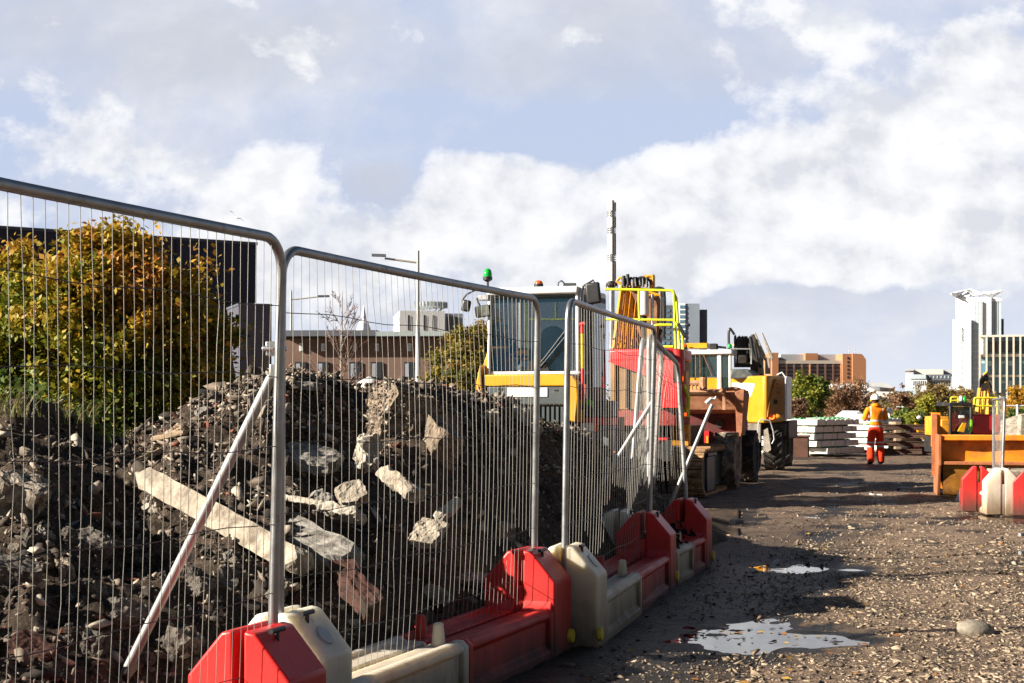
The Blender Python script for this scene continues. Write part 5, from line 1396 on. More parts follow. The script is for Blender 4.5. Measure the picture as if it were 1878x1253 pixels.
b = MB(); p0, p1 = A(1439, 690, 0.45), A(1439, 770, 0.45); b.bx(p0.x - 0.01, p0.x + 0.05, 0.5, 1.6, p1.z, p0.z); b.tube([A(1425, 688, 0.2), A(1434, 683, 0.2), A(1441, 692, 0.2), A(1441, 772, 0.2)], 0.018, 8); b.build('side_cover', WHITEM, wx, bevel=0.01)
# cab
b = MB(); yc = 1.0
for px in (1258, 1318, 1321, 1339): b.tube([A(px, 715, yc), A(px, 648, yc)], 0.035, 8)
for px in (1262, 1339): b.tube([A(px, 715, yc + 1.3), A(px, 648, yc + 1.3)], 0.035, 8)
fr.rect(b, 1254, 1342, 641, 650, yc - 0.08, yc + 1.4)
cf = b.build('cab_frame', WHITEM, wx, bevel=0.012)
b = MB(); fr.rect(b, 1260, 1316, 651, 692, yc, yc + 0.01); fr.rect(b, 1323, 1337, 651, 712, yc, yc + 0.01); b.build('cab_window', DGLS, wx)
b = MB(); fr.rect(b, 1256, 1342, 692, 720, yc + 0.02, yc + 1.3); b.build('cab_body', YEL, wx)
b = MB()
for px in (1265, 1276, 1284): b.tube([A(px, 694, yc - 0.05), A(px, 650, yc - 0.05)], 0.012, 6)
b.tube([A(1290, 650, yc - 0.05), A(1306, 690, yc - 0.05)], 0.012, 6); b.build('window_guard', RUST, wx)
b = MB(); fr.rect(b, 1283, 1300, 674, 690, yc + 0.5, yc + 0.7); fr.rect(b, 1264, 1276, 678, 690, yc + 0.4, yc + 0.6); b.build('cab_seat', mat('seat_teal', (0.16, 0.24, 0.23)), wx, bevel=0.03)
b = MB(); fr.rect(b, 1259, 1297, 629, 639, yc + 0.1, yc + 0.5); b.build('roof_sign', YEL, wx, bevel=0.01)
b = MB(); fr.rect(b, 1301, 1314, 641 - 11, 641, yc + 0.1, yc + 0.4); b.tube([A(1314, 636, yc + 0.2), A(1332, 638, yc + 0.2)], 0.03, 6); b.build('roof_lamp', BLK, wx, bevel=0.01)
beacon(wx, A(1256.5, 639, yc), ORL, 0.11, 0.05)
beacon(wx, A(1338.5, 640, yc), GRL, 0.12, 0.05)
rail(wx, [[A(1339, 640, yc - 0.1), A(1378, 640, yc - 0.1), A(1378, 668, yc - 0.1)]], 0.018, GALVW, 'mirror_frame')
mirror(wx, A(1362, 659, yc - 0.1), 0.20, 0.20, [A(1378, 665, yc - 0.1), A(1368, 668, yc - 0.1), A(1362, 662, yc - 0.1)], face=True)
# boom folded behind with looped hoses
b = MB()
for k in range(10):
    u0 = 1348 + k * 3.4; yk = 1.9 + 0.04 * k
    b.tube(arcpts(A(u0, 674, yk), A(u0 + rnd.uniform(-1, 3), 600 + rnd.uniform(-1, 6), yk), A(u0 + 4 + rnd.uniform(0, 4), 660 + rnd.uniform(-10, 12), yk + 0.1), 7, 0.45), 0.024, 7)
b.tube(arcpts(A(1337, 650, 1.8), A(1336, 598, 1.8), A(1347, 614, 1.8), 6, 0.4), 0.03, 8)
b.build('hydraulic_hoses', HOSE, wx)
b = MB(); b.tube([A(1346, 635, 2.2), A(1356, 625, 2.2), A(1366, 640, 2.2)], 0.06, 8); fr.rect(b, 1376, 1384, 655, 690, 2.1, 2.4); b.build('boom_foot', YEL, wx)
b = MB(); b.prism([(A(u, v, 2.0).x, A(u, v, 2.0).z) for u, v in ((1377, 690), (1372, 620), (1382, 612), (1394, 645), (1398, 690))], 2.0, 2.5, 'y'); b.build('dipper_arm', GRIME, wx, bevel=0.02)
STK = mat('worn_grey_steel', (0.33, 0.29, 0.24), rough=0.7, var=0.35, scale=5, dirt=(0.12, 0.09, 0.07), damt=0.4)
for ux in (1386, 1399):
    b = MB(); b.slab([A(ux - 3, 610, 1.9), A(ux - 1, 610, 1.9), A(ux + 19, 655, 1.9), A(ux + 16, 662, 1.9), A(ux + 6, 640, 1.9)][::-1], 0.10); fr.rect(b, ux + 4, ux + 13, 656, 686, 1.92, 2.1); b.build('bucket_link', STK, wx, bevel=0.008)
b = MB(); b.tube([A(1376, 618, 1.85), A(1381, 645, 1.85), A(1392, 672, 1.85)], 0.05, 8); b.tube([A(1384, 630, 1.82), A(1390, 665, 1.82), A(1396, 674, 1.82)], 0.035, 8); b.build('link_hose', HOSE, wx)
# chassis and wheels
b = MB(); fr.rect(b, 1362, 1440, 776.5, 800, 0.15, 2.8); b.build('chassis', GRIME, wx, bevel=0.02)
b = MB(); fr.rect(b, 1362, 1395, 777, 812, -0.1, 0.148); b.build('outrigger_bracket', STK, wx, bevel=0.01)
b = MB(); b.slab([A(1399, 790, -0.15), A(1408, 785, -0.15), A(1414, 825, -0.15), A(1407, 830, -0.15), A(1400, 826, -0.15)][::-1], 0.06); b.build('mud_flap', STK, wx)
rail(wx, [[A(1391, 795, -0.2), A(1391, 776, -0.2), A(1395, 769, -0.2), A(1412, 771, -0.2), A(1418, 790, -0.2), A(1420, 806, -0.2), A(1416, 814, -0.2)]], 0.017, GALVW, 'step_rail')
b = MB(); fr.rect(b, 1436, 1447, 772, 805, 0.4, 2.6); b.build('side_step', GRIME, wx, bevel=0.02)
for (px, yy) in ((1421, 0.5), (1376, 0.5), (1436, 2.9), (1376, 2.9)):
    p = A(px, 800, yy); tyre_wheel(wx, (p.x, yy, 0.55), 0.55, 0.42, 18)

# ---------------- 4: site dumper with worn skip facing the camera
fr = Frame((P(1300, HY, 26.4).x, 26.4, 0), R(17)); A = fr.at
dmp = thing('site_dumper', 'red site dumper with rust-brown tipping skip and big lugged tyre beside the fence end', 'dumper', fr.o, -fr.a)
b = MB()   # skip: front plate, floor, cheeks, rim
SKRIM = mat('worn_skip_rim', (0.46, 0.25, 0.14), rough=0.85, var=0.35, scale=5, bump=0.3, dirt=(0.25, 0.10, 0.05), damt=0.45, dscale=6)
pf = lambda u, v, y: A(u, v, y)
b.slab([pf(1258, 752, 0.0), pf(1350, 752, 0.0), pf(1348, 721, -0.15), pf(1258, 721, -0.15)], 0.05)
b.slab([pf(1352, 800, 0.10), pf(1362, 798, 1.0), pf(1370, 722, 1.1), pf(1347, 716, -0.12)][::-1], 0.05)
b.slab([pf(1258, 751, 0.0), pf(1350, 751, 0.0), pf(1352, 770, 1.1), pf(1258, 770, 1.1)][::-1], 0.05)
b.slab([pf(1258, 713, 1.15), pf(1366, 714, 1.15), pf(1352, 775, 1.1), pf(1258, 775, 1.1)], 0.05)
b.build('skip', SKIPB, dmp, bevel=0.008)
b = MB(); b.tube([pf(1256, 719, -0.16), pf(1330, 719, -0.16)], 0.045, 4); b.tube([pf(1330, 714, -0.16), pf(1349, 713, -0.12), pf(1370, 720, 1.1)], 0.04, 6); fr.rect(b, 1325, 1331, 712, 752, -0.19, -0.151)
b.tube([pf(1258, 703, 0.5), pf(1292, 703, 0.5)], 0.055, 8); b.tube([pf(1290, 692, 0.45), pf(1290, 718, 0.45)], 0.07, 8)
for k in range(5): b.tube([pf(1262 + k * 7, 706, 0.5), pf(1262 + k * 7, 716, 0.3)], 0.02, 6)
b.build('skip_rim', SKRIM, dmp, bevel=0.004)
b = MB(); b.slab([pf(1349, 718, -0.14), pf(1366, 712, -0.14), pf(1362, 790, 0.0), pf(1357, 812, 0.05), pf(1352, 800, 0.05)], 0.05); b.build('skip_cheek', SKIPB, dmp, bevel=0.006)
b = MB(); fr.rect(b, 1258, 1350, 756, 832, 0.45, 1.2); fr.rect(b, 1284, 1330, 832.3, 862, 0.5, 1.3); b.build('chassis', mat('dark_red_chassis', (0.10, 0.014, 0.012), rough=0.7, var=0.4), dmp, bevel=0.015)
b = MB(); b.slab([pf(1262, 796, 0.40), pf(1300, 790, 0.40), pf(1300, 828, 0.40), pf(1294, 824, 0.40), pf(1270, 812, 0.40)][::-1], 0.04); b.build('chassis_wing', REDM, dmp)
b = MB(); fr.rect(b, 1295, 1299, 800, 828, 0.33, 0.40); b.build('wing_edge', YEL, dmp)
b = MB(); p = A(1320, 777, 0.43); b.lathe([(0.09, 0), (0.08, -0.05)], p, 'y', 14); b.build('pivot_boss', GRIME, dmp)
for (px, yy, mm) in ((1333, -0.15, TYRED), (1368, 2.2, TYRE), (1230, 0.25, TYRE), (1275, 2.2, TYRE)):
    p = A(px, 850, yy); tyre_wheel(dmp, (p.x, yy, 0.50), 0.50, 0.42, 15, mm)
b = MB(); fr.rect(b, 1275, 1350, 770, 830, 1.3, 2.9); b.build('engine_housing', DRED, dmp, bevel=0.03)
b = MB(); fr.rect(b, 1340, 1350, 720, 790, 1.3, 1.6); b.build('hydraulic_tank', GRIME, dmp, bevel=0.02)
# ------------------------------------------------------------------ people
def hi_vis(name, top, low):
    m, nt, bs = new_mat(name)
    tc = nt.n('ShaderNodeTexCoord').outputs['Object']
    sp = nt.n('ShaderNodeSeparateXYZ', ins={0: tc}); x, y, z = sp.outputs
    up = nt.ramp(nt.math('ADD', z, nt.math('MULTIPLY', nt.math('SUBTRACT', nt.noise(tc, 9, 3), 0.5), 0.05)), [(0.985, 0.0), (1.0, 1.0)])
    c = nt.mix(up, c4(low), c4(top))  # jacket more orange than trousers, imitating sunlight on the same cloth
    fold = nt.noise(nt.n('ShaderNodeMapping', ins={'Vector': tc, 'Scale': (1, 1, 0.4)}).outputs[0], 14, 5, 0.6)
    c = nt.mix(nt.ramp(fold, [(0.30, 0.35), (0.5, 0.0)]), c, c4(tuple(k * 0.6 for k in low[:3])))
    def band(v, lo, hi): return nt.math('MULTIPLY', nt.math('GREATER_THAN', v, lo), nt.math('LESS_THAN', v, hi))
    b1 = band(z, 1.075, 1.120); b2 = band(z, 0.935, 0.975); b3 = band(z, 0.530, 0.570); b4 = band(z, 0.435, 0.475)
    ax = nt.math('ABSOLUTE', x)
    st = nt.math('MULTIPLY', band(nt.math('ADD', ax, nt.math('MULTIPLY', z, 0.05)), 0.205, 0.243), band(z, 1.10, 1.50))
    s = b1
    for q in (b2, b3, b4, st): s = nt.math('MAXIMUM', s, q)
    c = nt.mix(s, c, (0.62, 0.62, 0.60, 1))
    boots = nt.math('LESS_THAN', z, 0.075)
    c = nt.mix(boots, c, (0.02, 0.017, 0.015, 1))
    nt.t.links.new(c, bs.inputs['Base Color']); bs.inputs['Roughness'].default_value = 0.85; bs.inputs['Specular IOR Level'].default_value = 0.2
    bp = nt.n('ShaderNodeBump', ins={'Height': fold, 'Strength': 0.55, 'Distance': 0.03}); nt.t.links.new(bp.outputs[0], bs.inputs['Normal'])
    return m
SUIT = hi_vis('hi_vis_suit', (0.95, 0.26, 0.010, 1), (0.95, 0.050, 0.012, 1))
SKIN = mat('skin', (0.50, 0.29, 0.20), rough=0.6, var=0.1)
HATM = mat('white_hard_hat', (0.80, 0.80, 0.78), rough=0.3, var=0.05)

def skinned(name, joints, edges, radii, material, parent, root=0, sub=2):
    me = bpy.data.meshes.new(name); me.from_pydata([Vector(j) for j in joints], edges, []); me.update()
    o = bpy.data.objects.new(name, me); COL.objects.link(o)
    sk = o.modifiers.new('Skin', 'SKIN'); sk.use_smooth_shade = True; sk.branch_smoothing = 0.6
    me.skin_vertices[0] if me.skin_vertices else None
    if not me.skin_vertices:
        bmx = bmesh.new(); bmx.from_mesh(me); bmx.verts.layers.skin.verify(); bmx.to_mesh(me); bmx.free()
    for i, r in enumerate(radii):
        sv = me.skin_vertices[0].data[i]; sv.radius = r if isinstance(r, tuple) else (r, r); sv.use_root = (i == root)
    ss = o.modifiers.new('Subsurf', 'SUBSURF'); ss.levels = sub; ss.render_levels = sub
    dg = bpy.context.evaluated_depsgraph_get(); dg.update()
    m2 = bpy.data.meshes.new_from_object(o.evaluated_get(dg)); m2.name = name
    o.modifiers.clear(); o.data = m2; bpy.data.meshes.remove(me)
    m2.materials.clear(); m2.materials.append(material)
    m2.polygons.foreach_set('use_smooth', [True] * len(m2.polygons))
    if parent is not None: o.parent = parent
    return o

def person(label, loc, rz, hold=True):
    """standing figure facing local +Y, both forearms raised in front of the chest"""
    root = thing('person', label, 'person', loc, rz)
    J, E, Rr = [], [], []
    def j(p, r, parent=None):
        J.append(p); Rr.append(r)
        if parent is not None: E.append((parent, len(J) - 1))
        return len(J) - 1
    pel = j((0, 0, 0.92), (0.185, 0.135))
    wai = j((0, 0.0, 1.06), (0.175, 0.13), pel)
    che = j((0, -0.01, 1.25), (0.20, 0.145), wai)
    sho = j((0, -0.01, 1.40), (0.165, 0.115), che)
    nec = j((0, 0.02, 1.49), 0.072, sho)
    nk2 = j((0, 0.035, 1.53), 0.058, nec)
    for s in (-1, 1):
        hip = j((s * 0.105, 0, 0.80), (0.122, 0.122), pel)
        kn = j((s * 0.125, 0.02, 0.46), (0.098, 0.100), hip)
        sh = j((s * 0.130, -0.01, 0.20), (0.096, 0.098), kn)
        an = j((s * 0.132, -0.01, 0.065), (0.092, 0.095), sh)
        f1 = j((s * 0.140, 0.02, 0.045), 0.045, an)
        j((s * 0.150, 0.17, 0.035), 0.038, f1)
        s1 = j((s * 0.205, -0.01, 1.385), (0.088, 0.088), sho)
        el = j((s * 0.285, 0.03, 1.12), (0.076, 0.076), s1)
        wr = j((s * 0.16, 0.28, 1.16), (0.050, 0.050), el)
    body = skinned('body', J, E, Rr, SUIT, root, 0, 2)
    # head with face
    hd = Vector((0, 0.055, 1.615))
    tilt = Matrix.Rotation(R(-22), 3, 'X')
    b = MB(); b.sphere(hd, (0.076, 0.092, 0.112), 20, 14)
    hv = b.build('head', SKIN, root, smooth=180)
    b = MB(); b.sphere(hd + Vector((0, 0.092, -0.01)), (0.014, 0.022, 0.028), 10, 6)
    for s in (-1, 1): b.sphere(hd + Vector((s * 0.078, 0, -0.005)), (0.012, 0.024, 0.034), 8, 6)
    b.build('nose_and_ears', SKIN, hv, smooth=180)
    b = MB()
    for s in (-1, 1): b.sphere(hd + Vector((s * 0.032, 0.080, 0.012)), (0.013, 0.008, 0.008), 8, 6)
    b.build('eyes', BLACK, hv, smooth=180)
    b = MB(); b.sphere(hd + Vector((0, 0.080, -0.058)), (0.026, 0.008, 0.007), 8, 5); b.build('mouth', mat('lips', (0.35, 0.14, 0.11)), hv)
    b = MB(); b.sphere(hd + Vector((0, -0.022, 0.0)), (0.080, 0.080, 0.10), 16, 10); b.build('hair', mat('brown_hair', (0.05, 0.03, 0.02), rough=0.8), hv, smooth=180)
    b = MB(); b.sphere(hd + Vector((0, -0.005, 0.028)), (0.108, 0.132, 0.118), 24, 10, z0=0.0, z1=1.0)
    b.prism([(0.118 * math.cos(a), 0.02 + 0.15 * math.sin(a)) for a in [2 * math.pi * k / 24 for k in range(24)]], hd.z + 0.012, hd.z + 0.024, 'z')
    b.tube([hd + Vector((0, -0.12, 0.07)), hd + Vector((0, 0, 0.15)), hd + Vector((0, 0.12, 0.08))], 0.014, 6)
    b.build('hard_hat', HATM, root, smooth=50)
    b = MB()
    for s in (-1, 1): b.sphere(hd + Vector((s * 0.098, 0.0, 0.0)), (0.026, 0.035, 0.045), 10, 8)
    b.build('ear_defender', mat('yellow_defender', (0.75, 0.42, 0.01), rough=0.4), root, smooth=180)
    b = MB(); b.lathe([(0.10, 0), (0.115, 0.03), (0.10, 0.075)], (0, 0.015, 1.44), 'z', 20); b.build('collar', SUIT, root)
    # hands: palm, four fingers, thumb, closed round a tablet
    for s in (-1, 1):
        b = MB(); w0 = Vector((s * 0.15, 0.30, 1.165))
        b.sphere(w0 + Vector((-s * 0.02, 0.045, 0.01)), (0.026, 0.048, 0.040), 12, 8)
        for k, ln in enumerate((0.070, 0.080, 0.075, 0.058)):
            p0 = w0 + Vector((-s * 0.015, 0.085, 0.038 - k * 0.021)); p1 = p0 + Vector((-s * 0.012, ln * 0.5, 0.004)); p2 = p1 + Vector((-s * ln * 0.45, ln * 0.22, 0.002))
            b.tube([p0, p1, p2], [0.0095, 0.009, 0.007], 8)
        p0 = w0 + Vector((-s * 0.035, 0.03, 0.04)); b.tube([p0, p0 + Vector((-s * 0.028, 0.018, 0.022)), p0 + Vector((-s * 0.042, 0.040, 0.026))], [0.011, 0.010, 0.008], 8)
        b.build('hand', SKIN, root, smooth=180)
    return root
pp = G(1606, 852)
worker = person('worker in orange hi-vis suit and white hard hat standing on the road, back turned', pp, R(6))
worker.scale = (1.0, 1.0, 1.0)
def held(p, rz):
    t = thing('clipboard', 'small dark clipboard held by the worker standing on the road', 'clipboard', p, rz)
    b = MB(); b.box((0, 0, 0), (0.19, 0.012, 0.26), Matrix.Rotation(R(-35), 3, 'X')); b.build('board', BLACK, t, bevel=0.003)
    b = MB(); b.box((0, -0.016, 0.012), (0.17, 0.003, 0.23), Matrix.Rotation(R(-35), 3, 'X')); b.build('paper', HATM, t)
held(pp + Matrix.Rotation(R(6), 3, 'Z') @ Vector((0, 0.415, 1.19)), R(6))
p2 = Vector((P(686, HY, 15.9).x, 15.9, 0.03))
person('second worker in white hard hat mostly hidden behind the crest of the heap', p2, R(100))

# ------------------------------------------------------------------ orange skip
ORG = mat('worn_orange_steel', (0.80, 0.25, 0.008), rough=0.5, var=0.22, scale=2.2, bump=0.18, bscale=5, dirt=(0.20, 0.075, 0.03), damt=0.42, dscale=3.2)
ORGD = mat('rubbed_orange_steel', (0.62, 0.25, 0.03), rough=0.6, var=0.3, scale=3, bump=0.2, bscale=12, dirt=(0.065, 0.035, 0.02), damt=0.62, dscale=3.0)
RUSTL = mat('rusty_flange', (0.40, 0.13, 0.045), rough=0.8, var=0.35, scale=6, bump=0.3, dirt=(0.15, 0.06, 0.04), damt=0.4)
fr = Frame((P(1722, HY, 24.0).x, 24.0, 0), R(13)); A = fr.at
skp = thing('waste_skip', 'dented orange steel skip standing at the right edge of the road', 'skip', fr.o, -fr.a)
xe = 4.2
zt1, zm, zb = A(1760, 800, 0).z, A(1760, 848, 0).z, A(1760, 912, 0).z
b = MB()
x0 = A(1728, 800).x
# recessed upper panel, dented
nx, nz = 40, 8
vs, fs = [], []
for i in range(nx + 1):
    for k in range(nz + 1):
        xx = x0 + (xe - x0) * i / nx; zz = zm + (zt1 - 0.04 - zm) * k / nz
        dn = 0.05 * noise.noise((xx * 1.6, zz * 3, 2.0)) + 0.02 * noise.noise((xx * 5, zz * 6, 5.0))
        vs.append((xx, 0.15 + dn, zz))
for i in range(nx):
    for k in range(nz):
        a0 = i * (nz + 1) + k; fs.append((a0, a0 + nz + 1, a0 + nz + 2, a0 + 1))
b._add(vs, fs)
b.bx(x0, xe, 0.28, 1.5, zm - 0.2, zm + 0.1)
b.build('upper_panel', ORG, skp, smooth=60)
b = MB()
vs, fs = [], []
for i in range(nx + 1):
    for k in range(nz + 1):
        t = k / nz; xx = x0 + 0.02 + (xe - x0) * i / nx; zz = 0.02 + (zm - 0.03 - 0.02) * t
        dn = 0.025 * noise.noise((xx * 2.2, zz * 4, 7.0))
        vs.append((xx, 0.24 - 0.22 * t + dn, zz))
for i in range(nx):
    for k in range(nz):
        a0 = i * (nz + 1) + k; fs.append((a0, a0 + nz + 1, a0 + nz + 2, a0 + 1))
b._add(vs, fs)
b.build('lower_panel', ORGD, skp, smooth=60)
b = MB(); b.bx(x0 - 0.06, xe, -0.03, 0.22, zt1 - 0.07, zt1 + 0.02); b.build('top_rim', ORG, skp, bevel=0.012)
b = MB(); b.bx(x0 - 0.02, xe, -0.035, 0.16, zm - 0.04, zm + 0.012); b.build('ledge', RUSTL, skp, bevel=0.008)
b = MB(); b.prism([(-0.06, zt1 + 0.02), (-0.06, zm - 0.05), (0.30, 0.0), (1.35, 0.0), (1.5, zt1 + 0.02)], x0 - 0.065, x0 - 0.015, 'x'); b.build('end_flange', RUSTL, skp, bevel=0.006)
b = MB(); p = A(1718, 757, 0.9); b.bx(p.x - 0.09, p.x + 0.06, 0.85, 1.0, zt1 - 0.2, p.z); b.slab([(p.x + 0.06, 0.9, zt1 + 0.16), (p.x + 0.22, 0.9, zt1 + 0.0), (p.x + 0.06, 0.9, zt1 + 0.0)][::-1], 0.06); b.build('lifting_lug', ORG, skp, bevel=0.008)
b = MB(); b.bx(p.x - 0.085, p.x + 0.0, 0.80, 0.86, 0.3, p.z - 0.02); b.build('lug_edge', RUSTL, skp)
b = MB(); b.bx(x0, xe, 1.45, 1.5, 0.05, zt1 - 0.02); b.bx(xe - 0.05, xe, 0.3, 1.449, 0.05, zt1 - 0.03); b.build('far_wall', ORG, skp)
b = MB(); b.bx(x0 + 0.0, xe - 0.06, 0.3, 1.44, 0.3, zt1 - 0.25); b.build('load', SOIL, skp)

# ------------------------------------------------------------------ barriers and mesh at the right edge
def gx(px, py): return G(px, py)
q = gx(1840, 943)
barrier('cream barrier tower facing the camera in front of the orange skip', 'w', (q.x, q.y), R(8), 1.2, False, pegs=False, cap=False, group='barriers by the orange skip')
q2 = gx(1816, 928)
barrier('red barrier with its tower at the left of the cream one by the skip', 'r', (q.x - 0.16, q.y + 0.55), R(14), 0.75, False, pegs=False, cap=False, group='barriers by the orange skip')
q3 = gx(1890, 945)
barrier('red barrier cut by the right edge of the picture', 'r', (q3.x, q3.y), R(20), 0.9, False, pegs=False, cap=False, group='barriers by the orange skip')
a0 = gx(1841, 940)
fence_panel('short mesh panel standing edge-on in front of the orange skip', (a0.x, a0.y + 0.1, 0.1), (P(1822, HY, 22.5).x, 22.5, 0.1), P(1843, 729, a0.y + 0.1), P(1822, 733, 22.5), 22, bulge=0.02, rows=(0.2, 0.5, 0.8), group='mesh panels by the skip')
b = MB(); q4 = gx(1866, 930); b.bx(0, 1.1, 0.35, 1.1, 0, 0.52); o = b.build('concrete_block', CONC, None, bevel=0.02); o.location = (q4.x - 0.13, q4.y, 0); tag(o, 'beige concrete block behind the cream barrier at the right edge', 'concrete block')
def stub(px, d, h, w_):
    b = MB(); b.prism([(-w_ / 2, 0), (w_ / 2, 0), (w_ / 2, h * 0.9), (w_ * 0.2, h), (-w_ * 0.35, h * 0.96)], -0.15, 0.15, 'y'); return b, (P(px, HY, d).x, d, 0)
b, l = stub(1880, 44, 1.25, 0.5); o = b.build('concrete_post', CONC, None, bevel=0.03); o.location = l; tag(o, 'rough concrete post beside the ballast heap at the right edge', 'concrete post')

# ------------------------------------------------------------------ sleepers, rusty steel, ballast
SLW = mat('white_concrete_sleeper', (0.66, 0.65, 0.60), rough=0.85, var=0.15, scale=3, bump=0.2, dirt=(0.30, 0.27, 0.22), damt=0.25)
CLIPG = mat('green_clip_plastic', (0.02, 0.30, 0.07), rough=0.5)
def sleeper_proto(label):
    root = thing('concrete_sleeper', label, 'sleeper', (0, 0, 0), 0, 'stacked concrete sleepers')
    b = MB(); b.prism([(-0.14, 0), (0.14, 0), (0.125, 0.20), (-0.125, 0.20)], -1.25, 1.25, 'x') if False else b.prism([(-0.132, 0), (0.132, 0), (0.118, 0.165), (-0.118, 0.165)], -1.25, 1.25, 'x')
    b.build('beam', SLW, root, bevel=0.012)
    for x in (-0.95, -0.65, 0.65, 0.95):
        b = MB(); b.box((0, 0, 0), (0.07, 0.16, 0.025)); o = b.build('rail_clip', CLIPG, root); o.location = (x, 0, 0.178)
    return root
def stack(ox, oy, yaw, layers, per, label, proto=None):
    ex = Vector((math.cos(yaw), math.sin(yaw), 0)); ey = Vector((-math.sin(yaw), math.cos(yaw), 0))
    rnd = random.Random(int(ox * 10))
    first = None
    for L in range(layers):
        sh = rnd.uniform(-0.12, 0.12) + 0.05 * (layers - L - 1) - 0.06
        for k in range(per):
            o = proto if first is None and proto is not None else copy_tree(proto)
            if first is None: first = o
            o['label'] = label
            p = Vector((ox, oy, 0)) + ex * (sh + rnd.uniform(-0.02, 0.02)) + ey * (k * 0.272)
            o.location = (p.x, p.y, 0.085 + L * 0.205); o.rotation_euler = (0, 0, yaw + rnd.uniform(-0.004, 0.004))
        # timber bearers between the courses
        for s in (-0.8, 0.8):
            b = MB(); b.box((0, per * 0.136, 0), (0.10, per * 0.272, 0.036)); o = b.build('timber_bearer', TIMB, None)
            p = Vector((ox, oy, 0)) + ex * (s + sh) - ey * 0.1
            o.location = (p.x, p.y, 0.062 + L * 0.205); o.rotation_euler = (0, 0, yaw)
            tag(o, 'timber bearer between courses of the white sleeper stack', 'timber', 'timber bearers in the sleeper stacks')
    return first
pr = sleeper_proto('x')
c_ = P(1500, HY, 42.0)
yw = R(-42)
stack(c_.x - 1.25 * math.cos(yw) , 42.0 - 1.25 * math.sin(yw), yw, 5, 9, 'white concrete sleeper in the near stack with open dark gaps, left of the worker', pr)
c_ = P(1620, HY, 45.5)
stack(c_.x - 1.25 * math.cos(yw), 45.5 - 1.25 * math.sin(yw), yw, 5, 6, 'white concrete sleeper in the farther stack, behind the worker', pr)
DRUST0 = mat('brown_box_rust', (0.10, 0.045, 0.030), rough=0.9, var=0.4, scale=4, bump=0.3)
b = MB(); q = P(1463, HY, 40.5); b.box((0, 0, 0.33), (0.60, 0.5, 0.56), None, (0.98, 0.98)); b.box((0, 0, 0.63), (0.66, 0.56, 0.05)); o = b.build('rusty_box', DRUST0, None, bevel=0.01); o.location = (q.x, 40.5, 0); o.rotation_euler = (0, 0, R(-15)); tag(o, 'rusty steel box standing at the left end of the sleeper stack', 'steel box')
rnd = random.Random(4)
DRUST = mat('dark_rust', (0.07, 0.038, 0.026), rough=0.9, var=0.4, scale=6, bump=0.3)
for k in range(16):
    b = MB(); ln = rnd.uniform(1.1, 1.5)
    b.bx(-ln / 2, ln / 2, -0.07, 0.07, 0, 0.02); b.bx(-ln / 2, ln / 2, -0.012, 0.012, 0.0205, 0.12); b.bx(-ln / 2, ln / 2, -0.035, 0.035, 0.1205, 0.15)
    o = b.build('steel_rail_offcut', DRUST, None)
    q = P(1652, HY, 43.5 + 0.0)
    o.location = (q.x + rnd.uniform(-0.1, 0.15), 43.2 + (k % 4) * 0.18, 0.04 + (k // 4) * 0.24); o.rotation_euler = (rnd.uniform(-0.1, 0.1), rnd.uniform(-0.03, 0.03), R(-12) + rnd.uniform(-0.1, 0.1))
    tag(o, 'short rusty steel rail in the brown stack right of the worker', 'steel rail', 'rusty rails stacked right of the worker')
    if k % 4 == 0:
        b = MB(); b.bx(-0.08, 0.08, -0.3, 0.5, 0, 0.075); o = b.build('timber_bearer', TIMB, None); o.location = (q.x - 0.2, 43.3, 0.195 + (k // 4) * 0.24); tag(o, 'timber bearer between the short rusty rails', 'timber', 'timber bearers in the rail stack')
b = MB(); b.sphere((0, 0, 0.25), (1.0, 0.7, 0.95), 24, 12, z0=-0.2); o = b.build('white_sack', mat('white_woven_sack', (0.70, 0.70, 0.68), rough=0.8, var=0.15, bump=0.4, bscale=9), None, smooth=180); q = P(1572, HY, 48); o.location = (q.x, 48, 0); tag(o, 'bulging white sack behind the sleeper stacks', 'sack')
# ballast heap
pts = []
BH = []
for _ in range(2600):
    x = rnd.gauss(0, 0.9); y = rnd.gauss(0, 0.7); h = max(0, 1.15 - abs(x) * 0.55 - abs(y) * 0.4)
    pts.append((x, y, h))
bal = scatter('ballast', [(x + P(1868, HY, 47).x, y + 47, z) for x, y, z in pts], [rnd.uniform(0.03, 0.07) for _ in pts], STONE, [min(0.9, max(0.3, rnd.gauss(0.7, 0.15))) for _ in pts])
tag(bal, kind='stuff')
b = MB(); b.lathe([(2.3, -0.1), (1.4, 0.45), (0.6, 0.95), (0.1, 1.15)], (P(1868, HY, 47).x, 47, 0), 'z', 24); o = b.build('ballast_heap', CONC, None, smooth=180); tag(o, 'heap of pale railway ballast beyond the skip at the right edge', 'ballast heap')
b = MB(); b.bx(0, 5, 0, 0.1, 0, 0.12); o = b.build('blue_sheet', mat('blue_sheet', (0.05, 0.09, 0.28)), None); q = P(1842, 780, 50); o.location = (q.x, 50, q.z - 0.05); b2 = MB()
o.location = (q.x, 50, 0.6); tag(o, 'blue edging strip behind the ballast heap', 'edging')
bpy.data.objects.remove(o)

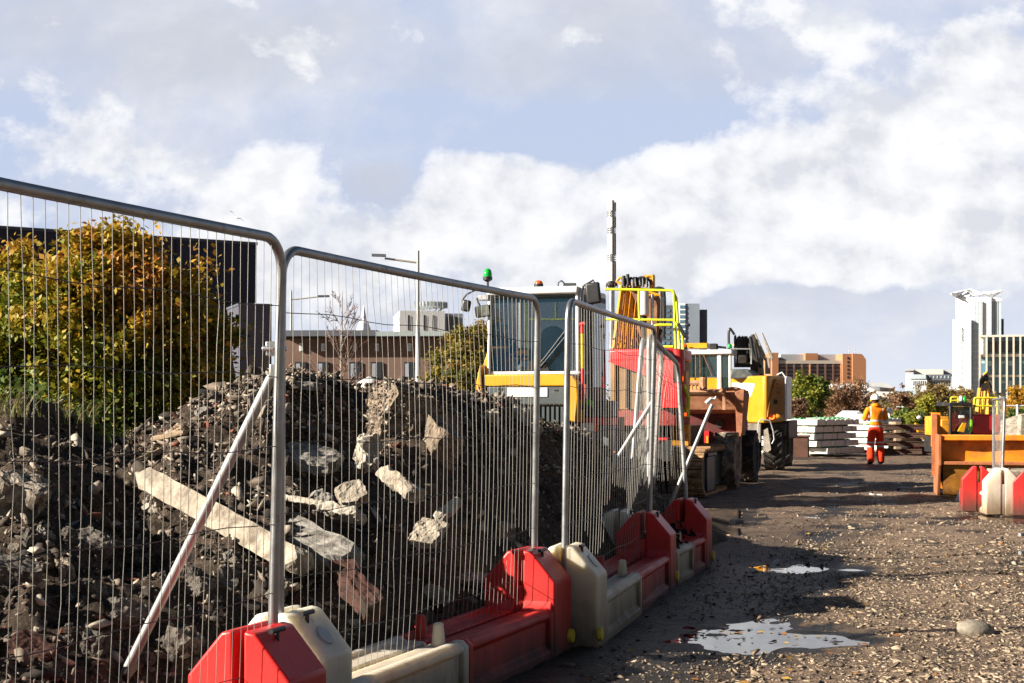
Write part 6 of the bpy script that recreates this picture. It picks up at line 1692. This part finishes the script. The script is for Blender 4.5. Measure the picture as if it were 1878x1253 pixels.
# ------------------------------------------------------------------ yellow machines at the right
fr = Frame((P(1790, HY, 40).x, 40, 0), R(0)); A = fr.at
mx = thing('rail_excavator', 'small yellow excavator with black cab and red body beyond the orange skip', 'excavator', fr.o, 0)
b = MB()
for px in (1743, 1781): b.tube([A(px, 805, 0), A(px, 743, 0)], 0.045, 8)
fr.rect(b, 1741, 1783, 738, 745, -0.05, 1.2); fr.rect(b, 1741, 1783, 792, 830, 0.02, 1.2); b.build('cab_frame', BLK, mx, bevel=0.02)
b = MB(); fr.rect(b, 1745, 1779, 746, 792, 0.02, 0.03); b.build('cab_window', DGLS, mx)
b = MB(); fr.rect(b, 1751, 1762, 753, 768, 0.4, 0.5); b.build('seat_back', mat('seat_red', (0.45, 0.05, 0.04)), mx, bevel=0.05)
b = MB(); p = A(1766, 758, 0.0); b.lathe([(0.07, 0), (0.065, -0.03)], p, 'y', 16); b.build('wheel_hub_badge', BLACK, mx); b = MB(); fr.rect(b, 1759, 1769, 762, 767, -0.06, 0.0); b.build('work_lamp', CLAMP, mx, bevel=0.01)
b = MB(); fr.rect(b, 1784, 1836, 760, 796, 0.1, 2.2); b.build('body', REDM, mx, bevel=0.05)
b = MB(); fr.rect(b, 1784, 1836, 796.4, 832, 0.15, 2.2); b.build('undercarriage', BLK, mx)
b = MB(); fr.rect(b, 1722, 1741, 764, 800, 0.1, 1.5); fr.rect(b, 1726, 1742, 769, 795, 0.0, 0.099); b.build('side_tank', AMB, mx, bevel=0.03)
b = MB(); fr.rect(b, 1718, 1738, 801, 830, 0.2, 1.4); b.build('side_track', BLK, mx)
b = MB(); b.slab([A(1757, 791, -0.2), A(1766, 776, -0.2), A(1772, 776, -0.2), A(1768, 793, -0.2)][::-1], 0.08); b.build('dozer_arm', YEL, mx)
b = MB(); fr.rect(b, 1780, 1783, 770, 792, -0.1, -0.05); fr.rect(b, 1777, 1780, 786, 790, -0.08, -0.05); b.build('green_marker', LIMEG, mx)
b = MB()
for (u0, v0, u1, v1, w_) in ((1792, 762, 1797, 712, 0.10), (1797, 762, 1801, 708, 0.07), (1803, 762, 1807, 706, 0.07), (1811, 762, 1812, 715, 0.11), (1808, 715, 1808, 685, 0.13), (1801, 712, 1810, 682, 0.06)):
    b.tube([A(u0, v0, 1.2), A(u1, v1, 1.4)], [w_ * 0.75, w_ * 0.6], 6)
b.build('arm', YEL, mx, smooth=20)
b = MB()
for k in range(7): b.tube(arcpts(A(1797 + k * 1.5, 712 - k * 2, 1.0), A(1797 + k * 2, 695 - k * 2, 0.95), A(1803 + k, 690, 1.0), 4, 0.4), 0.018, 6)
b.tube(arcpts(A(1813, 700, 1.0), A(1819, 712, 1.0), A(1813, 740, 1.0), 5, 0.4), 0.025, 6); b.sphere(A(1807, 694, 1.05), 0.10, 10, 8); b.build('hydraulic_hoses', HOSE, mx)
b = MB(); b.slab([A(1801, 705, 0.95), A(1812, 700, 0.95), A(1811, 716, 0.95), A(1800, 718, 0.95)][::-1], 0.1); b.build('arm_plate', GRIME, mx)
rl = [arcpts(A(1744, 742, 0.3), A(1744, 729, 0.3), A(1757, 729, 0.3), 3, 0.2), [A(1757, 729, 0.3), A(1757, 742, 0.3)], [A(1744, 735, 0.3), A(1757, 735, 0.3)],
      arcpts(A(1786, 760, 0.2), A(1787, 730, 0.2), A(1829, 730, 0.2), 3, 0.1), [A(1829, 730, 0.2), A(1829, 760, 0.2)], [A(1785, 745, 0.2), A(1829, 745, 0.2)], [A(1803, 730, 0.2), A(1803, 760, 0.2)]]
rail(mx, rl, 0.028, mat('rail_yellow', (0.72, 0.60, 0.02), rough=0.5))
beacon(mx, A(1769, 738, 0.3), GRL, 0.16, 0.06); beacon(mx, A(1762, 737, 0.3), HATM, 0.16, 0.06)

fr = Frame((P(1700, HY, 46).x, 46, 0), R(-10)); A = fr.at
tl = thing('compact_loader', 'small yellow loader with muddy tyre and raised arm behind the skip lug', 'loader', fr.o, -fr.a)
b = MB(); fr.rect(b, 1694, 1722, 799, 823, 0.2, 1.6); b.build('body', YEL, tl, bevel=0.03)
b = MB(); fr.rect(b, 1697, 1716, 806, 812, 0.15, 0.199); b.build('body_line', GRIME, tl)
b = MB(); b.slab([A(1679, 776, 0.0), A(1686, 778, 0.0), A(1697, 800, 0.0), A(1693, 806, 0.0), A(1685, 795, 0.0)][::-1], 0.12); b.build('loader_arm', YEL, tl, bevel=0.01)
b = MB(); b.prism([(A(u, v).x, A(u, v).z) for u, v in ((1697, 800), (1695, 790), (1706, 785), (1722, 783), (1722, 800))], 0.3, 1.4, 'y'); b.build('bonnet', DRED, tl, bevel=0.03)
b = MB(); b.tube([A(1687, 768, 0), A(1699, 785, 0)], 0.025, 6); b.tube([A(1699, 783, 0), A(1712, 795, 0)], 0.025, 6); b.build('hose', HOSE, tl)
b = MB(); b.sphere(A(1686, 766, 0), (0.09, 0.06, 0.06), 12, 8); b.build('lamp', CLAMP, tl)
mirror(tl, A(1689, 760, 0), 0.06, 0.12, None)
b = MB(); b.slab([A(1672, 815, 0.1), A(1684, 810, 0.1), A(1687, 828, 0.1), A(1680, 829, 0.1)][::-1], 0.3); b.build('bucket', REDM, tl)
for px in (1692, 1730):
    p = A(px, 812, 0.3); tyre_wheel(tl, (p.x, 0.3, 0.33), 0.33, 0.24, 14, TYRED)
for px in (1692, 1730):
    p = A(px, 812, 1.5); tyre_wheel(tl, (p.x, 1.5, 0.33), 0.33, 0.24, 14, TYRED)
# ------------------------------------------------------------------ buildings and masts
def bmat(name, col, **k): return mat(name, col, rough=k.pop('rough', 0.8), var=k.pop('var', 0.12), scale=k.pop('scale', 0.3), **k)
NAVY = bmat('navy_cladding', (0.010, 0.009, 0.030), rough=0.55)
SLATE = bmat('slate_cladding', (0.075, 0.075, 0.105), rough=0.7)
WHITEC = bmat('white_cladding', (0.78, 0.79, 0.80), rough=0.5)
TOWERW = bmat('white_tower_panel', (0.80, 0.82, 0.84), rough=0.4, var=0.05)
GLASSB = mat('blue_glass', (0.10, 0.20, 0.28), rough=0.12, var=0.3, scale=0.15, spec=0.8)
GLASSG = mat('pale_green_glass', (0.44, 0.52, 0.56), rough=0.15, var=0.15, scale=0.2, spec=0.7)
GLASSD = mat('dark_window', (0.030, 0.035, 0.045), rough=0.15, var=0.3, scale=0.4, spec=0.7)
BRKO = bmat('sunlit_orange_brick', (0.42, 0.19, 0.095), rough=0.9)  # brick brightened in colour for the parts meant to look sunlit
BRKD = bmat('shaded_brown_brick', (0.13, 0.065, 0.050), rough=0.9)  # same brick with the shade of the front put into its colour
STONEC = bmat('buff_stone', (0.50, 0.45, 0.385), rough=0.85)
GREYC = bmat('grey_cladding', (0.42, 0.43, 0.45), rough=0.7)
DKGREY = bmat('dark_grey_cladding', (0.09, 0.10, 0.125), rough=0.6)
CREAM = bmat('cream_render', (0.62, 0.57, 0.48), rough=0.85)

class Bld:
    """building frame: local +X along the front, front face at local y=0, px -> local x on the front"""
    def __init__(self, name, label, px, d, yaw=0.0, cat='building', group=None):
        self.o = Vector((P(px, HY, d).x, d, 0)); self.f = Frame(self.o, yaw)
        self.root = thing(name, label, cat, self.o, -yaw, group)
    def p(self, px, py, y=0.0): return self.f.at(px, py, y)
    def block(self, part, px0, px1, py0, m_, y0, y1, py1=None, bevel=0.0):
        a, c = self.p(px0, py0, y0), self.p(px1, py0, y0)
        z0 = 0.0 if py1 is None else self.p(px0, py1, y0).z
        b = MB(); b.bx(a.x, c.x, y0, y1, z0, a.z); return b.build(part, m_, self.root, bevel=bevel)
    def win(self, px0, px1, py0, py1, m_, y=-0.06, dep=0.05, name='window', parent=None):
        a, c = self.p(px0, py1, y), self.p(px1, py0, y)
        b = MB(); b.bx(a.x, c.x, y, y + dep, a.z, c.z); return b.build(name, m_, parent or self.root)
    def grid(self, px0, px1, nx, py0, py1, ny, fx, fy, m_, y=-0.06, name='window'):
        for i in range(nx):
            for k in range(ny):
                u = px0 + (px1 - px0) * (i + 0.5) / nx; v = py0 + (py1 - py0) * (k + 0.5) / ny
                w_, h = (px1 - px0) / nx * fx / 2, (py1 - py0) / ny * fy / 2
                self.win(u - w_, u + w_, v - h, v + h, m_, y, name=name)

# navy shed at the left
B = Bld('retail_shed', 'long navy clad shed with slate grey base behind the autumn tree', 470, 70, R(-33.3))
L0 = B.p(470, 450, 0); 
b = MB(); zt2 = L0.z; zb2 = B.p(470, 556, 0).z
b.bx(-40, 0, 0, 14, zb2, zt2); b.build('upper_cladding', NAVY, B.root)
b = MB()
for k in range(34): b.bx(-40 + k * 1.2, -40 + k * 1.2 + 0.05, -0.03, -0.001, zb2, zt2)
b.build('panel_joint', bmat('navy_joint', (0.014, 0.012, 0.035)), B.root)
b = MB(); b.bx(-40, 0.05, -0.06, 14.05, zt2 + 0.003, zt2 + 0.14); b.build('parapet_cap', SLATE, B.root)
b = MB(); b.bx(-40, -0.4, 0.4, 14, 0, zb2 - 0.003); b.build('base_wall', SLATE, B.root)
B2 = Bld('store_annex', 'slate grey flat roofed annex at the end of the navy shed', 470, 64, R(-20))
B2.block('wall', 438, 498, 560, SLATE, 0.0, 8.0)
B2.block('roof_edge', 437, 499, 556, DKGREY, -0.05, 8.05, 560.2)
for u in (457, 484): B2.win(u, u + 9, 650, 720, GLASSD, name='door')
B2.win(425, 500, 633, 635, DKGREY, name='signal_band')

# low brick building
BRN = bmat('speckled_brown_brick', (0.17, 0.105, 0.078), rough=0.9, var=0.35)
B = Bld('brick_hall', 'low brown brick building with dark flat roof edge behind the bare tree', 700, 50, R(4))
B.block('wall', 515, 830, 617, BRN, 0, 12)
B.block('roof', 512, 690, 606, DKGREY, -0.5, 12.4, 616.7, 0.0); B.block('roof', 690.2, 832, 608, bmat('pale_roof_edge', (0.30, 0.36, 0.37)), -0.5, 12.4, 616.5)
B.block('eaves_shade_band', 514, 831, 617.2, bmat('shadow_band', (0.055, 0.04, 0.035)), -0.04, -0.001, 621)  # shade under the roof edge, painted as a dark strip
for u in (549, 589, 648, 688, 748):
    w_ = B.win(u, u + 6.5, 630, 644, WHITEC, -0.08, 0.07); B.win(u + 1.6, u + 5.2, 632, 643, GLASSG, -0.10, 0.015, 'pane', None)
for u in (541, 582, 641, 680, 741):
    B.win(u, u + 20, 664, 693, GLASSD); B.win(u + 2, u + 9, 667, 691, mat('window_blind', (0.30, 0.33, 0.38), rough=0.4), -0.075, 0.014, 'blind')
# white offices with ring on the roof
B = Bld('office_block', 'white office block with an overhanging roof ring left of the cab', 775, 190, R(-8))
B.block('tower', 733, 816, 570, WHITEC, 0, 14); B.block('side_wing', 816.4, 849, 575, bmat('grey_blue_panel', (0.30, 0.33, 0.40)), 0.5, 14)
for u in (748, 777, 793): B.win(u, u + 2.6, 578, 606, GLASSD)
for k in range(6): B.win(820 + k * 4, 822 + k * 4, 581, 606, GLASSD, 0.42)
b = MB(); c0 = B.p(790, 558, 6); b.lathe([(1.6, 0), (2.1, 0.1), (2.15, 0.72), (1.9, 0.75)], (c0.x, 6, c0.z - 0.5), 'z', 30)
for k in range(30): a = 2 * math.pi * k / 30; b.box((c0.x + 2.2 * math.cos(a), 6 + 2.2 * math.sin(a), c0.z - 0.12), (0.14, 0.14, 0.8))
rg = b.build('roof_ring', bmat('ring_grey', (0.40, 0.43, 0.45)), B.root); rg.scale = (1, 1, 1)
b = MB()
for k in range(12): a = 2 * math.pi * k / 12; b.tube([(c0.x + 1.2 * math.cos(a), 6 + 1.2 * math.sin(a), B.p(775, 570, 6).z), (c0.x + 1.9 * math.cos(a), 6 + 1.9 * math.sin(a), c0.z - 0.45)], 0.06, 5)
b.build('ring_strut', GREYC, B.root)
# spire
sp_ = thing('church_spire', 'slender white church spire beyond the brick hall', 'spire', (P(667, HY, 230).x, 230, 0))
q = lambda v: CH + (HY - v) / F * 230
b = MB(); b.lathe([(1.15, 0), (1.15, q(606)), (0.75, q(592)), (0.45, q(588)), (0.42, q(582)), (0.03, q(560))], (0, 0, 0), 'z', 8); b.build('spire', WHITEC, sp_, smooth=0)
b = MB(); b.tube([(0, 0, q(561)), (0, 0, q(552))], 0.03, 5); b.build('finial', GREYC, sp_)

# dark towers beyond the excavator
B = Bld('tower_block', 'dark glass tower block with white corner rising behind the lime rails', 1255, 300, R(6))
B.block('front', 1205, 1242, 560, DKGREY, 0.5, 14); B.block('white_core', 1242.2, 1257, 556, WHITEC, 0, 12); B.block('front', 1257.2, 1283, 557, bmat('blue_grey_panel', (0.20, 0.24, 0.30)), 0.2, 14); B.block('rear_slab', 1283.2, 1297, 568, DKGREY, 2, 16)
for k in range(8): B.win(1247, 1257, 560 + k * 9, 566 + k * 9, GLASSB, -0.06, 0.05)
for k in range(7):
    for i in range(3): B.win(1213 + i * 10, 1219 + i * 10, 567 + k * 10, 572 + k * 10, GLASSB, 0.4)
# telecom mast
d = 60; q = lambda v: CH + (HY - v) / F * d
ms = thing('telecoms_mast', 'tall white telecoms mast with silver banded sleeves above the excavator', 'mast', (P(1122, HY, d).x, d, 0))
b = MB(); rr = 0.175
for v0, v1 in ((372, 387), (399, 417), (430, 467), (481, 516)):
    b = MB(); b.cyl((0, 0, q(v1)), (0, 0, q(v0)), rr, seg=24); b.build('antenna_sleeve', WHITEC, ms, smooth=40)
b = MB(); b.cyl((0.02, -0.01, 0), (0.02, -0.01, q(368)), 0.085, seg=16); b.cyl((0, 0, q(640)), (0, 0, q(534)), 0.12, seg=16)
for v in (388.5, 391.5, 394.5, 397.5, 418.5, 422, 425.5, 428.5, 468.5, 472, 476, 479.5): b.cyl((0, 0, q(v) - 0.014), (0, 0, q(v) + 0.014), rr * 1.0, seg=20)
b.build('banding', STEEL, ms, smooth=40)
b = MB()
for v0, v1 in ((372, 387), (399, 417), (430, 467), (481, 516)): b.tube([(0.03, -rr - 0.002, q(v1)), (0.03, -rr - 0.002, q(v0))], 0.035, 6); b.tube([(0.14, -rr + 0.06, q(v1)), (0.14, -rr + 0.06, q(v0))], 0.022, 6)
b.build('cable_channel', GRIME, ms)
b = MB()
for k in range(6):
    a = k * 1.05; b.tube(arcpts((0.1 * math.cos(a), 0.1 * math.sin(a), q(517)), (0.24 * math.cos(a), 0.24 * math.sin(a), q(521)), (0.2 * math.cos(a), 0.2 * math.sin(a), q(531)), 4, 0.4), 0.022, 6)
b.lathe([(0.10, q(528)), (0.22, q(524)), (0.22, q(519)), (0.1, q(517))], (0, 0, 0), 'z', 16); b.build('cable_loop', GRIME, ms)
# street lamps
def lamp(label, px, d, vtop, vbase_r, arm_px, arm_v, tip_v, headw):
    root = thing('street_lamp', label, 'street lamp', (P(px, HY, d).x, d, 0), 0, 'street lamps behind the heap')
    q = lambda v: CH + (HY - v) / F * d
    b = MB(); b.tube([(0, 0, 0), (0, 0, q(620)), (0, 0, q(600)), (0, 0, q(vtop))], [vbase_r, vbase_r * 0.8, vbase_r * 0.62, vbase_r * 0.5], 10); b.build('pole', bmat('pale_pole', (0.46, 0.45, 0.42), rough=0.6), root)
    dx = (arm_px - px) / F * d
    b = MB(); b.tube([(0, 0, q(arm_v)), (dx * 0.72, 0, q(arm_v + (tip_v - arm_v) * 0.72))], vbase_r * 0.36, 8); b.build('arm', bmat('pale_arm', (0.40, 0.38, 0.33), rough=0.6), root)
    b = MB(); b.slab([(dx * 0.70, -0.1, q(arm_v + (tip_v - arm_v) * .7) + 0.05), (dx, -0.08, q(tip_v) + 0.01), (dx, 0.08, q(tip_v) + 0.01), (dx * 0.70, 0.1, q(arm_v + (tip_v - arm_v) * .7) + 0.05)], 0.07); b.build('lamp_head', DKGREY, root)
lamp('tall street lamp with its arm pointing left, behind the heap', 766.5, 42, 460, 0.085, 682, 482, 471, 20)
lamp('slim street lamp with its arm pointing right, beside the first fence post', 534, 52, 533, 0.07, 604, 550, 542, 16)
def gull(px, py, d):
    b = MB(); p = P(px, py, d)
    b.sphere((0, 0, 0), (0.07, 0.22, 0.06), 10, 8)
    for s in (-1, 1): b.slab([(s * 0.04, 0.08, 0.03), (s * 0.35, 0.12, 0.20), (s * 0.62, -0.02, 0.12), (s * 0.33, -0.02, 0.15), (s * 0.04, -0.08, 0.02)][::s], 0.015)
    b.slab([(-0.04, -0.2, 0), (-0.07, -0.34, 0), (0.07, -0.34, 0), (0.04, -0.2, 0)], 0.01)
    o = b.build('gull', bmat('gull_white', (0.62, 0.62, 0.62)), None); o.location = p; o.rotation_euler = (0.2, 0.5, 0.8); tag(o, 'small white gull gliding above the end of the first fence panel', 'gull')
gull(432, 400, 90)

# brick block with long window bands
B = Bld('brick_office', 'brick office block with stair tower, shaded front coloured brown and sunlit ends orange, beyond the wheeled excavator', 1500, 240, R(-4))
B.block('wall', 1428, 1545, 664, BRKD, 0, 16)
B.block('stair_tower', 1545.3, 1562, 649, BRKO, -0.8, 12)
x_, y_ = None, None
b = MB(); a, c = B.p(1562.3, 760, -0.8), B.p(1587, 650, -0.8)
b.prism([(a.x, 0), (c.x, 0), (c.x, B.p(1587, 660).z), (B.p(1577, 650).x, B.p(1577, 650).z), (a.x, B.p(1563, 649).z)], -1.2, 12, 'y'); b.build('end_block', BRKO, B.root)
B.block('end_block', 1416, 1427.7, 647, BRKO, -0.5, 12)
B.block('cornice', 1427, 1546, 661, STONEC, -0.25, 0.6, 667)
B.block('plant_room', 1432, 1545, 650, GREYC, 3, 14, 664.3); B.block('plant_room', 1477, 1500, 648, BRKO, 2, 8, 663.9)
for k in range(5):
    for i in range(8): B.win(1430 + i * 14.3, 1441.5 + i * 14.3, 669.5 + k * 7.2, 673.2 + k * 7.2, mat('window_steel', (0.16, 0.18, 0.21), rough=0.3) if (i, k) == (0, 0) else bpy.data.materials['window_steel'], -0.08)
for i in range(8): B.block('pier', 1441.7 + i * 14.3, 1444.2 + i * 14.3, 667.3, BRKO if i in (3, 7) else BRKD, -0.35, -0.001)
for k in range(6): B.win(1554, 1558, 655 + k * 7, 659 + k * 7, GLASSD, -0.87)
b = MB()
for u in (1557, 1567.5): b.tube([B.p(u, 650, 2), B.p(u, 634, 2)], 0.05, 5)
b.build('aerial', GREYC, B.root)
B = Bld('superstore', 'long white and grey shed with curved roof in front of the brick office block', 1530, 150, R(12))
B.block('wall', 1430, 1614, 704, WHITEC, 4, 20); B.block('end_bay', 1614.3, 1636, 707, bmat('brown_grey_panel', (0.22, 0.19, 0.18)), 4, 18)
b = MB(); a = B.p(1588, 703, 4); c = B.p(1639, 709, 4); b.prism([(a.x, a.z), (B.p(1615, 701, 4).x, B.p(1615, 701, 4).z), (c.x, c.z - 0.02), (c.x, c.z - 0.22), (a.x, a.z - 0.25)], 3, 18.5, 'y'); b.build('curved_roof', GREYC, B.root)
B.block('front_wall', 1560, 1655, 722, CREAM, 0, 3.9)
b = MB(); a = B.p(1566, 718, 0); c = B.p(1652, 727, 0); b.prism([(a.x, B.p(1566, 727).z), (a.x, a.z), (B.p(1636, 719).x, B.p(1636, 719).z), (c.x, c.z), (c.x, c.z - 0.12)], -1.2, 3.95, 'y'); b.build('canopy', WHITEC, B.root)
B.win(1571, 1597, 729, 744, bmat('sky_blue_panel', (0.16, 0.30, 0.62), rough=0.4), name='sign_panel'); B.win(1570, 1598, 727, 729, BRKO, name='sign_edge')
B.win(1612, 1624, 726, 735, GLASSG); B.win(1625, 1634, 726, 735, GLASSG); B.win(1634.5, 1645, 727, 740, GLASSD)
# pale hotel
B = Bld('hotel_block', 'pale hotel block with dark top storey left of the white tower', 1705, 300, R(15))
B.block('tower', 1661, 1673, 684, CREAM, 1, 16); B.block('wing', 1673.3, 1700, 690, WHITEC, 0, 16); B.block('wing', 1700.3, 1744, 690, bmat('pale_grey_wall', (0.55, 0.55, 0.55)), 1, 16)
B.block('top_storey', 1698, 1744.5, 687, DKGREY, 0.4, 15, 697.5); B.block('roof_glass', 1668, 1698, 687, GLASSG, -0.3, 8, 695); B.block('penthouse', 1676, 1730, 678, CREAM, 4, 14, 687.2); B.block('roof_slab', 1660, 1676, 677, GREYC, 0.5, 15, 680); B.block('plant', 1728, 1746, 678, GREYC, 6, 14, 690)
B.block('glass_drum', 1662, 1685, 710, GLASSG, -6, -1); B.block('drum_dark', 1661, 1668, 717, DKGREY, -6.4, -1.2)
B.grid(1674, 1699, 7, 698, 708, 1, 0.5, 0.85, GLASSD); B.grid(1702, 1743, 9, 699, 709, 1, 0.5, 0.85, GLASSD, 0.9); B.grid(1702, 1743, 6, 689, 694, 1, 0.3, 0.9, GLASSG, 0.3)
# white tower with winged roof
B = Bld('white_tower', 'tall white tower with a winged lattice roof at right', 1790, 420, R(17))
B.block('lower_slab', 1747, 1781, 586, TOWERW, -2.0, 8); B.block('main_shaft', 1753, 1818, 546, TOWERW, 0, 16); B.block('glass_bay', 1783, 1802, 553, GLASSG, -0.7, -0.01)
B.block('glass_bay', 1818.3, 1836, 547, GLASSG, 1, 14); B.block('rear_shaft', 1836.3, 1841, 585, DKGREY, 3, 12); B.block('crown_band', 1817, 1837, 545.5, TOWERW, 0.8, 14.2, 553)
for k in range(10): B.grid(1755, 1768, 1, 600 + k * 11.5, 609 + k * 11.5, 1, 0.62, 0.85, GLASSG, -2.06)
for k in range(2): B.grid(1757, 1770, 3, 558 + k * 11, 568 + k * 11, 1, 0.5, 0.75, GLASSG, -0.06)
for k in range(19): B.win(1783, 1802, 560 + k * 10.5, 560.7 + k * 10.5, WHITEC, -0.75, 0.04, 'floor_line')
for u in (1788, 1793, 1798): B.win(u, u + 0.5, 553, 760, WHITEC, -0.76, 0.05, 'mullion')
for u in (1824, 1830): B.win(u, u + 0.5, 553, 700, GLASSD, 0.9, 0.05, 'mullion')
b = MB()
# winged roof: lattice outriggers with slats
lt, rt, md = B.p(1744, 539, -2), B.p(1837, 534, -1), B.p(1779, 531, 0)
c1, c2 = B.p(1756, 546, 2), B.p(1818, 545, 2)
mm = B.p(1800, 538.5, 0)
for a, c in ((lt, md), (md, mm), (mm, rt), (lt, c1), (rt, c2), (mm, c1), (mm, c2), (md, c1)): b.tube([a, c], 0.28, 5)
for k in range(14):
    t = k / 13; p = lt.lerp(c1, t); q_ = md.lerp(mm, t * 0.4); b.tube([p + Vector((0, -1, 0)), q_ + Vector((0, 6, 0))], 0.16, 4)
for k in range(9):
    t = k / 8; p = mm.lerp(rt, t); b.tube([p, mm.lerp(c2, t) + Vector((0, 5, 0.4))], 0.15, 4)
for k in range(7):
    t = (k + 0.5) / 7; p = c1.lerp(c2, t); b.tube([p, p + Vector((1.2 * (-1) ** k, 0, 1.5))], 0.12, 4)
b.build('winged_roof', TOWERW, B.root)
# vertical name strip on the tower: dark script running upwards
b = MB()
rnd = random.Random(3); z0_ = B.p(1764, 628, -2.1); 
for k in range(8):
    v = 602 + k * 3.1; p = B.p(1765.3 + (k % 2) * 0.5, v, -2.1); b.tube([p, p + Vector((rnd.uniform(-0.15, 0.15), 0, -0.32)), p + Vector((0.25, 0, -0.36))], 0.075, 4)
b.build('sign_letter', GLASSD, B.root)
# finned office at the right edge
B = Bld('finned_office', 'glass office with tall buff stone fins at the right edge', 1850, 230, R(20))
B.block('core', 1797, 1960, 618, GLASSB, 0.6, 14)
for v0, v1 in ((615, 618.5), (650, 655), (688, 692)): B.block('floor_band', 1795, 1960, v0, STONEC, -0.2, 0.59, v1)
for k in range(13): B.block('fin', 1795.2 + k * 12.4, 1798.6 + k * 12.4, 617, STONEC, -0.7, -0.21)
B.block('terrace', 1811, 1960, 626, GLASSD, 0.3, 0.59, 646); B.block('terrace_wall', 1798.5, 1811, 619, WHITEC, 0.2, 0.59, 650)
for k in range(12):
    for v0 in (658, 694):
        if (k * 7 + int(v0)) % 3: B.win(1800 + k * 12.4, 1806.5 + k * 12.4, v0 + 4, v0 + 9 + (k % 3) * 4, mat('lit_room_grey', (0.32, 0.45, 0.50), rough=0.3) if 'lit_room_grey' not in bpy.data.materials else bpy.data.materials['lit_room_grey'], 0.52, 0.05)
# small posts in the distance
for lab, px, d, v in (('thin white lamp column in front of the dark hedge at the right edge', 1866, 52, 742), ('thin pale signal post behind the rail stack', 1656, 70, 745), ('short pale post with a dark head beside the standing worker', 1631, 50, 748)):
    root = thing('lamp_post', lab, 'post', (P(px, HY, d).x, d, 0)); q = CH + (HY - v) / F * d
    b = MB(); b.tube([(0, 0, 0), (0, 0, q)], 0.05, 8); b.build('pole', bmat('white_post', (0.62, 0.62, 0.60), rough=0.6), root)
    b = MB()
    if px == 1866: b.tube([(-0.45, 0, q - 0.05), (0.45, 0, q - 0.05)], 0.035, 6)
    elif px == 1656: b.tube([(-0.3, 0, q - 0.03), (0.0, 0, q - 0.06)], 0.035, 6)
    else: b.cyl((0, -0.08, q - 0.1), (0, 0.02, q - 0.1), 0.10, seg=12)
    b.build('lamp_head', DKGREY if px == 1631 else bpy.data.materials['white_post'], root)
# low shed roof behind the sleepers, and a long hedge line that closes the horizon
B = Bld('site_cabin', 'small low cabin with grey gable roof behind the sleepers', 1572, 66, 0)
B.block('wall', 1560, 1590, 768, WHITEC, 0, 3)
b = MB(); a, c = B.p(1556, 768), B.p(1592, 768); b.prism([(a.x, a.z), (c.x, c.z), ((a.x + c.x) / 2, c.z + 0.35)], -0.2, 3.2, 'y'); b.build('roof', GREYC, B.root)
rng = np.random.default_rng(77)
blobs = []
for k in range(90):
    a = -0.5 + 1.0 * k / 89; y = 125 + 6 * math.sin(k); blobs.append((a * y, y, 1.0, 1.6, 1.2, rng.uniform(0.9, 1.6)))
hl_ = crown_mesh('hedge_foliage', blobs, 900, 45, 0.32, 0.55, TAN, lambda c: 0.35 + 0.2 * np.sin(c[:, 0] * 0.4), None, 9)
tag(hl_, kind='stuff')
